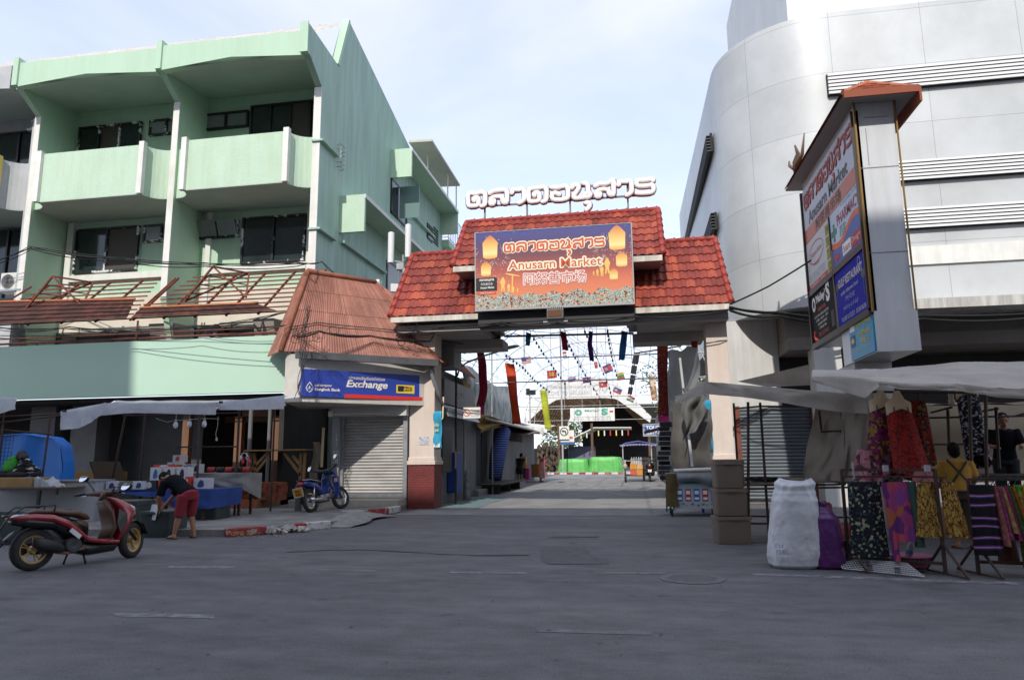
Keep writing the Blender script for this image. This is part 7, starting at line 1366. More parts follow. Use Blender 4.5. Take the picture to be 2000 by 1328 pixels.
# poles and lamps along the lane
def pole(px, py, top_y, y, r=.035, label='', m=PALE, name='pole'):
    a = G(px, py); b = Y(px+(1 if px > 1000 else 3), top_y, y or a.y); g = MB(); g.tube([a, (a.x, a.y, b.z)], r, 8); return one(name, g, m, label, 'pole')
pole(890, 985, 655, None, .035, 'thin dark pole nearest the gate on the left of the lane', IRON); pole(907, 975, 822, None, .05, 'short thick white pipe pole with the no smoking board'); pole(962, 965, 690, None, .03, 'thin pale pole left of the maroon banner foot on the lane'); pole(1008, 945, 820, None, .045, 'pale pole under the tall orange banner'); pole(1100, 926, 640, None, .07, 'tall pale pole carrying the left turn board')
lm = thing('street_lamp', 'grey street lamp on a long curved arm left of the lane', 'street lamp', (-5.5, 21.6, 0)); g = MB(); q = [Y(893, 735, 21.6), Y(898, 718, 21.6), Y(912, 708, 21.6), Y(945, 695, 21.6), Y(975, 686, 21.6)]; g.tube(q, .03, 6); g.build('arm', mat('lamp_arm', (.14, .14, .14), .5), lm); g = MB(); c = Y(994, 680, 21.6); sweep(g, [(c+Vector((-.30, 0, -.06)), Vector((0, .06, 0)), Vector((0, 0, .04))), (c+Vector((-.1, 0, 0)), Vector((0, .12, 0)), Vector((0, 0, .06))), (c+Vector((.2, 0, .05)), Vector((0, .13, 0)), Vector((0, 0, .05))), (c+Vector((.33, 0, .06)), Vector((0, .08, 0)), Vector((0, 0, .02)))], 12); g.build('lamp_head', mat('lamp_grey2', (.34, .35, .36), .4), lm, smooth=True)
fl2 = thing('floodlight_pole', 'pole with a black twin floodlight in the middle distance of the lane', 'lamp', G(1037, 938)); b = G(1037, 938); c = Y(1037, 765, b.y); g = MB(); g.tube([b, (b.x, b.y, c.z)], .05, 8); g.build('pole', PALE, fl2); g = MB(); g.rbox(c+Vector((-.2, 0, 0)), .25, .2, .4); g.rbox(c+Vector((.12, 0, -.05)), .35, .2, .3); g.build('lamp_head', BLK, fl2)
# signs in the lane
def board(px0, py0, px1, py1, y, m, label, name='sign_board', t=.05):
    a, b = Y(px0, py1, y), Y(px1, py0, y); o = thing(name, label, 'sign', (a.x, y, a.z)); pl = Plane((a.x, y, a.z), (1, 0, 0), (0, 0, 1)); w, h = b.x-a.x, b.z-a.z; g = MB(); slab(g, pl, 0, w, 0, h, -t, 0); g.build('panel', m, o); return o, pl, w, h
o, pl, w, h = board(905, 795, 938, 817, 21.0, WHT, 'small white no smoking board on the white pipe pole'); g = MB(); ring(g, pl, w*.21, h*.5, h*.34, h*.34, h*.07, .006); g.poly([pl.p(w*.21+a*h, h*.5+b*h, .008) for a, b in ((-.25, .22), (-.2, .27), (.25, -.22), (.2, -.27))]); g.build('red_symbol', RDP, o); g = MB()
for i, s_ in enumerate(('ห้ามสูบบุหรี่', 'NO SMOKING', 'fine 2,000')): text(g, pl, s_, w*.45, h*(.66-.26*i), w=w*.5, h=h*.16, z=.006)
g.build('small_lettering', mat('print_grey', (.25, .2, .2)), o)
o, pl, w, h = board(1093, 832, 1111, 858, 42, WHT, 'white traffic board with a black left turn arrow in a ring'); g = MB(); ring(g, pl, w*.5, h*.58, w*.44, w*.44, w*.09, .01); g.poly([pl.p(w*a, h*b, .012) for a, b in ((.22, .62), (.42, .74), (.42, .66), (.62, .66), (.72, .58), (.72, .40), (.60, .40), (.60, .56), (.42, .57), (.42, .50))]); g.build('arrow_symbol', BLACK, o)
o, pl, w, h = board(1095, 840, 1121, 868, 42.1, WHT, 'white notice with red print and blue foot behind the left turn board'); g = MB(); text(g, pl, 'หยุด', w*.15, h*.40, w=w*.35, h=h*.2, z=.01, bold=.02); rect(g, pl, w*.68, w*.9, h*.4, h*.56, .01); g.build('red_print', RDP, o); g = MB(); rect(g, pl, 0, w, 0, h*.18, .01); g.build('blue_foot', mat('print_mid_blue', (.05, .14, .40)), o)
o, pl, w, h = board(1114, 795, 1200, 823, 44, mat('bright_banner', (.80, .80, .78), .6), "white hanging banner reading O'Malley's in green over the lane", 'hanging_banner', .02); g = MB(); text(g, pl, 'O', w*.10, h*.42, w=w*.17, h=h*.45, bold=.07, z=.01); text(g, pl, 'S', w*.70, h*.42, w=w*.15, h=h*.50, bold=.06, z=.01); text(g, pl, "'Malley'", w*.31, h*.66, w=w*.36, h=h*.2, bold=.02, z=.01); g.build('green_lettering', mat('print_seagreen', (.08, .42, .30)), o); g = MB(); rect(g, pl, w*.89, w*.97, h*.62, h*.76, .01); g.build('red_mark', RDP, o); g = MB(); text(g, pl, 'IRISH PUB  GOOD FOOD  COLD BEER', w*.1, h*.27, w=w*.8, h=h*.07, z=.01); text(g, pl, 'OPEN 10AM - 1AM   ANUSARN MARKET', w*.06, h*.12, w=w*.86, h=h*.06, z=.01); g.build('small_lettering', mat('print_grey', (.25, .2, .2)), o)
o, pl, w, h = board(1256, 827, 1292, 852, 43, mat('grey_board', (.36, .38, .40), .6), 'grey board reading Tour Service in blue and white at the right of the lane'); g = MB(); rect(g, pl, w*.1, w*.98, h*.12, h*.92, .008); g.build('blue_field', mat('print_mid_blue', (.05, .14, .40)), o); g = MB(); text(g, pl, 'TOUR', w*.16, h*.54, w=w*.76, h=h*.32, bold=.04, z=.014); text(g, pl, 'SERVICE', w*.16, h*.16, w=w*.78, h=h*.3, bold=.04, z=.014); g.build('white_lettering', WHT, o)
# hanging cloth banners
def ribbon(pts, wpx, y, m, label, tail=None, group=None, n=14):
    """pts: picture line of the banner's middle on the plane y; twisting cloth strip"""
    P_ = [Y(px, py, y) for px, py in pts]; w = wpx/1380*y*.6
    def fn(u, v):
        f = v*(len(P_)-1); i = min(int(f), len(P_)-2); p = P_[i].lerp(P_[i+1], f-i); tw = .5*math.sin(v*3.5+pts[0][0]); return p+Vector(((u-.5)*2*w*math.cos(tw), (u-.5)*2*w*math.sin(tw)+.05*math.sin(v*9), .015*math.sin(u*6)))
    g = MB(); g.grid(fn, 3, n); o = thing('hanging_banner', label, 'banner', P_[0]); g.build('cloth', m, o, smooth=True, solid=.006)
    if tail: 
        q = P_[-1]; g = MB(); d = tail[1]/1380*y; g.grid(lambda u, v: q+Vector(((u-.5)*2*w, .01*math.sin(v*6), -d*v)), 3, 3); g.build('tail', tail[0], o, smooth=True, solid=.006)
    g = MB(); g.tube([P_[0]+Vector((-w, 0, 0)), P_[0]+Vector((0, 0, .12)), P_[0]+Vector((w, 0, 0))], .008, 4); g.build('hanger', BLK, o)
MAR = print_mat('maroon_cloth', [(.32, .02, .05), (.38, .025, .06), (.5, .08, .1)], 18, kind='dots', trans=.3); ORG = mat('orange_cloth', (.75, .11, .012), .7, (.66, .05, .02), scale=2, trans=.3); PNK = mat('hot_pink', (.6, .03, .22), .7); TR = dict(trans=.25)
ribbon([(862, 655), (863, 675), (858, 695), (855, 710)], 9, 21.3, mat('red_cloth', (.35, .02, .015), .8, trans=.2), 'small twisted dark red banner nearest the left gate pillar'); ribbon([(908, 650), (910, 668), (905, 690)], 9, 21.3, mat('green_cloth', (.26, .42, .04), .8, trans=.3), 'small olive green banner under the left lower gate box'); ribbon([(972, 648), (972, 665), (966, 676)], 12, 21.3, print_mat('yellow_print_cloth', [(.65, .45, .03), (.22, .12, .03), (.75, .5, .05)], 9, trans=.3), 'short yellow and brown banner at the right end of the left gate box')
ribbon([(935, 676), (942, 710), (945, 760), (938, 792)], 14, 21.9, MAR, 'long maroon banner with hot pink foot on the left of the lane', (PNK, 18)); ribbon([(995, 710), (1000, 745), (1005, 790), (1009, 828)], 16, 25, ORG, 'long bright orange banner slanting above the left lane shops')
ribbon([(1032, 650), (1032, 662), (1030, 675)], 9, 21.3, mat('teal_cloth', (.06, .32, .40), .8, trans=.4), 'tiny teal banner on the dark pipe'); ribbon([(1099, 648), (1102, 662), (1104, 684)], 10, 21.3, mat('crimson_cloth', (.50, .03, .09), .8, trans=.4), 'small crimson banner on the dark pipe below the floodlight'); ribbon([(1154, 647), (1152, 672), (1156, 705)], 8, 21.3, mat('violet_cloth', (.16, .06, .30), .8, trans=.4), 'narrow dark violet banner on the dark pipe'); ribbon([(1220, 647), (1217, 675), (1214, 703)], 11, 21.3, print_mat('blue_band_cloth', [(.08, .30, .62), (.05, .14, .32), (.12, .38, .70)], 8, kind='wave', trans=.4), 'small steel blue banner at the right end of the dark pipe')
GLDR = print_mat('gold_red_cloth', [(.34, .03, .03), (.50, .12, .03), (.28, .02, .12), (.65, .30, .03)], 16, kind='noise', trans=.2); ribbon([(1294, 666), (1294, 720), (1295, 770), (1296, 812)], 17, 22, GLDR, 'widest red and gold patterned banner with pink foot on the right of the lane', (PNK, 11)); ribbon([(1355, 638), (1356, 670), (1358, 702)], 10, 20.6, mat('scarlet_cloth', (.42, .025, .02), .7, (.34, .02, .02), scale=5, trans=.25), 'scarlet banner before the right gate pillar', (mat('bright_red', (.6, .02, .02)), 15))
ribbon([(1061, 762), (1064, 785), (1068, 815), (1071, 838)], 11, 36, print_mat('lime_cloth', [(.30, .42, .03), (.42, .45, .04), (.34, .28, .03)], 5, kind='dots'), 'lime green patterned banner right of the floodlight pole'); ribbon([(1273, 733), (1275, 755), (1279, 782)], 10, 30, print_mat('pale_gold_cloth', [(.5, .4, .25), (.45, .15, .08), (.55, .5, .4)], 8), 'pale gold banner left of the widest red and gold one')
# flags
def flag(px, py, wpx, hpx, y, bands, label, vertical=False, extra=None, tilt=0.1):
    c = Y(px, py, y); w, h = wpx/1380*y*.8, hpx/1380*y*.8; o = thing('flag', label, 'flag', c); ct, st_ = math.cos(tilt), math.sin(tilt)
    tot = sum(b[1] for b in bands); acc = 0
    for i, (m, b) in enumerate(bands):
        a0, a1 = acc/tot, (acc+b)/tot; acc += b
        def fn(u, v):
            s_, t = (a0+(a1-a0)*v, u) if not vertical else (v, a0+(a1-a0)*u)
            x, z = (t-.5)*w, (.5-s_)*h; return c+Vector((x*ct-z*st_*-1*0-z*st_, .08*w*math.sin(t*7+px), x*st_+z*ct))
        g = MB(); g.grid(fn, 8, 3); g.build('band', m, o, smooth=True)
    if extra:
        for m, fx_, fz_, fw_, fh_ in extra: 
            g = MB(); g.grid(lambda u, v: c+Vector((((fx_+(u-.5)*fw_)*w)*ct-((fz_+(v-.5)*fh_)*h)*st_, -.03+.08*w*math.sin((fx_+(u-.5)*fw_+.5)*7+px), ((fx_+(u-.5)*fw_)*w)*st_+((fz_+(v-.5)*fh_)*h)*ct)), 4, 3); g.build('emblem', m, o, smooth=True)
FR, FW, FB, FY, FG = (mat('flag_'+n_, c, .8, trans=.3) for n_, c in (('red', (.58, .10, .10)), ('white', (.75, .75, .73)), ('blue', (.08, .12, .38)), ('yellow', (.7, .5, .10)), ('green', (.10, .32, .12))))
flag(1028, 704, 24, 18, 30, [(FR, 1), (FW, 1)]*4, 'red and white striped flag with blue corner on the left', extra=[(FB, -.25, .25, .5, .5)]); flag(1078, 731, 24, 20, 31, [(FR, 1)], 'red flag with a yellow disc near the floodlight pole', extra=[(FY, 0, 0, .45, .5)]); flag(1103, 693, 10, 16, 28, [(FR, 1), (FW, 1), (FB, 1)], 'tiny red white and blue flag below the crimson banner')
flag(1117, 741, 20, 12, 33, [(FR, 1), (FW, 1), (FB, 2), (FW, 1), (FR, 1)], 'striped flag with broad blue middle left of the centre of the lane'); flag(1146, 742, 20, 14, 33, [(FB, 1), (FR, 2), (FB, 1)], 'blue edged red flag in the centre of the lane', extra=[(FW, 0, 0, .25, .3)]); flag(1164, 713, 8, 16, 28, [(FR, 1)], 'small plain red flag left of the big blue and red one', extra=[(FY, 0, .1, .4, .2)]); flag(1187, 720, 22, 20, 29, [(FB, 1), (FR, 3), (FB, 1)], 'largest red flag with blue edges high right of centre', tilt=.35, extra=[(FW, -.15, 0, .25, .35)])
flag(1178, 751, 20, 14, 33, [(FR, 1)], 'plain red flag with a white mark low in the centre', extra=[(FW, -.1, 0, .2, .3)]); flag(1212, 735, 18, 18, 31, [(FY, 1), (FG, 1), (FR, 1)], 'yellow green and red striped flag right of centre', tilt=.25); flag(1206, 763, 20, 13, 34, [(FB, 1), (FR, 1)], 'blue over red flag hanging right of the fascia lettering', tilt=-.45, extra=[(FW, -.2, 0, .3, .4)]); flag(1232, 779, 18, 13, 34, [(FR, 1), (FW, 1), (FG, 1)], 'red white and green flag lowest on the right string', tilt=-.45)
# strings of bulbs
def bulb_string(pts, y0, y1, n, label):
    g = MB(); P_ = []
    for i, (px, py) in enumerate(pts): P_.append(Y(px, py, y0+(y1-y0)*i/(len(pts)-1)))
    g.tube(P_, .008, 4); m = len(P_)-1
    for k in range(n):
        f = (k+.5)/n*m; i = int(f); q = P_[i].lerp(P_[i+1], f-i); g.ell(q-Vector((0, 0, .05)), .035, .035, .06, 6, 5)
    o = one('bulb_string', g, CABLE, label, 'light string')
bulb_string([(985, 690), (1020, 715), (1045, 742), (1075, 765)], 23, 33, 16, 'string of dark bulbs falling from the street lamp to the floodlight pole'); bulb_string([(1040, 655), (1062, 690), (1085, 722), (1105, 750)], 22, 32, 14, 'string of dark bulbs falling left of the crimson banner'); bulb_string([(1105, 660), (1125, 700), (1150, 742), (1180, 790)], 22, 33, 15, 'string of dark bulbs falling through the middle of the lane'); bulb_string([(1140, 640), (1158, 680), (1190, 755), (1198, 790)], 22, 34, 14, 'string of dark bulbs falling beside the violet banner'); bulb_string([(1186, 640), (1190, 670), (1196, 700), (1205, 735)], 22, 30, 11, 'string of dark bulbs falling left of the steel blue banner')
g = MB(); r_ = random.Random(17)
for i in range(26): px = r_.uniform(860, 1370); g.tube([Y(px, r_.uniform(655, 690), 22), Y(px*.6+1120*.4+r_.uniform(-40, 40), r_.uniform(690, 745), 34), Y(1130+r_.uniform(-90, 90), r_.uniform(730, 775), 50)], .006, 3)
one('lane_wires', g, CABLE, 'mesh of thin dark wires strung over the lane beyond the gate', 'wires', kind='stuff')
sk = thing('loudspeakers', 'dark line of hanging speakers on a bracket right of the lane', 'speaker', Y(1242, 700, 27)); g = MB()
for (px, py, w, h) in ((1242, 700, .22, .42), (1238, 722, .2, .3), (1235, 742, .18, .34), (1231, 763, .16, .26)): g.rbox(Y(px, py, 27), w, .2, h, .1, 0, .2)
g.build('box', BLK, sk); g = MB(); g.tube([Y(1241, 690, 27), Y(1330, 676, 26)], .03, 5); g.tube([Y(1241, 690, 27), Y(1231, 775, 27)], .012, 4); g.build('bracket', IRON, sk)
# tricycle cart, motorbikes, people at the lane end
tk = thing('vendor_tricycle', 'vendor tricycle with purple scalloped roof and orange boxes at the lane end', 'tricycle', (-.2, 41, 0)); Yt = 42.0
a, b = Y(1211, 868, Yt), Y(1282, 868, Yt)
g = MB(); sweep(g, [(Vector((a.x, Yt-.6, a.z-.1)), Vector((0, .1, 0)), Vector((0, 0, .03))), (Vector((a.x+.3, Yt, a.z+.02)), Vector((0, .9, 0)), Vector((0, 0, .07))), (Vector(((a.x+b.x)/2, Yt, a.z+.13)), Vector((0, 1.0, 0)), Vector((0, 0, .07))), (Vector((b.x, Yt, b.z-.02)), Vector((0, .9, 0)), Vector((0, 0, .06)))], 12, 4); g.build('roof', mat('purple_roof', (.08, .08, .26), .6), tk)
g = MB(); n = 12
for i in range(n): x = a.x+(b.x-a.x)*(i+.5)/n; r_ = (b.x-a.x)/n/2; g.poly([Vector((x+r_*math.cos(t), Yt-1.0, a.z-.04+.05*math.sin(math.pi*(i+.5)/n)-r_*1.1*abs(math.sin(t)))) for t in [math.pi*k/6 for k in range(7)]]); 
g.build('scalloped_edge', mat('lilac_edge', (.28, .28, .50), .6), tk)
for px in (1216, 1272): q = Y(px, 870, Yt-.8); g = MB(); g.tube([q, (q.x, q.y, .3)], .03, 6); g.build('post', mat('white_post', (.5, .5, .5)), tk)
g = MB(); q = Y(1258, 930, Yt); g.box(a.x+.3, b.x-.2, Yt-.9, Yt+.9, .30, .38); g.box(b.x-1.0, b.x-.15, Yt-.2, Yt+.9, .38, 1.4); g.build('cart_body', mat('dark_cart', (.045, .04, .04), .6), tk)
OB = [mat('box_orange', (.62, .25, .03), .6), mat('box_red', (.55, .10, .05), .6), mat('box_peach', (.62, .36, .16), .6)]
for (px0, px1, py0, py1, k) in ((1231, 1243, 905, 916, 0), (1244, 1255, 907, 916, 2), (1231, 1243, 917, 928, 1), (1244, 1255, 917, 928, 0)):
    p_, q_ = Y(px0, py1, Yt-1.2), Y(px1, py0, Yt-1.2); g = MB(); g.box(p_.x, q_.x, Yt-1.2, Yt-.92, p_.z, q_.z); g.build('carton', OB[k], tk)
g = MB()
for i in range(5): q = Y(1234+4.5*i, 899, Yt-1.05); g.lathe([(.06, -.22), (.065, .05), (.025, .14), (.025, .19)], q, 8)
g.build('water_bottles', mat('bottle_clear', (.5, .52, .54), .2), tk)
def far_wheel(x, y, r): g = MB(); g.lathe([(r-.09, -.04), (r, -.03), (r, .03), (r-.09, .04), (r-.09, -.04)], (x, y, r), 16, (1, .12, 0)); return g
f_ = G(1222, 942); far_wheel(f_.x, f_.y, .30).build('wheel', mat('tyre_rubber', (.022, .021, .02)), tk); far_wheel(f_.x+1.0, f_.y+1.6, .30).build('wheel', mat('tyre_rubber', (.022, .021, .02)), tk); far_wheel(f_.x+2.0, f_.y+1.6, .30).build('wheel', mat('tyre_rubber', (.022, .021, .02)), tk)
g = MB(); g.ell((f_.x, f_.y, .85), .13, .12, .16, 10, 8); g.tube([(f_.x, f_.y, .3), (f_.x, f_.y+.3, 1.2)], .04, 6); g.tube([(f_.x-.35, f_.y+.3, 1.15), (f_.x+.35, f_.y+.3, 1.15)], .025, 6); g.build('front_fork', mat('pale_fork', (.4, .36, .28), .5), tk)
mb_ = thing('motorbike', 'black motorbike seen from behind right of the vendor tricycle', 'motorbike', G(1270, 941)); q = G(1270, 941); far_wheel(q.x, q.y, .30).build('wheel', mat('tyre_rubber', (.022, .021, .02)), mb_); g = MB(); sweep(g, [(q+Vector((0, .0, .55)), Vector((.16, 0, 0)), Vector((0, 0, .10))), (q+Vector((0, .5, .75)), Vector((.2, 0, 0)), Vector((0, 0, .16))), (q+Vector((0, 1.1, .85)), Vector((.22, 0, 0)), Vector((0, 0, .2)))], 12); g.ell(q+Vector((0, -.1, .85)), .26, .2, .22, 10, 8); g.tube([q+Vector((-.38, 1.0, 1.15)), q+Vector((.38, 1.0, 1.15))], .03, 6); g.build('body', GLB, mb_, smooth=True); far_wheel(q.x, q.y+1.3, .3).build('wheel', mat('tyre_rubber', (.022, .021, .02)), mb_); g = MB(); g.rbox(q+Vector((0, -.2, .62)), .2, .02, .16); g.build('number_plate', WHITE, mb_); g = MB(); g.rbox(q+Vector((0, -.29, .85)), .14, .03, .07); g.build('tail_light', mat('red_lens', (.3, .02, .02)), mb_)
LS_ = mat('lane_skin', (.33, .18, .11), .6)
person('woman in black vest with white strap and dark shorts at the left lane stall', stand(-6.15, 37.2, (.3, 1), 1.62, 0, .1, 'work'), mat('black_vest', (.015, .015, .018), .9), mat('dark_shorts', (.02, .02, .025), .9), .2, .4, hair='bun', skin=LS_, shoes=mat('dark_sandal', (.03, .02, .02)))
person('woman in pink top and red apron at the far left lane stall', stand(-5.55, 41.0, (.9, .3), 1.6, 0, .12, 'work'), mat('pink_top', (.50, .06, .20), .85), mat('red_apron', (.35, .03, .03), .85), .4, .55, bottom_name='apron', hair='bun', skin=LS_, shoes=mat('dark_sandal', (.03, .02, .02)))
def crate_(px0, px1, py0, py1, y, m, label, name, cat): a, b = Y(px0, py1, y), Y(px1, py0, y); g = MB(); g.box(a.x, b.x, y, y+.4, max(0, a.z), b.z); return one(name, g, m, label, cat, bevel=.02)
crate_(1017, 1027, 892, 914, 38.5, mat('juice_orange', (.62, .30, .05), .4), 'orange juice dispenser with white lid in the left lane stall', 'juice_dispenser', 'dispenser'); crate_(1026, 1033, 914, 937, 38.5, mat('magenta_box', (.45, .02, .22), .6), 'narrow magenta box under the juice dispenser', 'box', 'box'); crate_(1014, 1026, 914, 934, 38.6, mat('green_black_crate', (.03, .12, .06), .6), 'dark green crate left of the magenta box', 'crate', 'crate'); crate_(1038, 1052, 906, 932, 40.2, mat('orange_brown_cart', (.28, .10, .03), .6), 'small orange brown cart in front of the woman in pink', 'cart', 'cart'); crate_(1053, 1063, 902, 934, 40.6, mat('white_pink_bags', (.55, .40, .38), .6, (.5, .15, .12), scale=6), 'white and pink bags hanging on the end of the small cart', 'bags', 'bags'); crate_(1053, 1062, 896, 920, 42.5, mat('green_chair', (.08, .40, .05), .5), 'bright green plastic seat behind the small cart', 'seat', 'seat')
g = MB(); q = G(1018, 936); sweep(g, [(q+Vector((-.2, 0, .1)), Vector((0, .12, 0)), Vector((0, 0, .1))), (q+Vector((.1, 0, .14)), Vector((0, .2, 0)), Vector((0, 0, .14))), (q+Vector((.5, 0, .02)), Vector((0, .2, 0)), Vector((0, 0, .04)))], 10); one('pink_bag', g, mat('pink_plastic', (.62, .18, .42), .6), 'pink plastic bag slumped on the ground below the lane stall', 'bag', smooth=True)
for (px0, px1, py0, py1, y, m, lab) in ((1000, 1062, 828, 836, 40, FAS, 'pale sheet awning of the left lane stall beside the lime banner'), (975, 1020, 838, 850, 34, mat('brown_sheet', (.14, .12, .10), .8), 'brown sagging sheet roof over the left lane stall')):
    a, b = Y(px0, py0, y), Y(px1, py1, y); g = MB(); sheet(g, a, b, b+Vector((.3, 4, .3)), a+Vector((0, 4, .3)), .05, 10, 6, .03, 3); valance(g, [a, b], [.5, .35], .05, 4, 12, 2); one('stall_awning', g, m, lab, 'awning', smooth=True)
r_ = random.Random(8)
hg = MB()
for i in range(150): px = r_.uniform(1050, 1096); py = r_.uniform(872, 918); hg.ell(Y(px, py, 62.6+r_.random()), .13, .12, .26, 7, 5)
one('hanging_goods', hg, mat('woven_goods', (.12, .085, .055), .8, (.03, .025, .02), scale=1.5), 'mass of brown woven goods hanging in the dark stall left of the green ones', 'goods', kind='stuff')
# ---- right side of the lane: tarps, stacked goods
TARP = mat('grey_canvas', (.13, .12, .11), .8, (.07, .065, .06), scale=1.6, trans=.2, bump=.4, bscale=6)
g = MB(); g.grid(lambda u, v: Vector((1.0+.75*u*(1-.3*v)+.06*math.sin(v*9+u*5), 22.5-3.0*u, 4.6-.3*u-1.9*v+.05*math.sin(u*11))), 20, 18); one('grey_tarpaulin', g, mat('light_grey_tarp', (.36, .37, .38), .7, (.46, .47, .48), scale=1.5, trans=.25), 'light grey tarpaulin hanging high behind the right gate pillar', 'tarpaulin', smooth=True)
g = MB(); g.grid(lambda u, v: Vector((.85+.95*u+.05*math.sin(v*7), 18.2+.10*math.sin(u*7)+.05*math.sin(v*8+u*3), 2.75-.25*u-1.75*v)), 22, 14); one('brown_tarpaulin', g, TARP, 'grey brown tarpaulin curtain closing the stall beside the right gate pillar', 'tarpaulin', smooth=True)
g = MB(); g.grid(lambda u, v: Vector((1.12+.55*u+.05*math.sin(v*11), 17.75+.12*math.sin(u*9+v*6), 3.0-.2*u-1.3*v*(1-.55*u)+.05*math.sin(u*8))), 18, 12); one('folded_tarpaulin', g, mat('dark_grey_tarp', (.13, .128, .12), .8, (.09, .088, .085), scale=2), 'dark grey folded tarpaulin end drooping beside the right gate pillar', 'tarpaulin', smooth=True)
g = MB(); g.tube([Y(1328, 700, 19.4), Y(1352, 912, 17.6)], .035, 8); one('pole', g, PALE, 'pale slanting pole in front of the brown tarpaulin curtain', 'pole')
gs_ = MB(); r_ = random.Random(2)
for i in range(12): q = Y(1298+r_.uniform(-3, 3), 828+i*9.5, 24+r_.uniform(-.3, .3)); gs_.rbox(q, .36, .4, .13, r_.uniform(-.2, .2))
one('folded_goods', gs_, mat('navy_goods', (.02, .025, .045), .8, (.05, .05, .06), scale=6), 'tall pile of dark folded goods at the right edge of the lane', 'goods', kind='stuff')
g = MB(); g.obox(Y(1285, 838, 27), (.5, 0, .12), (0, .8, 0), (-.01, 0, .03)); one('small_awning', g, mat('brown_sheet', (.14, .12, .10)), 'small brown slanted awning before the Tour Service board', 'awning')
g = MB(); g.box(1.3, 2.6, 26, 52, 0, 4.0); one('shop_row', g, mat('dim_lane_wall', (.16, .15, .14), .8, (.10, .095, .09), scale=.8), 'dim shop row along the right side of the lane', 'shop building')
g = MB(); a = Y(1378, 905, 18.0); g.box(a.x-.12, a.x+.25, 18.0, 18.4, .35, .42); g.box(a.x+.18, a.x+.25, 18.0, 18.4, .42, .95); [g.box(x, x+.04, y, y+.04, 0, .35) for x in (a.x-.12, a.x+.2) for y in (18.0, 18.36)]; one('plastic_chair', g, mat('blue_chair', (.02, .05, .35), .4), 'blue plastic chair beside the right gate pillar', 'chair', bevel=.01)
pb = Plane((1.82, 18.85, 1.45), (.22, .22, 0), (0, 0, 1)); g = MB(); g.grid(lambda u, v: pb.p(.3*u, 1.35*v, .02*math.sin(v*9))+Vector((-.12, 0, 0)), 5, 12); o = one('blue_banner', g, mat('cyan_banner', (.03, .27, .45)), 'narrow blue banner with yellow lettering at the left edge of the right gate pillar', 'banner', smooth=True, solid=.004); g = MB(); text(g, pb, 'พร้อมเพย์', .04, .8, w=.22, h=.12, bold=.02, z=.05); o_ = g.build('lettering', YELLOW, o); o_.location = o_.location+Vector((-.12, -.02, 0))
# ================================================================== right hand stalls
CANV = mat('grey_stall_canvas', (.62, .58, .52), .75, (.49, .455, .405), scale=1.6, trans=.35, bump=.35, bscale=5); TRANS = mat('dusty_plastic_curtain', (.36, .32, .27), .6, (.26, .23, .195), scale=2.2, trans=.45, bump=.35, bscale=4)
# cart with printed cover
ct = thing('vendor_cart', 'wheeled vendor cart with picture printed cover and white tube on top', 'cart', (1.1, 17, 0))
g = MB(); g.box(.62, 1.80, 17.0, 17.9, .92, .97); g.build('top_board', mat('worn_board', (.18, .155, .12), .8), ct); g = MB(); g.box(.74, 1.80, 17.04, 17.86, .18, .92); g.build('cart_body', mat('green_frame', (.03, .13, .09), .6), ct)
pl = Plane((.78, 17.02, .18), (1, 0, 0), (0, 0, 1)); g = MB(); slab(g, pl, 0, 1.02, 0, .55, -.01, .004); cv = g.build('printed_cover', mat('pale_blue_cover', (.34, .44, .52), .4), ct)
PIC = [mat('pic_blue2', (.04, .12, .38), .5), mat('pic_red2', (.45, .05, .04), .5)]
for i in range(5):
    g = MB(); x = .06+i*.19; slab(g, pl, x, x+.13, .16, .44, .004, .007); c_ = g.build('printed_packet', PIC[i % 2], cv); g = MB(); slab(g, pl, x+.02, x+.11, .32, .40, .007, .009); slab(g, pl, x+.02, x+.11, .20, .25, .007, .009); g.build('packet_label', WHT, c_)
g = MB(); [disc(g, pl, .08+.11*i, .07+.03*(i % 2), .05, .03, .008, 8) for i in range(9)]; g.build('food_picture', print_mat('food_print', [(.4, .3, .2), (.10, .22, .06), (.5, .4, .35), (.35, .10, .06)], 18), cv)
g = MB(); g.grid(lambda u, v: Vector((.6+.27*u+.015*math.sin(v*7), 16.97-.03*math.sin(u*5)-.03*v, .95-.72*v)), 6, 10); g.build('brown_cloth', mat('ochre_cloth', (.13, .095, .03), .9, (.09, .065, .025), scale=4), ct, smooth=True)
g = MB(); g.grid(lambda u, v: Vector((.85+.98*u, 16.93-.07*math.sin(v*3.1)+.03*math.sin(u*14), .97-.26*v*(1-.3*math.sin(u*5)))), 18, 8); g.build('plastic_sheet', mat('grey_plastic_sheet', (.24, .26, .28), .4, (.16, .175, .19), scale=3, trans=.2), ct, smooth=True)
g = MB(); g.tube([(.80, 16.98, 1.03), (1.78, 17.15, 1.06)], .045, 10); g.build('white_tube', WHITE, ct, smooth=True)
for (x, y) in ((.72, 17.1), (1.70, 17.1), (.72, 17.8), (1.70, 17.8)): g = MB(); g.lathe([(.02, -.03), (.085, -.025), (.085, .025), (.02, .03)], (x, y, .086), 12, (1, 0, 0)); g.build('wheel', mat('tyre_rubber', (.022, .021, .02)), ct)
g = MB(); g.tube([(.6, 17.02, .1), (.62, 17.0, .9)], .018, 6); g.tube([(.55, 17.0, .16), (.8, 17.0, .16)], .015, 6); g.build('leg', mat('green_frame', (.03, .13, .09)), ct)
# three stacked brown tubs
BTUB = mat('taupe_plastic', (.19, .145, .115), .6, (.22, .17, .135), scale=2.5)
for i in range(3): tub(1.14+.015*i, 1.68-.02*i, 11.75+.02*i, 12.2, .005+.425*i, .415+.425*i, ('bottom brown tub of the stack of three', 'middle brown tub of the stack of three', 'top brown tub of the stack of three with its lid closed')[i], BTUB, lid=i == 2, rz=.12-.03*i)
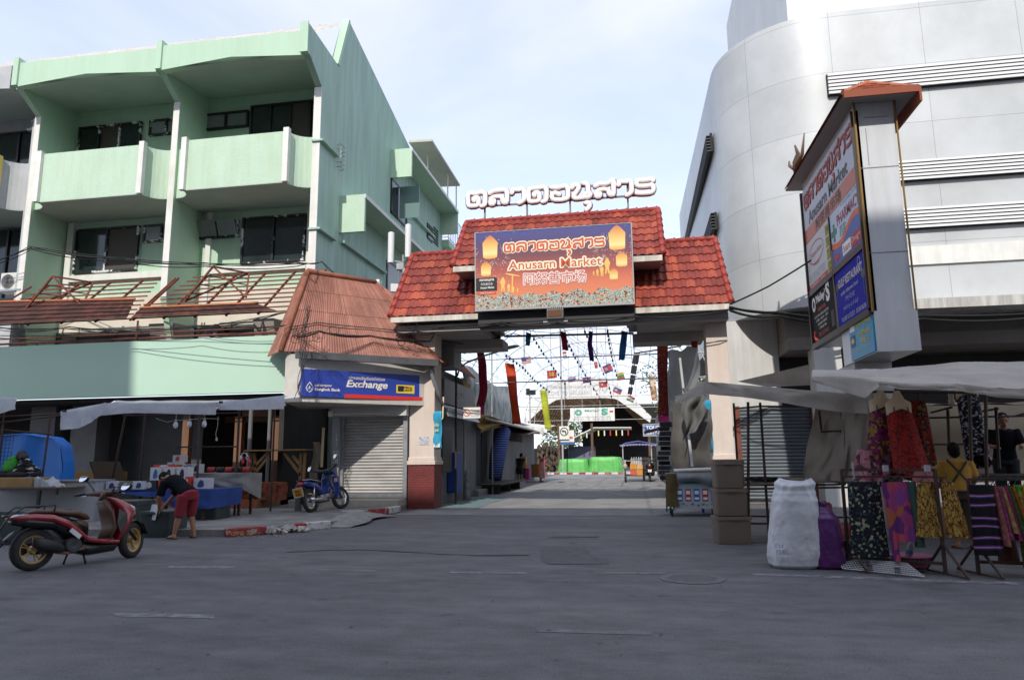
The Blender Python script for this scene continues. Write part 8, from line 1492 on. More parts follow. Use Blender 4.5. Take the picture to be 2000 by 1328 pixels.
# bare table stall
st_ = thing('stall_table', 'bare brown stall table with pole frame and coiled cable between crates and bag', 'table', (2.5, 12.3, 0))
g = MB(); sheet(g, (1.66, 11.95, .90), (3.35, 11.6, .955), (3.7, 13.3, .97), (1.7, 13.5, .93), -.0, 10, 6, .006, 2); g.build('tabletop', mat('worn_hardboard', (.20, .165, .12), .8, (.14, .115, .085), scale=2), st_, solid=.02)
for (a, b) in (((1462, 1060), (1461, 785)),): g = MB(); g.tube([G(*a), Y(b[0], b[1], 11.8)], .022, 8); g.build('post', IRON, st_)
for (x, y, z) in ((1.98, 12.0, 2.2), (3.2, 11.75, .93), (3.55, 13.2, .93), (1.75, 13.4, 2.3), (2.35, 12.2, .9)): g = MB(); g.box(x-.018, x+.018, y-.018, y+.018, 0, z); g.build('post', IRON, st_)
for (a, b) in (((1.66, 11.95, .83), (3.35, 11.65, .87)), ((1.66, 11.95, .30), (3.3, 11.7, .32)), ((1.7, 13.4, .3), (3.5, 13.2, .3)), ((1.7, 13.4, .83), (3.5, 13.2, .85)), ((1.98, 12.0, 2.14), (3.2, 12.0, 2.1)), ((1.98, 12, 2.14), (1.75, 13.4, 2.2))): g = MB(); g.bar(a, b, .03); g.build('rail', IRON, st_)
g = MB(); r_ = random.Random(6); pts = []
for i in range(90): t = i*.55; rr = .16+.06*math.sin(i*.7); pts.append((2.05+rr*1.7*math.cos(t), 12.35+rr*math.sin(t), .945+.012*math.sin(i*1.3)+.0006*i))
g.tube(pts, .008, 5); one('cable_coil', g, CABLE, 'loose coil of black cable lying on the bare stall table', 'cable')
# awnings
a1 = thing('stall_awning', 'grey canvas awning over the bare table stall right of the gate', 'awning', (2.2, 12.3, 2.2))
F0, F1 = Y(1375, 745, 11.7), Y(1703, 773, 11.3); L0 = Y(1318, 778, 12.6)
g = MB(); sheet(g, F0, F1, F1+Vector((.1, 2.3, .12)), F0+Vector((.2, 2.2, .10)), .05, 20, 10, .02, 11); sheet(g, L0, F0, F0+Vector((.2, 2.2, .1)), L0+Vector((.2, 1.8, .1)), .04, 6, 6, .02, 4); g.build('canvas', CANV, a1, smooth=True)
g = MB(); valance(g, [L0, F0, F0.lerp(F1, .3), F0.lerp(F1, .8), F1], [.10, .20, .20, .29, .27], .05, 7, 9, 3); g.build('valance', CANV, a1, smooth=True)
g = MB(); g._add([Y(1440, 745, 14.2), Y(1580, 712, 14.2), Y(1583, 752, 14.2), Y(1500, 756, 14.0)], [(0, 1, 2, 3)]); one('tan_sheet', g, TRANS, 'tan translucent sheet rising behind the grey awning in front of the white corner wall', 'sheet', sub=0)
cu = thing('plastic_curtain', 'dusty translucent plastic curtain bellied between the bare table and the dresses', 'curtain', (3.3, 13, 1.7))
g = MB(); c0, c1, c2, c3 = Y(1566, 935, 12.4), Y(1700, 945, 11.4), Y(1712, 738, 11.4), Y(1592, 790, 12.6)
def cfn(u, v):
    p = c0.lerp(c1, u).lerp(c3.lerp(c2, u), v); return p+Vector((.10*math.sin(v*3)*math.sin(u*6), -.20*math.sin(math.pi*u)*math.sin(math.pi*min(1, v*1.25))**2*(1-v)*1.6+.045*math.sin(u*17+v*6)+.03*math.sin(u*31-v*9), .03*math.sin(u*8)))
g.grid(cfn, 34, 24); g.build('sheet', TRANS, cu, smooth=True)
g = MB(); g.tube([Y(1600, 802, 12.2), Y(1604, 840, 12.2)], .018, 6); g.tube([Y(1661, 815, 11.9), Y(1668, 925, 11.9)], .018, 6); g.tube([Y(1602, 843, 12.0), Y(1662, 841, 11.9)], .016, 6); g.build('frame', IRON, cu)
a2 = thing('stall_awning', 'big sagging grey canvas awning over the clothes stall at the right', 'awning', (4.2, 10.2, 2.3))
tp = [Y(1585, 737, 10.6), Y(1685, 738, 10.0), Y(1715, 745, 9.7), Y(1760, 748, 9.6), Y(1870, 750, 9.6), Y(1945, 757, 9.6), Y(2100, 765, 9.6)]; bk_ = [Y(1590, 727, 12.4), Y(1685, 727, 12.4), Y(1720, 722, 12.4), Y(1765, 716, 12.4), Y(1870, 708, 12.4), Y(1945, 705, 12.4), Y(2100, 702, 12.4)]
def afn(u, v):
    f = u*6; i = min(int(f), 5); t = f-i; t = t*t*(3-2*t); p = tp[i].lerp(tp[i+1], t); q = bk_[i].lerp(bk_[i+1], t); return p.lerp(q, v)+Vector((0, 0, .06*math.sin(math.pi*v)*(1+.3*math.sin(u*9))+.012*math.sin(u*23+v*4)*(1-v)+.05*crease(p.lerp(q, v)*1.3)))
g = MB(); g.grid(afn, 110, 26); g.build('canvas', CANV, a2, smooth=True)
g = MB(); valance(g, tp, [.06, .27, .06, .08, .09, .12, .12], .05, 5, 10, 5); g.build('valance', CANV, a2, smooth=True)
bc = MB(); bc.grid(lambda u, v: Vector((4.55+3.4*u, 13.9+.12*math.sin(u*9+v*2)+.06*math.sin(v*7), .9+1.35*v-.05*math.sin(u*5))), 26, 10); one('canvas_backdrop', bc, mat('beige_backdrop', (.36, .30, .22), .8, (.28, .23, .165), scale=1.3, trans=.35), 'beige canvas backdrop behind the women in the clothes stall', 'backdrop', smooth=True)
sp_ = thing('market_stall', 'dark steel pole frame of the clothes stall', 'stall frame', (5, 12, 0))
for (px0, py0, px1, py1, y) in ((1925, 765, 1928, 1000, 11.6), (1851, 800, 1855, 890, 12.8), (1945, 795, 1952, 915, 12.8), (1893, 760, 1897, 900, 11.2)):
    g = MB(); g.tube([Y(px0, py0, y), Y(px1, py1, y)], .024, 6); g.build('pole', IRON, sp_)
for (a, b, y) in (((1815, 816), (2010, 812), 12.9), ((1815, 868), (2010, 866), 13.4), ((1818, 806), (1860, 795), 12.5), ((1900, 806), (1950, 798), 12.5), ((1985, 812), (2010, 805), 12.0), ((1700, 765), (2010, 768), 10.3)):
    g = MB(); g.tube([Y(*a, y), Y(*b, y)], .018, 6); g.build('rail', IRON, sp_)
g = MB(); g.grid(lambda u, v: Y(1818, 792, 12.2).lerp(Y(2010, 788, 12.2), u)+Vector((0, 1.2*v, .02*math.sin(u*12)+.10*v)), 30, 6); one('wire_shelf', g, mat('dusty_mesh', (.16, .14, .115), .8, (.24, .21, .17), scale=30, lo=.48, hi=.52), 'dusty mesh shelf under the big grey awning', 'shelf', solid=.01)
dt = MB(); dt.box(4.95, 7.4, 12.1, 13.3, .95, 1.02)
for x in (5.0, 6.2, 7.2): dt.box(x, x+.06, 12.15, 12.21, 0, .95)
one('display_table', dt, mat('black_table', (.018, .017, .018), .6), 'black topped display table between the two women at the right', 'table')
g = MB(); sweep(g, [(Y(1893, 905, 12.3), Vector((0, .05, 0)), Vector((0, 0, .03))), (Y(1905, 903, 12.3), Vector((0, .14, 0)), Vector((0, 0, .10))), (Y(1920, 908, 12.3), Vector((0, .12, 0)), Vector((0, 0, .05)))], 10); one('plastic_bag', g, mat('cream_bag', (.45, .40, .33), .6), 'crumpled cream bag on the black display table', 'bag', smooth=True)
c = Y(1858, 778, 10.4); t_ = thing('light_bulb', 'cream bulb with socket hanging under the big grey awning', 'bulb', c); g = MB(); g.lathe([(.01, -.10), (.035, -.08), (.04, -.03), (.028, .0), (.035, .03), (.03, .07)], c, 12); g.build('globe', mat('cream_bulb', (.5, .42, .30), .4), t_, smooth=True); g = MB(); g.lathe([(.02, .07), (.024, .12), (.008, .14)], c, 10); g.tube([c+U_*.13, c+U_*.2], .006, 5); g.build('socket', BLK, t_)
# garments
def garment(x, y, z0, z1, w0, w1, m, d=.09, folds=7, par=None, name='cloth', lean=0, seed=0, hem=None, amp=.18, curve=None):
    """folded cloth tube from z1 (width w1) down to z0 (width w0)"""
    ph = random.Random(seed).uniform(0, 6)
    def fn(u, v):
        a = 2*math.pi*u; k = 1-v; w = (w1+(w0-w1)*(k**.9))/2; f = 1+amp*k*math.sin(folds*a+ph+1.5*k)+.05*math.sin(2.7*folds*a+ph); zz = z0+(z1-z0)*v
        if hem: zz += hem*(1-v)*math.sin(a*1.0+ph)
        return Vector((x+lean*k+w*math.cos(a), y+(d*(.5+.5*k))*math.sin(a)*f-.02*k, zz))
    g = MB(); g.grid(fn, max(48, folds*9), 14); return g.build(name, m, par, smooth=True) if par else g
def hanger(par, x, y, z, w, m=BLK): g = MB(); g.tube([(x, y, z+.09), (x+.02, y, z+.06), (x, y, z+.03)], .005, 5); g.tube([(x-w/2, y, z-.02), (x, y, z+.035), (x+w/2, y, z-.02), (x-w/2, y, z-.02)], .006, 5); g.build('hanger', m, par)
BLKP = print_mat('black_floral_print', [(.012, .012, .018), (.014, .016, .022), (.015, .02, .03), (.012, .014, .02), (.30, .30, .18), (.014, .014, .02), (.05, .08, .09)], 42, kind='voronoi', stretch=(1, 1, .9)); PNKP = print_mat('pink_patchwork', [(.40, .06, .10), (.30, .05, .16), (.12, .03, .14), (.36, .10, .05), (.42, .09, .14), (.20, .05, .22)], 9, kind='voronoi', stretch=(1, 1, .7)); YELP = print_mat('mustard_print', [(.36, .22, .035), (.28, .16, .03), (.10, .035, .015), (.40, .27, .06), (.34, .20, .05)], 26, kind='noise', stretch=(1, 1, .5)); PURP = print_mat('black_purple_weave', [(.008, .008, .010), (.008, .008, .010), (.010, .008, .012), (.20, .035, .16), (.35, .25, .36), (.08, .03, .20), (.010, .008, .010)], 1.05, kind='wave', stretch=(1, 1, 1.2)); REDP_ = print_mat('red_batik', [(.26, .018, .012), (.30, .022, .014), (.22, .012, .012), (.06, .012, .012), (.28, .03, .02)], 26, kind='noise'); MAGP = print_mat('magenta_batik', [(.20, .010, .06), (.16, .008, .07), (.06, .01, .04), (.22, .16, .02), (.18, .01, .05)], 13, kind='noise'); ELEP = print_mat('elephant_print', [(.010, .011, .018), (.012, .013, .02), (.015, .015, .022), (.33, .33, .36)], 34, kind='voronoi', stretch=(.8, 1, 1.3)); REDB = print_mat('red_black_batik', [(.02, .010, .010), (.24, .02, .014), (.015, .01, .012), (.20, .10, .02)], 13, kind='noise'); DTL = print_mat('dusky_pink_lace', [(.30, .09, .12), (.12, .04, .06), (.36, .16, .18), (.05, .03, .04)], 20)
MAN = mat('mannequin_cream', (.52, .40, .26), .5)
def mannequin_dress(px, y, ztop, zbot, w, m, label, lean=0, seed=0, bust=True, m2=None):
    q = Y(px, 800, y); x = q.x; o = thing('dress_form', label, 'dress', (x, y, zbot), group=None)
    if bust:
        g = MB(); sweep(g, [(Vector((x, y, ztop-.42)), Vector((.12, 0, 0)), Vector((0, .08, 0))), (Vector((x, y, ztop-.25)), Vector((.155, 0, 0)), Vector((0, .105, 0))), (Vector((x, y, ztop-.10)), Vector((.16, 0, 0)), Vector((0, .085, 0))), (Vector((x, y, ztop-.05)), Vector((.08, 0, 0)), Vector((0, .06, 0))), (Vector((x, y, ztop+.03)), Vector((.045, 0, 0)), Vector((0, .045, 0))), (Vector((x, y, ztop+.06)), Vector((.03, 0, 0)), Vector((0, .03, 0)))], 16); g.build('mannequin_bust', MAN, o, smooth=True)
    def fn(u, v):
        a = 2*math.pi*u; k = 1-v; ww = (.30+(w-.30)*k**.8)/2; z = zbot+(ztop-.20-zbot)*v; f = 1+.2*k*math.sin(6*a+seed); zz = z+(.10*math.cos(a+seed)*k)+(v**6)*(-.06*abs(math.cos(a))+.02)
        return Vector((x+lean*k+ww*math.cos(a), y+(.115+.03*k)*math.sin(a)*f, zz))
    g = MB(); g.grid(fn, 60, 16); g.build('dress', m, o, smooth=True)
    g = MB(); [g.tube([(x+s*.09, y-.1, ztop-.22), (x+s*.06, y-.03, ztop-.045), (x+s*.07, y+.08, ztop-.2)], .007, 5) for s in (-1, 1)]; g.build('strap', BLK, o)
    if m2: g = MB(); g.grid(lambda u, v: Vector((x+lean*(1-v)*.9+.9*w*(u-.5)*(1-v*.6), y-.15-.02*math.sin(u*15), zbot+.02+.32*v+.07*math.sin(u*6))), 18, 6); g.build('hem_panel', m2, o, smooth=True)
mannequin_dress(1722, 10.3, 2.16, 1.0, .42, MAGP, 'magenta strap dress with leaf motif on the leftmost mannequin', -.08, 1, m2=DTL); mannequin_dress(1755, 10.1, 2.12, 1.02, .46, REDP_, 'long red batik strap dress on the front mannequin', .10, 3); mannequin_dress(1786, 10.7, 2.28, 1.25, .36, REDB, 'red and black batik dress hanging right of the mannequins', .03, 5, bust=False); mannequin_dress(1892, 12.0, 2.45, 1.22, .34, ELEP, 'narrow black and white elephant patterned dress hanging alone', .06, 2)
g = MB(); g.grid(lambda u, v: Y(1690, 780, 10.4)+Vector((.16*u+.02*math.sin(v*9), .02*math.sin(u*9), -.75*v)), 8, 12); one('white_cloth_strip', g, mat('white_cotton', (.50, .52, .56), .8, trans=.3), 'white cloth strip hanging left of the mannequins', 'cloth', smooth=True)
g = MB(); g2 = garment(3.0, 10.25, 1.0, 1.42, .42, .2, DTL, .12, 6); one('lace_garment', g2, DTL, 'dusky pink lace garment low at the left of the dress group', 'clothes', smooth=True); g2 = garment(3.60, 10.0, 1.0, 1.2, .32, .2, PNKP, .1, 5, seed=4); one('pink_scarf', g2, mat('faded_pink', (.30, .10, .10), .85, (.24, .07, .08), scale=5), 'faded pink scarf end below the red dress', 'clothes', smooth=True)
# rack one
def rack(label, x0, x1, y, ztop, rz, legs=True):
    o = thing('clothes_rack', label, 'clothes rack', ((x0+x1)/2, y, 0))
    g = MB(); g.bar((x0, y, ztop), (x1, y-rz, ztop), .03); g.bar((x0, y, ztop-.08), (x1, y-rz, ztop-.08), .024); g.build('top_bar', IRON, o); g = MB(); g.bar((x0, y, .15), (x1, y-rz, .13), .035); g.build('bottom_bar', IRON, o)
    for x, yy in ((x0, y), (x1, y-rz)):
        g = MB(); g.bar((x, yy, .02), (x, yy, ztop+.01), .034); g.build('post', IRON, o); g = MB(); g.bar((x, yy, .35), (x+.10, yy-.34, .02), .022); g.bar((x, yy, .35), (x-.08, yy+.34, .02), .022); g.bar((x+.10, yy-.34, .02), (x-.08, yy+.34, .02), .018); g.build('foot', IRON, o)
    return o
rk = rack('brown steel clothes rack with patterned skirts in front of the stall', 2.44, 3.36, 9.35, 1.17, .35)
g = MB(); [g.rbox((x, 9.28-.35*(x-2.44)/.92, 1.19), .05, .06, .07) for x in (2.87, 3.27)]; g.rbox((2.56, 9.3, 1.16), .02, .04, .2); g.build('clip', mat('grey_clip', (.35, .35, .37), .5), rk)
def hung(label, x, y, z0, z1, w0, w1, m, name='skirt', folds=7, seed=0, lean=0, d=.08, grp=None, cat='clothes', amp=.18):
    o = thing(name, label, cat, (x, y, z0), group=grp); garment(x, y, z0, z1, w0, w1, m, d, folds, o, 'cloth', lean, seed, amp=amp); hanger(o, x, y, z1+.02, w1*.8); return o
hung('long black skirt with small pale flowers on the brown rack', 2.64, 9.22, .17, 1.03, .42, .36, BLKP, folds=9, seed=1); hung('pink and purple patchwork trousers on the brown rack', 2.99, 9.12, .36, 1.03, .31, .26, PNKP, 'trousers', 7, 2); hung('pink trouser leg hanging longest beside the patchwork pair', 2.86, 9.10, .14, 1.02, .07, .12, PNKP, 'trousers', 3, 6, .03, .05); hung('dark green garment between the patchwork trousers and yellow skirt', 3.13, 9.1, .3, 1.03, .10, .1, mat('bottle_green_cloth', (.02, .06, .04), .8, (.03, .05, .06), scale=5), 'skirt', 3, 3, .02)
hung('mustard yellow printed skirt left of the rack post', 3.27, 9.06, .42, 1.03, .30, .18, YELP, folds=9, seed=4, lean=-.02); hung('mustard yellow printed skirt right of the rack post', 3.47, 9.0, .42, 1.03, .25, .14, YELP, folds=9, seed=5, lean=.06)
# rack two
rk2 = rack('dark clothes rack with closely hung skirts at the right photo edge', 3.72, 4.75, 9.05, 1.06, .05)
hung('black skirt with purple woven bands on the dark rack', 3.80, 8.95, .24, 1.0, .30, .24, PURP, folds=6, seed=2)
cols = [('dusty pink', (.28, .10, .09)), ('magenta striped', (.26, .05, .14)), ('sand yellow', (.30, .19, .07)), ('plum pink', (.30, .03, .13)), ('olive green', (.06, .11, .035)), ('burnt orange', (.34, .10, .02))]
for i, (n_, c) in enumerate(cols): hung('%s skirt in the tight row on the dark rack' % n_, 3.95+.035*i, 9.0, .34+.05*(i % 3)-(.05 if i > 3 else 0)+.02*i, .98, .09, .06, print_mat('cloth_'+n_.replace(' ', '_'), [c, tuple(v*.75 for v in c), tuple(min(1, v*1.25) for v in c)], 14, kind='noise'), folds=3, seed=i, lean=.03+.012*i, d=.14)
hung('green floral dress near the right end of the dark rack', 4.19, 8.98, .08, 1.0, .16, .08, print_mat('green_floral', [(.03, .20, .03), (.04, .26, .03), (.35, .28, .05), (.25, .08, .05), (.03, .18, .03)], 10, kind='noise'), 'dress', 4, 9, .05, .12); hung('plain bright yellow garment at the right end of the dark rack', 4.25, 8.9, .06, 1.0, .14, .08, mat('bright_yellow_cloth', (.52, .32, .005), .75, (.45, .26, .005), scale=3), 'dress', 3, 3, .08, .10); hung('dark rust garment low behind the green dress', 4.08, 9.15, .12, .6, .22, .15, mat('rust_cloth', (.09, .03, .015), .85), 'dress', 4, 1)
# sacks
def sack(x, y, w, d, h, m, label, name, seed, neck=.6, open_=True, lean=0):
    r_ = random.Random(seed); ph = [r_.uniform(0, 6) for _ in range(8)]; o = thing(name, label, 'sack', (x, y, 0))
    rows = [(0.0, .84), (.04, 1.0), (.15, 1.04), (.35, 1.0), (.55, .95), (.75, .88), (.84, .80 if open_ else .6), (.89, .74 if open_ else .42), (.94, .76 if open_ else .25), (1.0, .60 if open_ else .28)]
    n = 120; vs = []; fs = []
    def prof(t):
        for (a, b), (c, e) in zip(rows, rows[1:]):
            if t <= c: q = (t-a)/(c-a); q = q*q*(3-2*q); return b+(e-b)*q
        return rows[-1][1]
    M_ = 90
    for i in range(M_+1):
        t = i/M_; k = prof(t)
        for j in range(n):
            a = 2*math.pi*j/n; e = 2/2.7; cx, cy = math.cos(a), math.sin(a); sx, sy = math.copysign(abs(cx)**e, cx), math.copysign(abs(cy)**e, cy)
            cr = .030*math.sin(3*a+ph[0]+5*t)+.020*math.sin(5*a+ph[1]-9*t)-.026*(1-abs(math.sin(2.5*a+ph[2]+4*t)))**3+.010*(1-abs(math.sin(1.5*a+ph[3]-7*t+math.sin(3*a))))**4-.008*(1-abs(math.sin(4*a+ph[4]+13*t*math.sin(a+ph[5]))))**4
            if t > .84: cr += .07*math.sin(7*a+ph[6])*(t-.84)*5+.05*math.sin(12*a+ph[7])*(t-.84)*5
            cr += .035*crease(Vector((sx*1.5+seed, sy*1.5, t*2.6+.5*sx)))+.04*crease(Vector((sx*4+seed, sy*4, t*8)))
            vs.append(Vector((x+lean*t+sx*w/2*k*(1+cr), y+sy*d/2*k*(1+cr), h*t+(.02*h*math.sin(2*a+ph[2]) if t > .8 else 0)*(t-.8)*5)))
    for i in range(M_):
        for j in range(n): fs.append((i*n+j, i*n+(j+1) % n, (i+1)*n+(j+1) % n, (i+1)*n+j))
    fs.append(tuple(reversed(range(n)))); g = MB(); g._add(vs, fs)
    if open_: 
        q = Vector((x+lean, y, h)); b0 = M_*n; 
        inn = [q+(vs[b0+j]-q)*.78+Vector((0, 0, -.07)) for j in range(n)]; inn2 = [q+(vs[b0+j]-q)*.6+Vector((0, 0, -.12)) for j in range(n)]
        o2 = len(g.v); g.v += inn+inn2
        for j in range(n): j2 = (j+1) % n; g.f += [(b0+j, b0+j2, o2+j2, o2+j), (o2+j, o2+j2, o2+n+j2, o2+n+j)]; g.mi += [0, 0]
        g.f.append(tuple(range(o2+n, o2+2*n))); g.mi.append(0)
    else: g.f.append(tuple(range(M_*n, (M_+1)*n))); g.mi.append(0)
    g.build('body', m, o, smooth=True); return o
SACK = mat('white_woven_sack', (.68, .69, .71), .55, (.56, .575, .60), scale=3, bump=.5, bscale=9); s1 = sack(1.84, 9.5, .62, .50, 1.05, SACK, 'big white woven plastic sack standing open mouthed on the road', 'woven_sack', 4, lean=.09)
pl = Plane((1.60, 9.16, .17), (1, -.28, 0), (0, 0, 1)); g = MB(); text(g, pl, 'กระสอบ', -.02, .02, w=.15, h=.06, bold=.02, z=.035, shear=.2); text(g, pl, 'ข้าว', -.03, .10, w=.10, h=.06, bold=.01, z=.05, shear=.2); g.build('faded_blue_print', mat('faded_blue_print', (.10, .22, .42), .7, (.42, .45, .5), scale=14), s1)
sack(2.24, 9.45, .38, .36, .78, mat('purple_plastic_bag', (.085, .015, .12), .35, (.12, .025, .16), scale=3, bump=.6, bscale=8), 'purple plastic bag leaning against the white sack', 'plastic_sack', 9, open_=False, lean=-.03)
# wire shelf on the ground
ws = thing('wire_shelf', 'white wire shelf panel lying tilted on the road before the rack', 'wire shelf', (2.7, 9.0, 0)); WW = mat('white_wire', (.50, .50, .50), .4); a, b, c, d = Vector((2.33, 9.22, .03)), Vector((3.06, 8.78, .02)), Vector((2.98, 9.05, .12)), Vector((2.33, 9.46, .13))
g = MB()
for i in range(27): t = i/26; g.tube([a.lerp(b, t), d.lerp(c, t)], .0035, 4)
for i in range(7): t = i/6; g.tube([a.lerp(d, t), b.lerp(c, t)], .0045, 4)
g.tube([a, b, c, d, a], .008, 6); e = Vector((0, 0, -.02)); g.build('wires', WW, ws)
for k, t0 in enumerate((.34, .68)):
    g = MB()
    for j in range(4): q = a.lerp(b, t0+.018*j); g.tube([q+Vector((0, .10, .05)), q+Vector((-.01, .02, .065)), q+Vector((-.03, -.05, .015)), q+Vector((-.05, -.05, .03))], .004, 5)
    one('hook_bunch', g, BLK, ('left bunch of black wire hooks on the white wire shelf', 'right bunch of black wire hooks on the white wire shelf')[k], 'hooks')
# basket and bottle
bk2 = thing('basket', 'pink plastic basket with slotted sides behind the wire shelf', 'basket', (3.15, 9.4, 0)); PKB = mat('pink_basket', (.32, .09, .17), .5); c = Vector((3.12, 9.32, 0))
g = MB(); g.lathe([(.20, .16), (.235, .165), (.24, .18), (.225, .185), (.205, .175)], c, 28); g.build('rim', PKB, bk2, smooth=True); g = MB(); g.lathe([(.12, .02), (.14, .02), (.15, .035), (.12, .035)], c, 24); g.lathe([(.001, .02), (.13, .02)], c, 24)
for i in range(30): a_ = 2*math.pi*i/30; dd = Vector((math.cos(a_), math.sin(a_), 0)); g.bar(c+dd*.14+U_*.03, c+dd*.21+U_*.165, .012, .008)
g.build('slats', PKB, bk2); g = MB(); g.lathe([(.165, .06), (.18, .1), (.172, .1)], c, 24); g.build('band', PKB, bk2)
g = MB(); g.ell(c+Vector((.02, 0, .10)), .15, .13, .07, 12, 8); one('dark_cloths', g, mat('dark_cloth_bundle', (.03, .05, .07), .9), 'dark cloth bundle filling the pink basket', 'cloth', smooth=True)
bo = thing('water_bottle', 'clear plastic water bottle leaning in the pink basket', 'bottle', c); ax_ = Vector((.25, -.1, 1)).normalized(); q = c+Vector((-.06, -.07, .13)); g = MB(); g.lathe([(.03, 0), (.038, .02), (.036, .08), (.039, .12), (.037, .17), (.02, .205), (.014, .215)], q, 16, ax_); g.build('bottle_body', mat('clear_bottle', (.42, .44, .48), .12, spec=.7, trans=.3), bo, smooth=True); g = MB(); g.lathe([(.017, .215), (.017, .24), (.001, .242)], q, 12, ax_); g.build('cap', mat('white_cap', (.6, .62, .65)), bo); g = MB(); g.lathe([(.0395, .07), (.0395, .12)], q, 16, ax_); g.build('label_band', mat('blue_label', (.10, .16, .35), .5), bo)
g = MB(); c = Vector((3.0, 11.4, 0)); g.lathe([(.13, .0), (.165, .02), (.17, .30), (.155, .345), (.05, .35)], c, 20); one('red_drum', g, mat('dull_red_plastic', (.22, .025, .018), .6), 'dull red plastic drum under the stall behind the purple bag', 'drum', smooth=True); g = MB(); c = Vector((2.75, 11.9, 0)); g.lathe([(.15, .42), (.17, .45), (.17, .6), (.14, .63), (.02, .63)], c, 18); one('red_stool', g, mat('dull_red_plastic', (.22, .025, .018)), 'dull red stool seat under the bare table', 'stool', smooth=True)
g = MB(); g.rbox((2.55, 9.55, .10), .25, .3, .18, .2); g.rbox((2.52, 9.7, .16), .2, .2, .3, .5); one('black_bag', g, mat('black_bag', (.012, .012, .014), .6), 'small black bag on the road between the purple bag and the rack', 'bag', bevel=.03)
# women
Jy = stand(4.62, 11.55, (.18, 1), 1.50, 0, .05, 'work'); yw = person('woman in yellow T-shirt with crossed grey apron straps seen from behind', Jy, mat('mustard_tshirt', (.50, .27, .035), .85, (.46, .24, .03), scale=2), mat('dark_patterned_trousers', (.045, .032, .03), .9, (.075, .05, .045), scale=5), .42, .9, hair='bun', shoes=mat('dark_sandal', (.03, .02, .02)))
f_ = Vector((.18, 1, 0)).normalized(); r_ = Vector((f_.y, -f_.x, 0)); c = Vector(Jy['chest']); g = MB()
for s in (-1, 1): g.grid(lambda u, v: c+r_*s*(.13-.29*v+(u-.5)*.0)+U_*(.13-.40*v+(u-.5)*.05)-f_*(.118+.022*math.sin(math.pi*v)-(.05 if v < .08 else 0)+.004*s)-f_*.0, 2, 12)
g.build('apron_strap', mat('grey_strap', (.06, .055, .05), .9), yw, solid=.006); g = MB(); h_ = Vector(Jy['hip'])+U_*.02; g.tube([h_+r_*.2*math.cos(t)+f_*.165*math.sin(t) for t in [2*math.pi*k/16 for k in range(17)]], .016, 5); g.build('apron_belt', mat('grey_strap', (.06, .055, .05)), yw)
Jb = stand(6.12, 12.95+.45, (-.25, -1), 1.60, .42, .08, 'front'); Jb['face'] = Vector((-.2, -1, -.45)); person('woman in black T-shirt looking down at the right photo edge', Jb, mat('black_tshirt', (.016, .018, .024)), mat('black_trousers', (.012, .012, .014), .9), .42, .95, hair='bun', skin=mat('light_brown_skin', (.38, .20, .13), .6))
g = MB(); g.box(5.2, 8, 12.95, 14.2, 0, .42); one('platform', g, WOODD, 'low wooden platform the woman in black stands on', 'platform')
Jp = stand(4.72, 9.7, (.7, -.7), 1.4, 0, .34, 'work'); 
pw = person('person in pink top with white sleeve leaning in at the right photo edge', Jp, mat('pale_pink_top', (.42, .19, .30), .8, (.5, .45, .46), scale=3), mat('dark_trousers2', (.03, .03, .04), .9), .45, .9, hair='bun')
# ================================================================== overhead cables
def cable(pts, r=.012, label='', n=10, name='overhead_cable', extra=0, seed=0, spread=.08):
    P_ = [Vector(q) for q in pts]; g = MB(); rr = random.Random(seed)
    for e in range(1+extra):
        off = Vector((0, rr.uniform(-spread, spread), rr.uniform(-spread, spread))) if e else Vector(); sg = rr.uniform(.0, .25) if e else 0; q = []
        for a, b in zip(P_, P_[1:]):
            for i in range(n): t = i/n; q.append(a.lerp(b, t)+off-Vector((0, 0, (sg+.04*(b-a).length*.3)*4*t*(1-t)*.5)))
        q.append(P_[-1]); g.tube(q, r, 4)
    return one(name, g, CABLE, label, 'cable')
cable([Y(-20, 515, 19.4), Y(60, 485, 19.3), Y(240, 508, 18.4), Y(400, 518, 18.0), Y(600, 515, 17.6)], .014, 'bundle of black cables running across the middle of the green facade', extra=3, seed=2); cable([Y(-20, 640, 18.2), Y(130, 642, 18.1), Y(380, 640, 18.0), Y(560, 610, 17.5)], .011, 'thin cables sagging before the dark terrace opening', extra=3, seed=5, spread=.15); cable([Y(-20, 655, 18.1), Y(250, 655, 18.0), Y(560, 635, 17.3)], .012, 'cable running just above the green band', extra=1, seed=7); cable([Y(555, 640, 17.2), Y(620, 630, 16.6), Y(720, 640, 18.0), Y(850, 650, 18.8)], .012, 'tangled cables stretched over the brown corner roof', extra=4, seed=9, spread=.22)
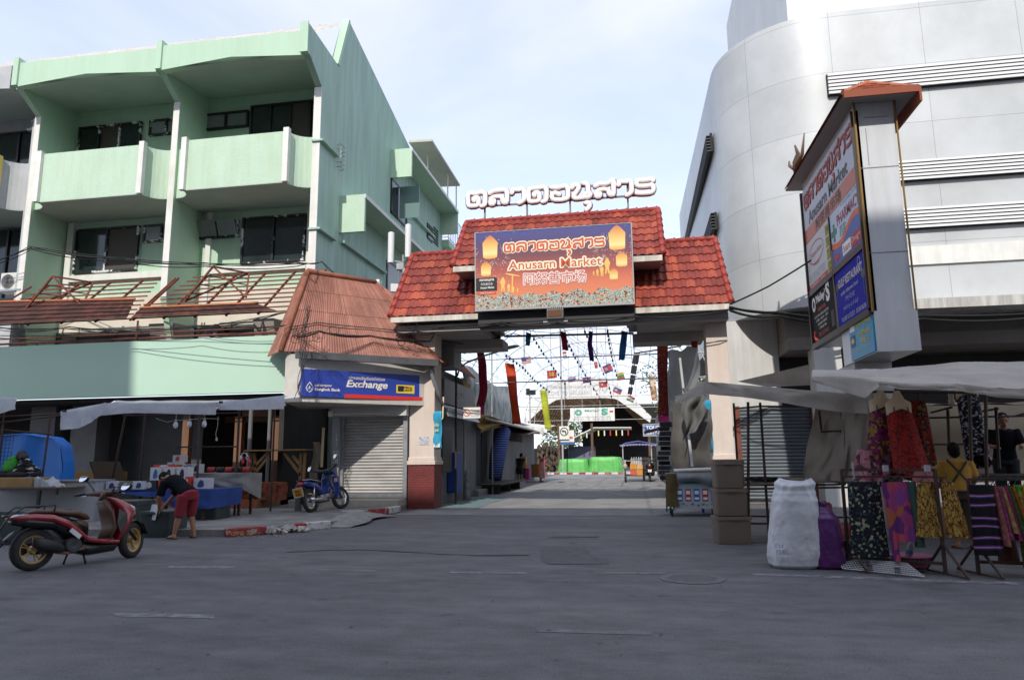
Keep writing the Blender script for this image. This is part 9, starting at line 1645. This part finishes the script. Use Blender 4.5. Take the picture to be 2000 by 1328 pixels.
cable([Y(600, 515, 17.6), Y(630, 512, 18.5), Y(655, 535, 19.5), Y(760, 600, 19.5)], .012, 'cables passing over the ridge of the brown corner roof', extra=1, seed=3)
cable([Y(845, 640, 18.5), Y(980, 630, 18.35), Y(1085, 625, 18.3), Y(1240, 618, 18.3), Y(1425, 604, 18.4)], .014, 'black cables fixed along the front edge of the gate beam', extra=3, seed=4, spread=.04); cable([Y(1425, 595, 18.3), Y(1500, 560, 17.5), Y(1585, 508, 16.8)], .022, 'thick black cable rising from the gate to the pylon sign'); cable([Y(1425, 602, 18.4), Y(1520, 612, 19.2), Y(1660, 624, 19.4), Y(1800, 618, 19.4), Y(2050, 612, 19.4)], .03, 'dark cable bundle running under the white canopy at the right', extra=4, seed=6, spread=.07)
cable([Y(820, 640, 19.6), Y(900, 660, 20.3), Y(1000, 640, 21), Y(1100, 650, 30), Y(1180, 700, 45)], .012, 'black cables crossing under the gate into the lane', extra=2, seed=8, spread=.2); cable([Y(985, 665, 21.3), Y(1060, 600, 21.4)], .012, 'short diagonal cable below the gate beam')
g = MB(); rr = random.Random(12)
for k in range(11):
    c = Y(rr.gauss(608, 18), rr.gauss(655, 22), 16.6); r0 = rr.uniform(.06, .17); a0 = rr.random()*6; n_ = rr.randint(12, 22); g.tube([c+Vector((r0*math.cos(a0+i*.45)*(1+.02*i), -.05-.01*i, r0*.8*math.sin(a0+i*.45)-.006*i)) for i in range(n_)], .007, 4)
for k in range(6): q = [Y(602-2.2*i+rr.gauss(0, 5), 600+i*22+rr.gauss(0, 4), 16.45+rr.uniform(-.1, .1)) for i in range(9)]; g.tube(q, .008, 4)
one('cable_tangle', g, CABLE, 'tangle of looped black cables hanging on the left hip of the brown corner roof', 'cables')
g = MB()
for k in range(7): c = Y(800+rr.gauss(0, 12), 660+rr.gauss(0, 14), 18.6); r0 = rr.uniform(.06, .2); g.tube([c+Vector((r0*math.cos(i*.5+k), -.02*k, r0*.7*math.sin(i*.5+k))) for i in range(15)], .010, 4)
one('cable_tangle', g, CABLE, 'tangle of black cables at the right lower corner of the brown roof by the gate', 'cables')
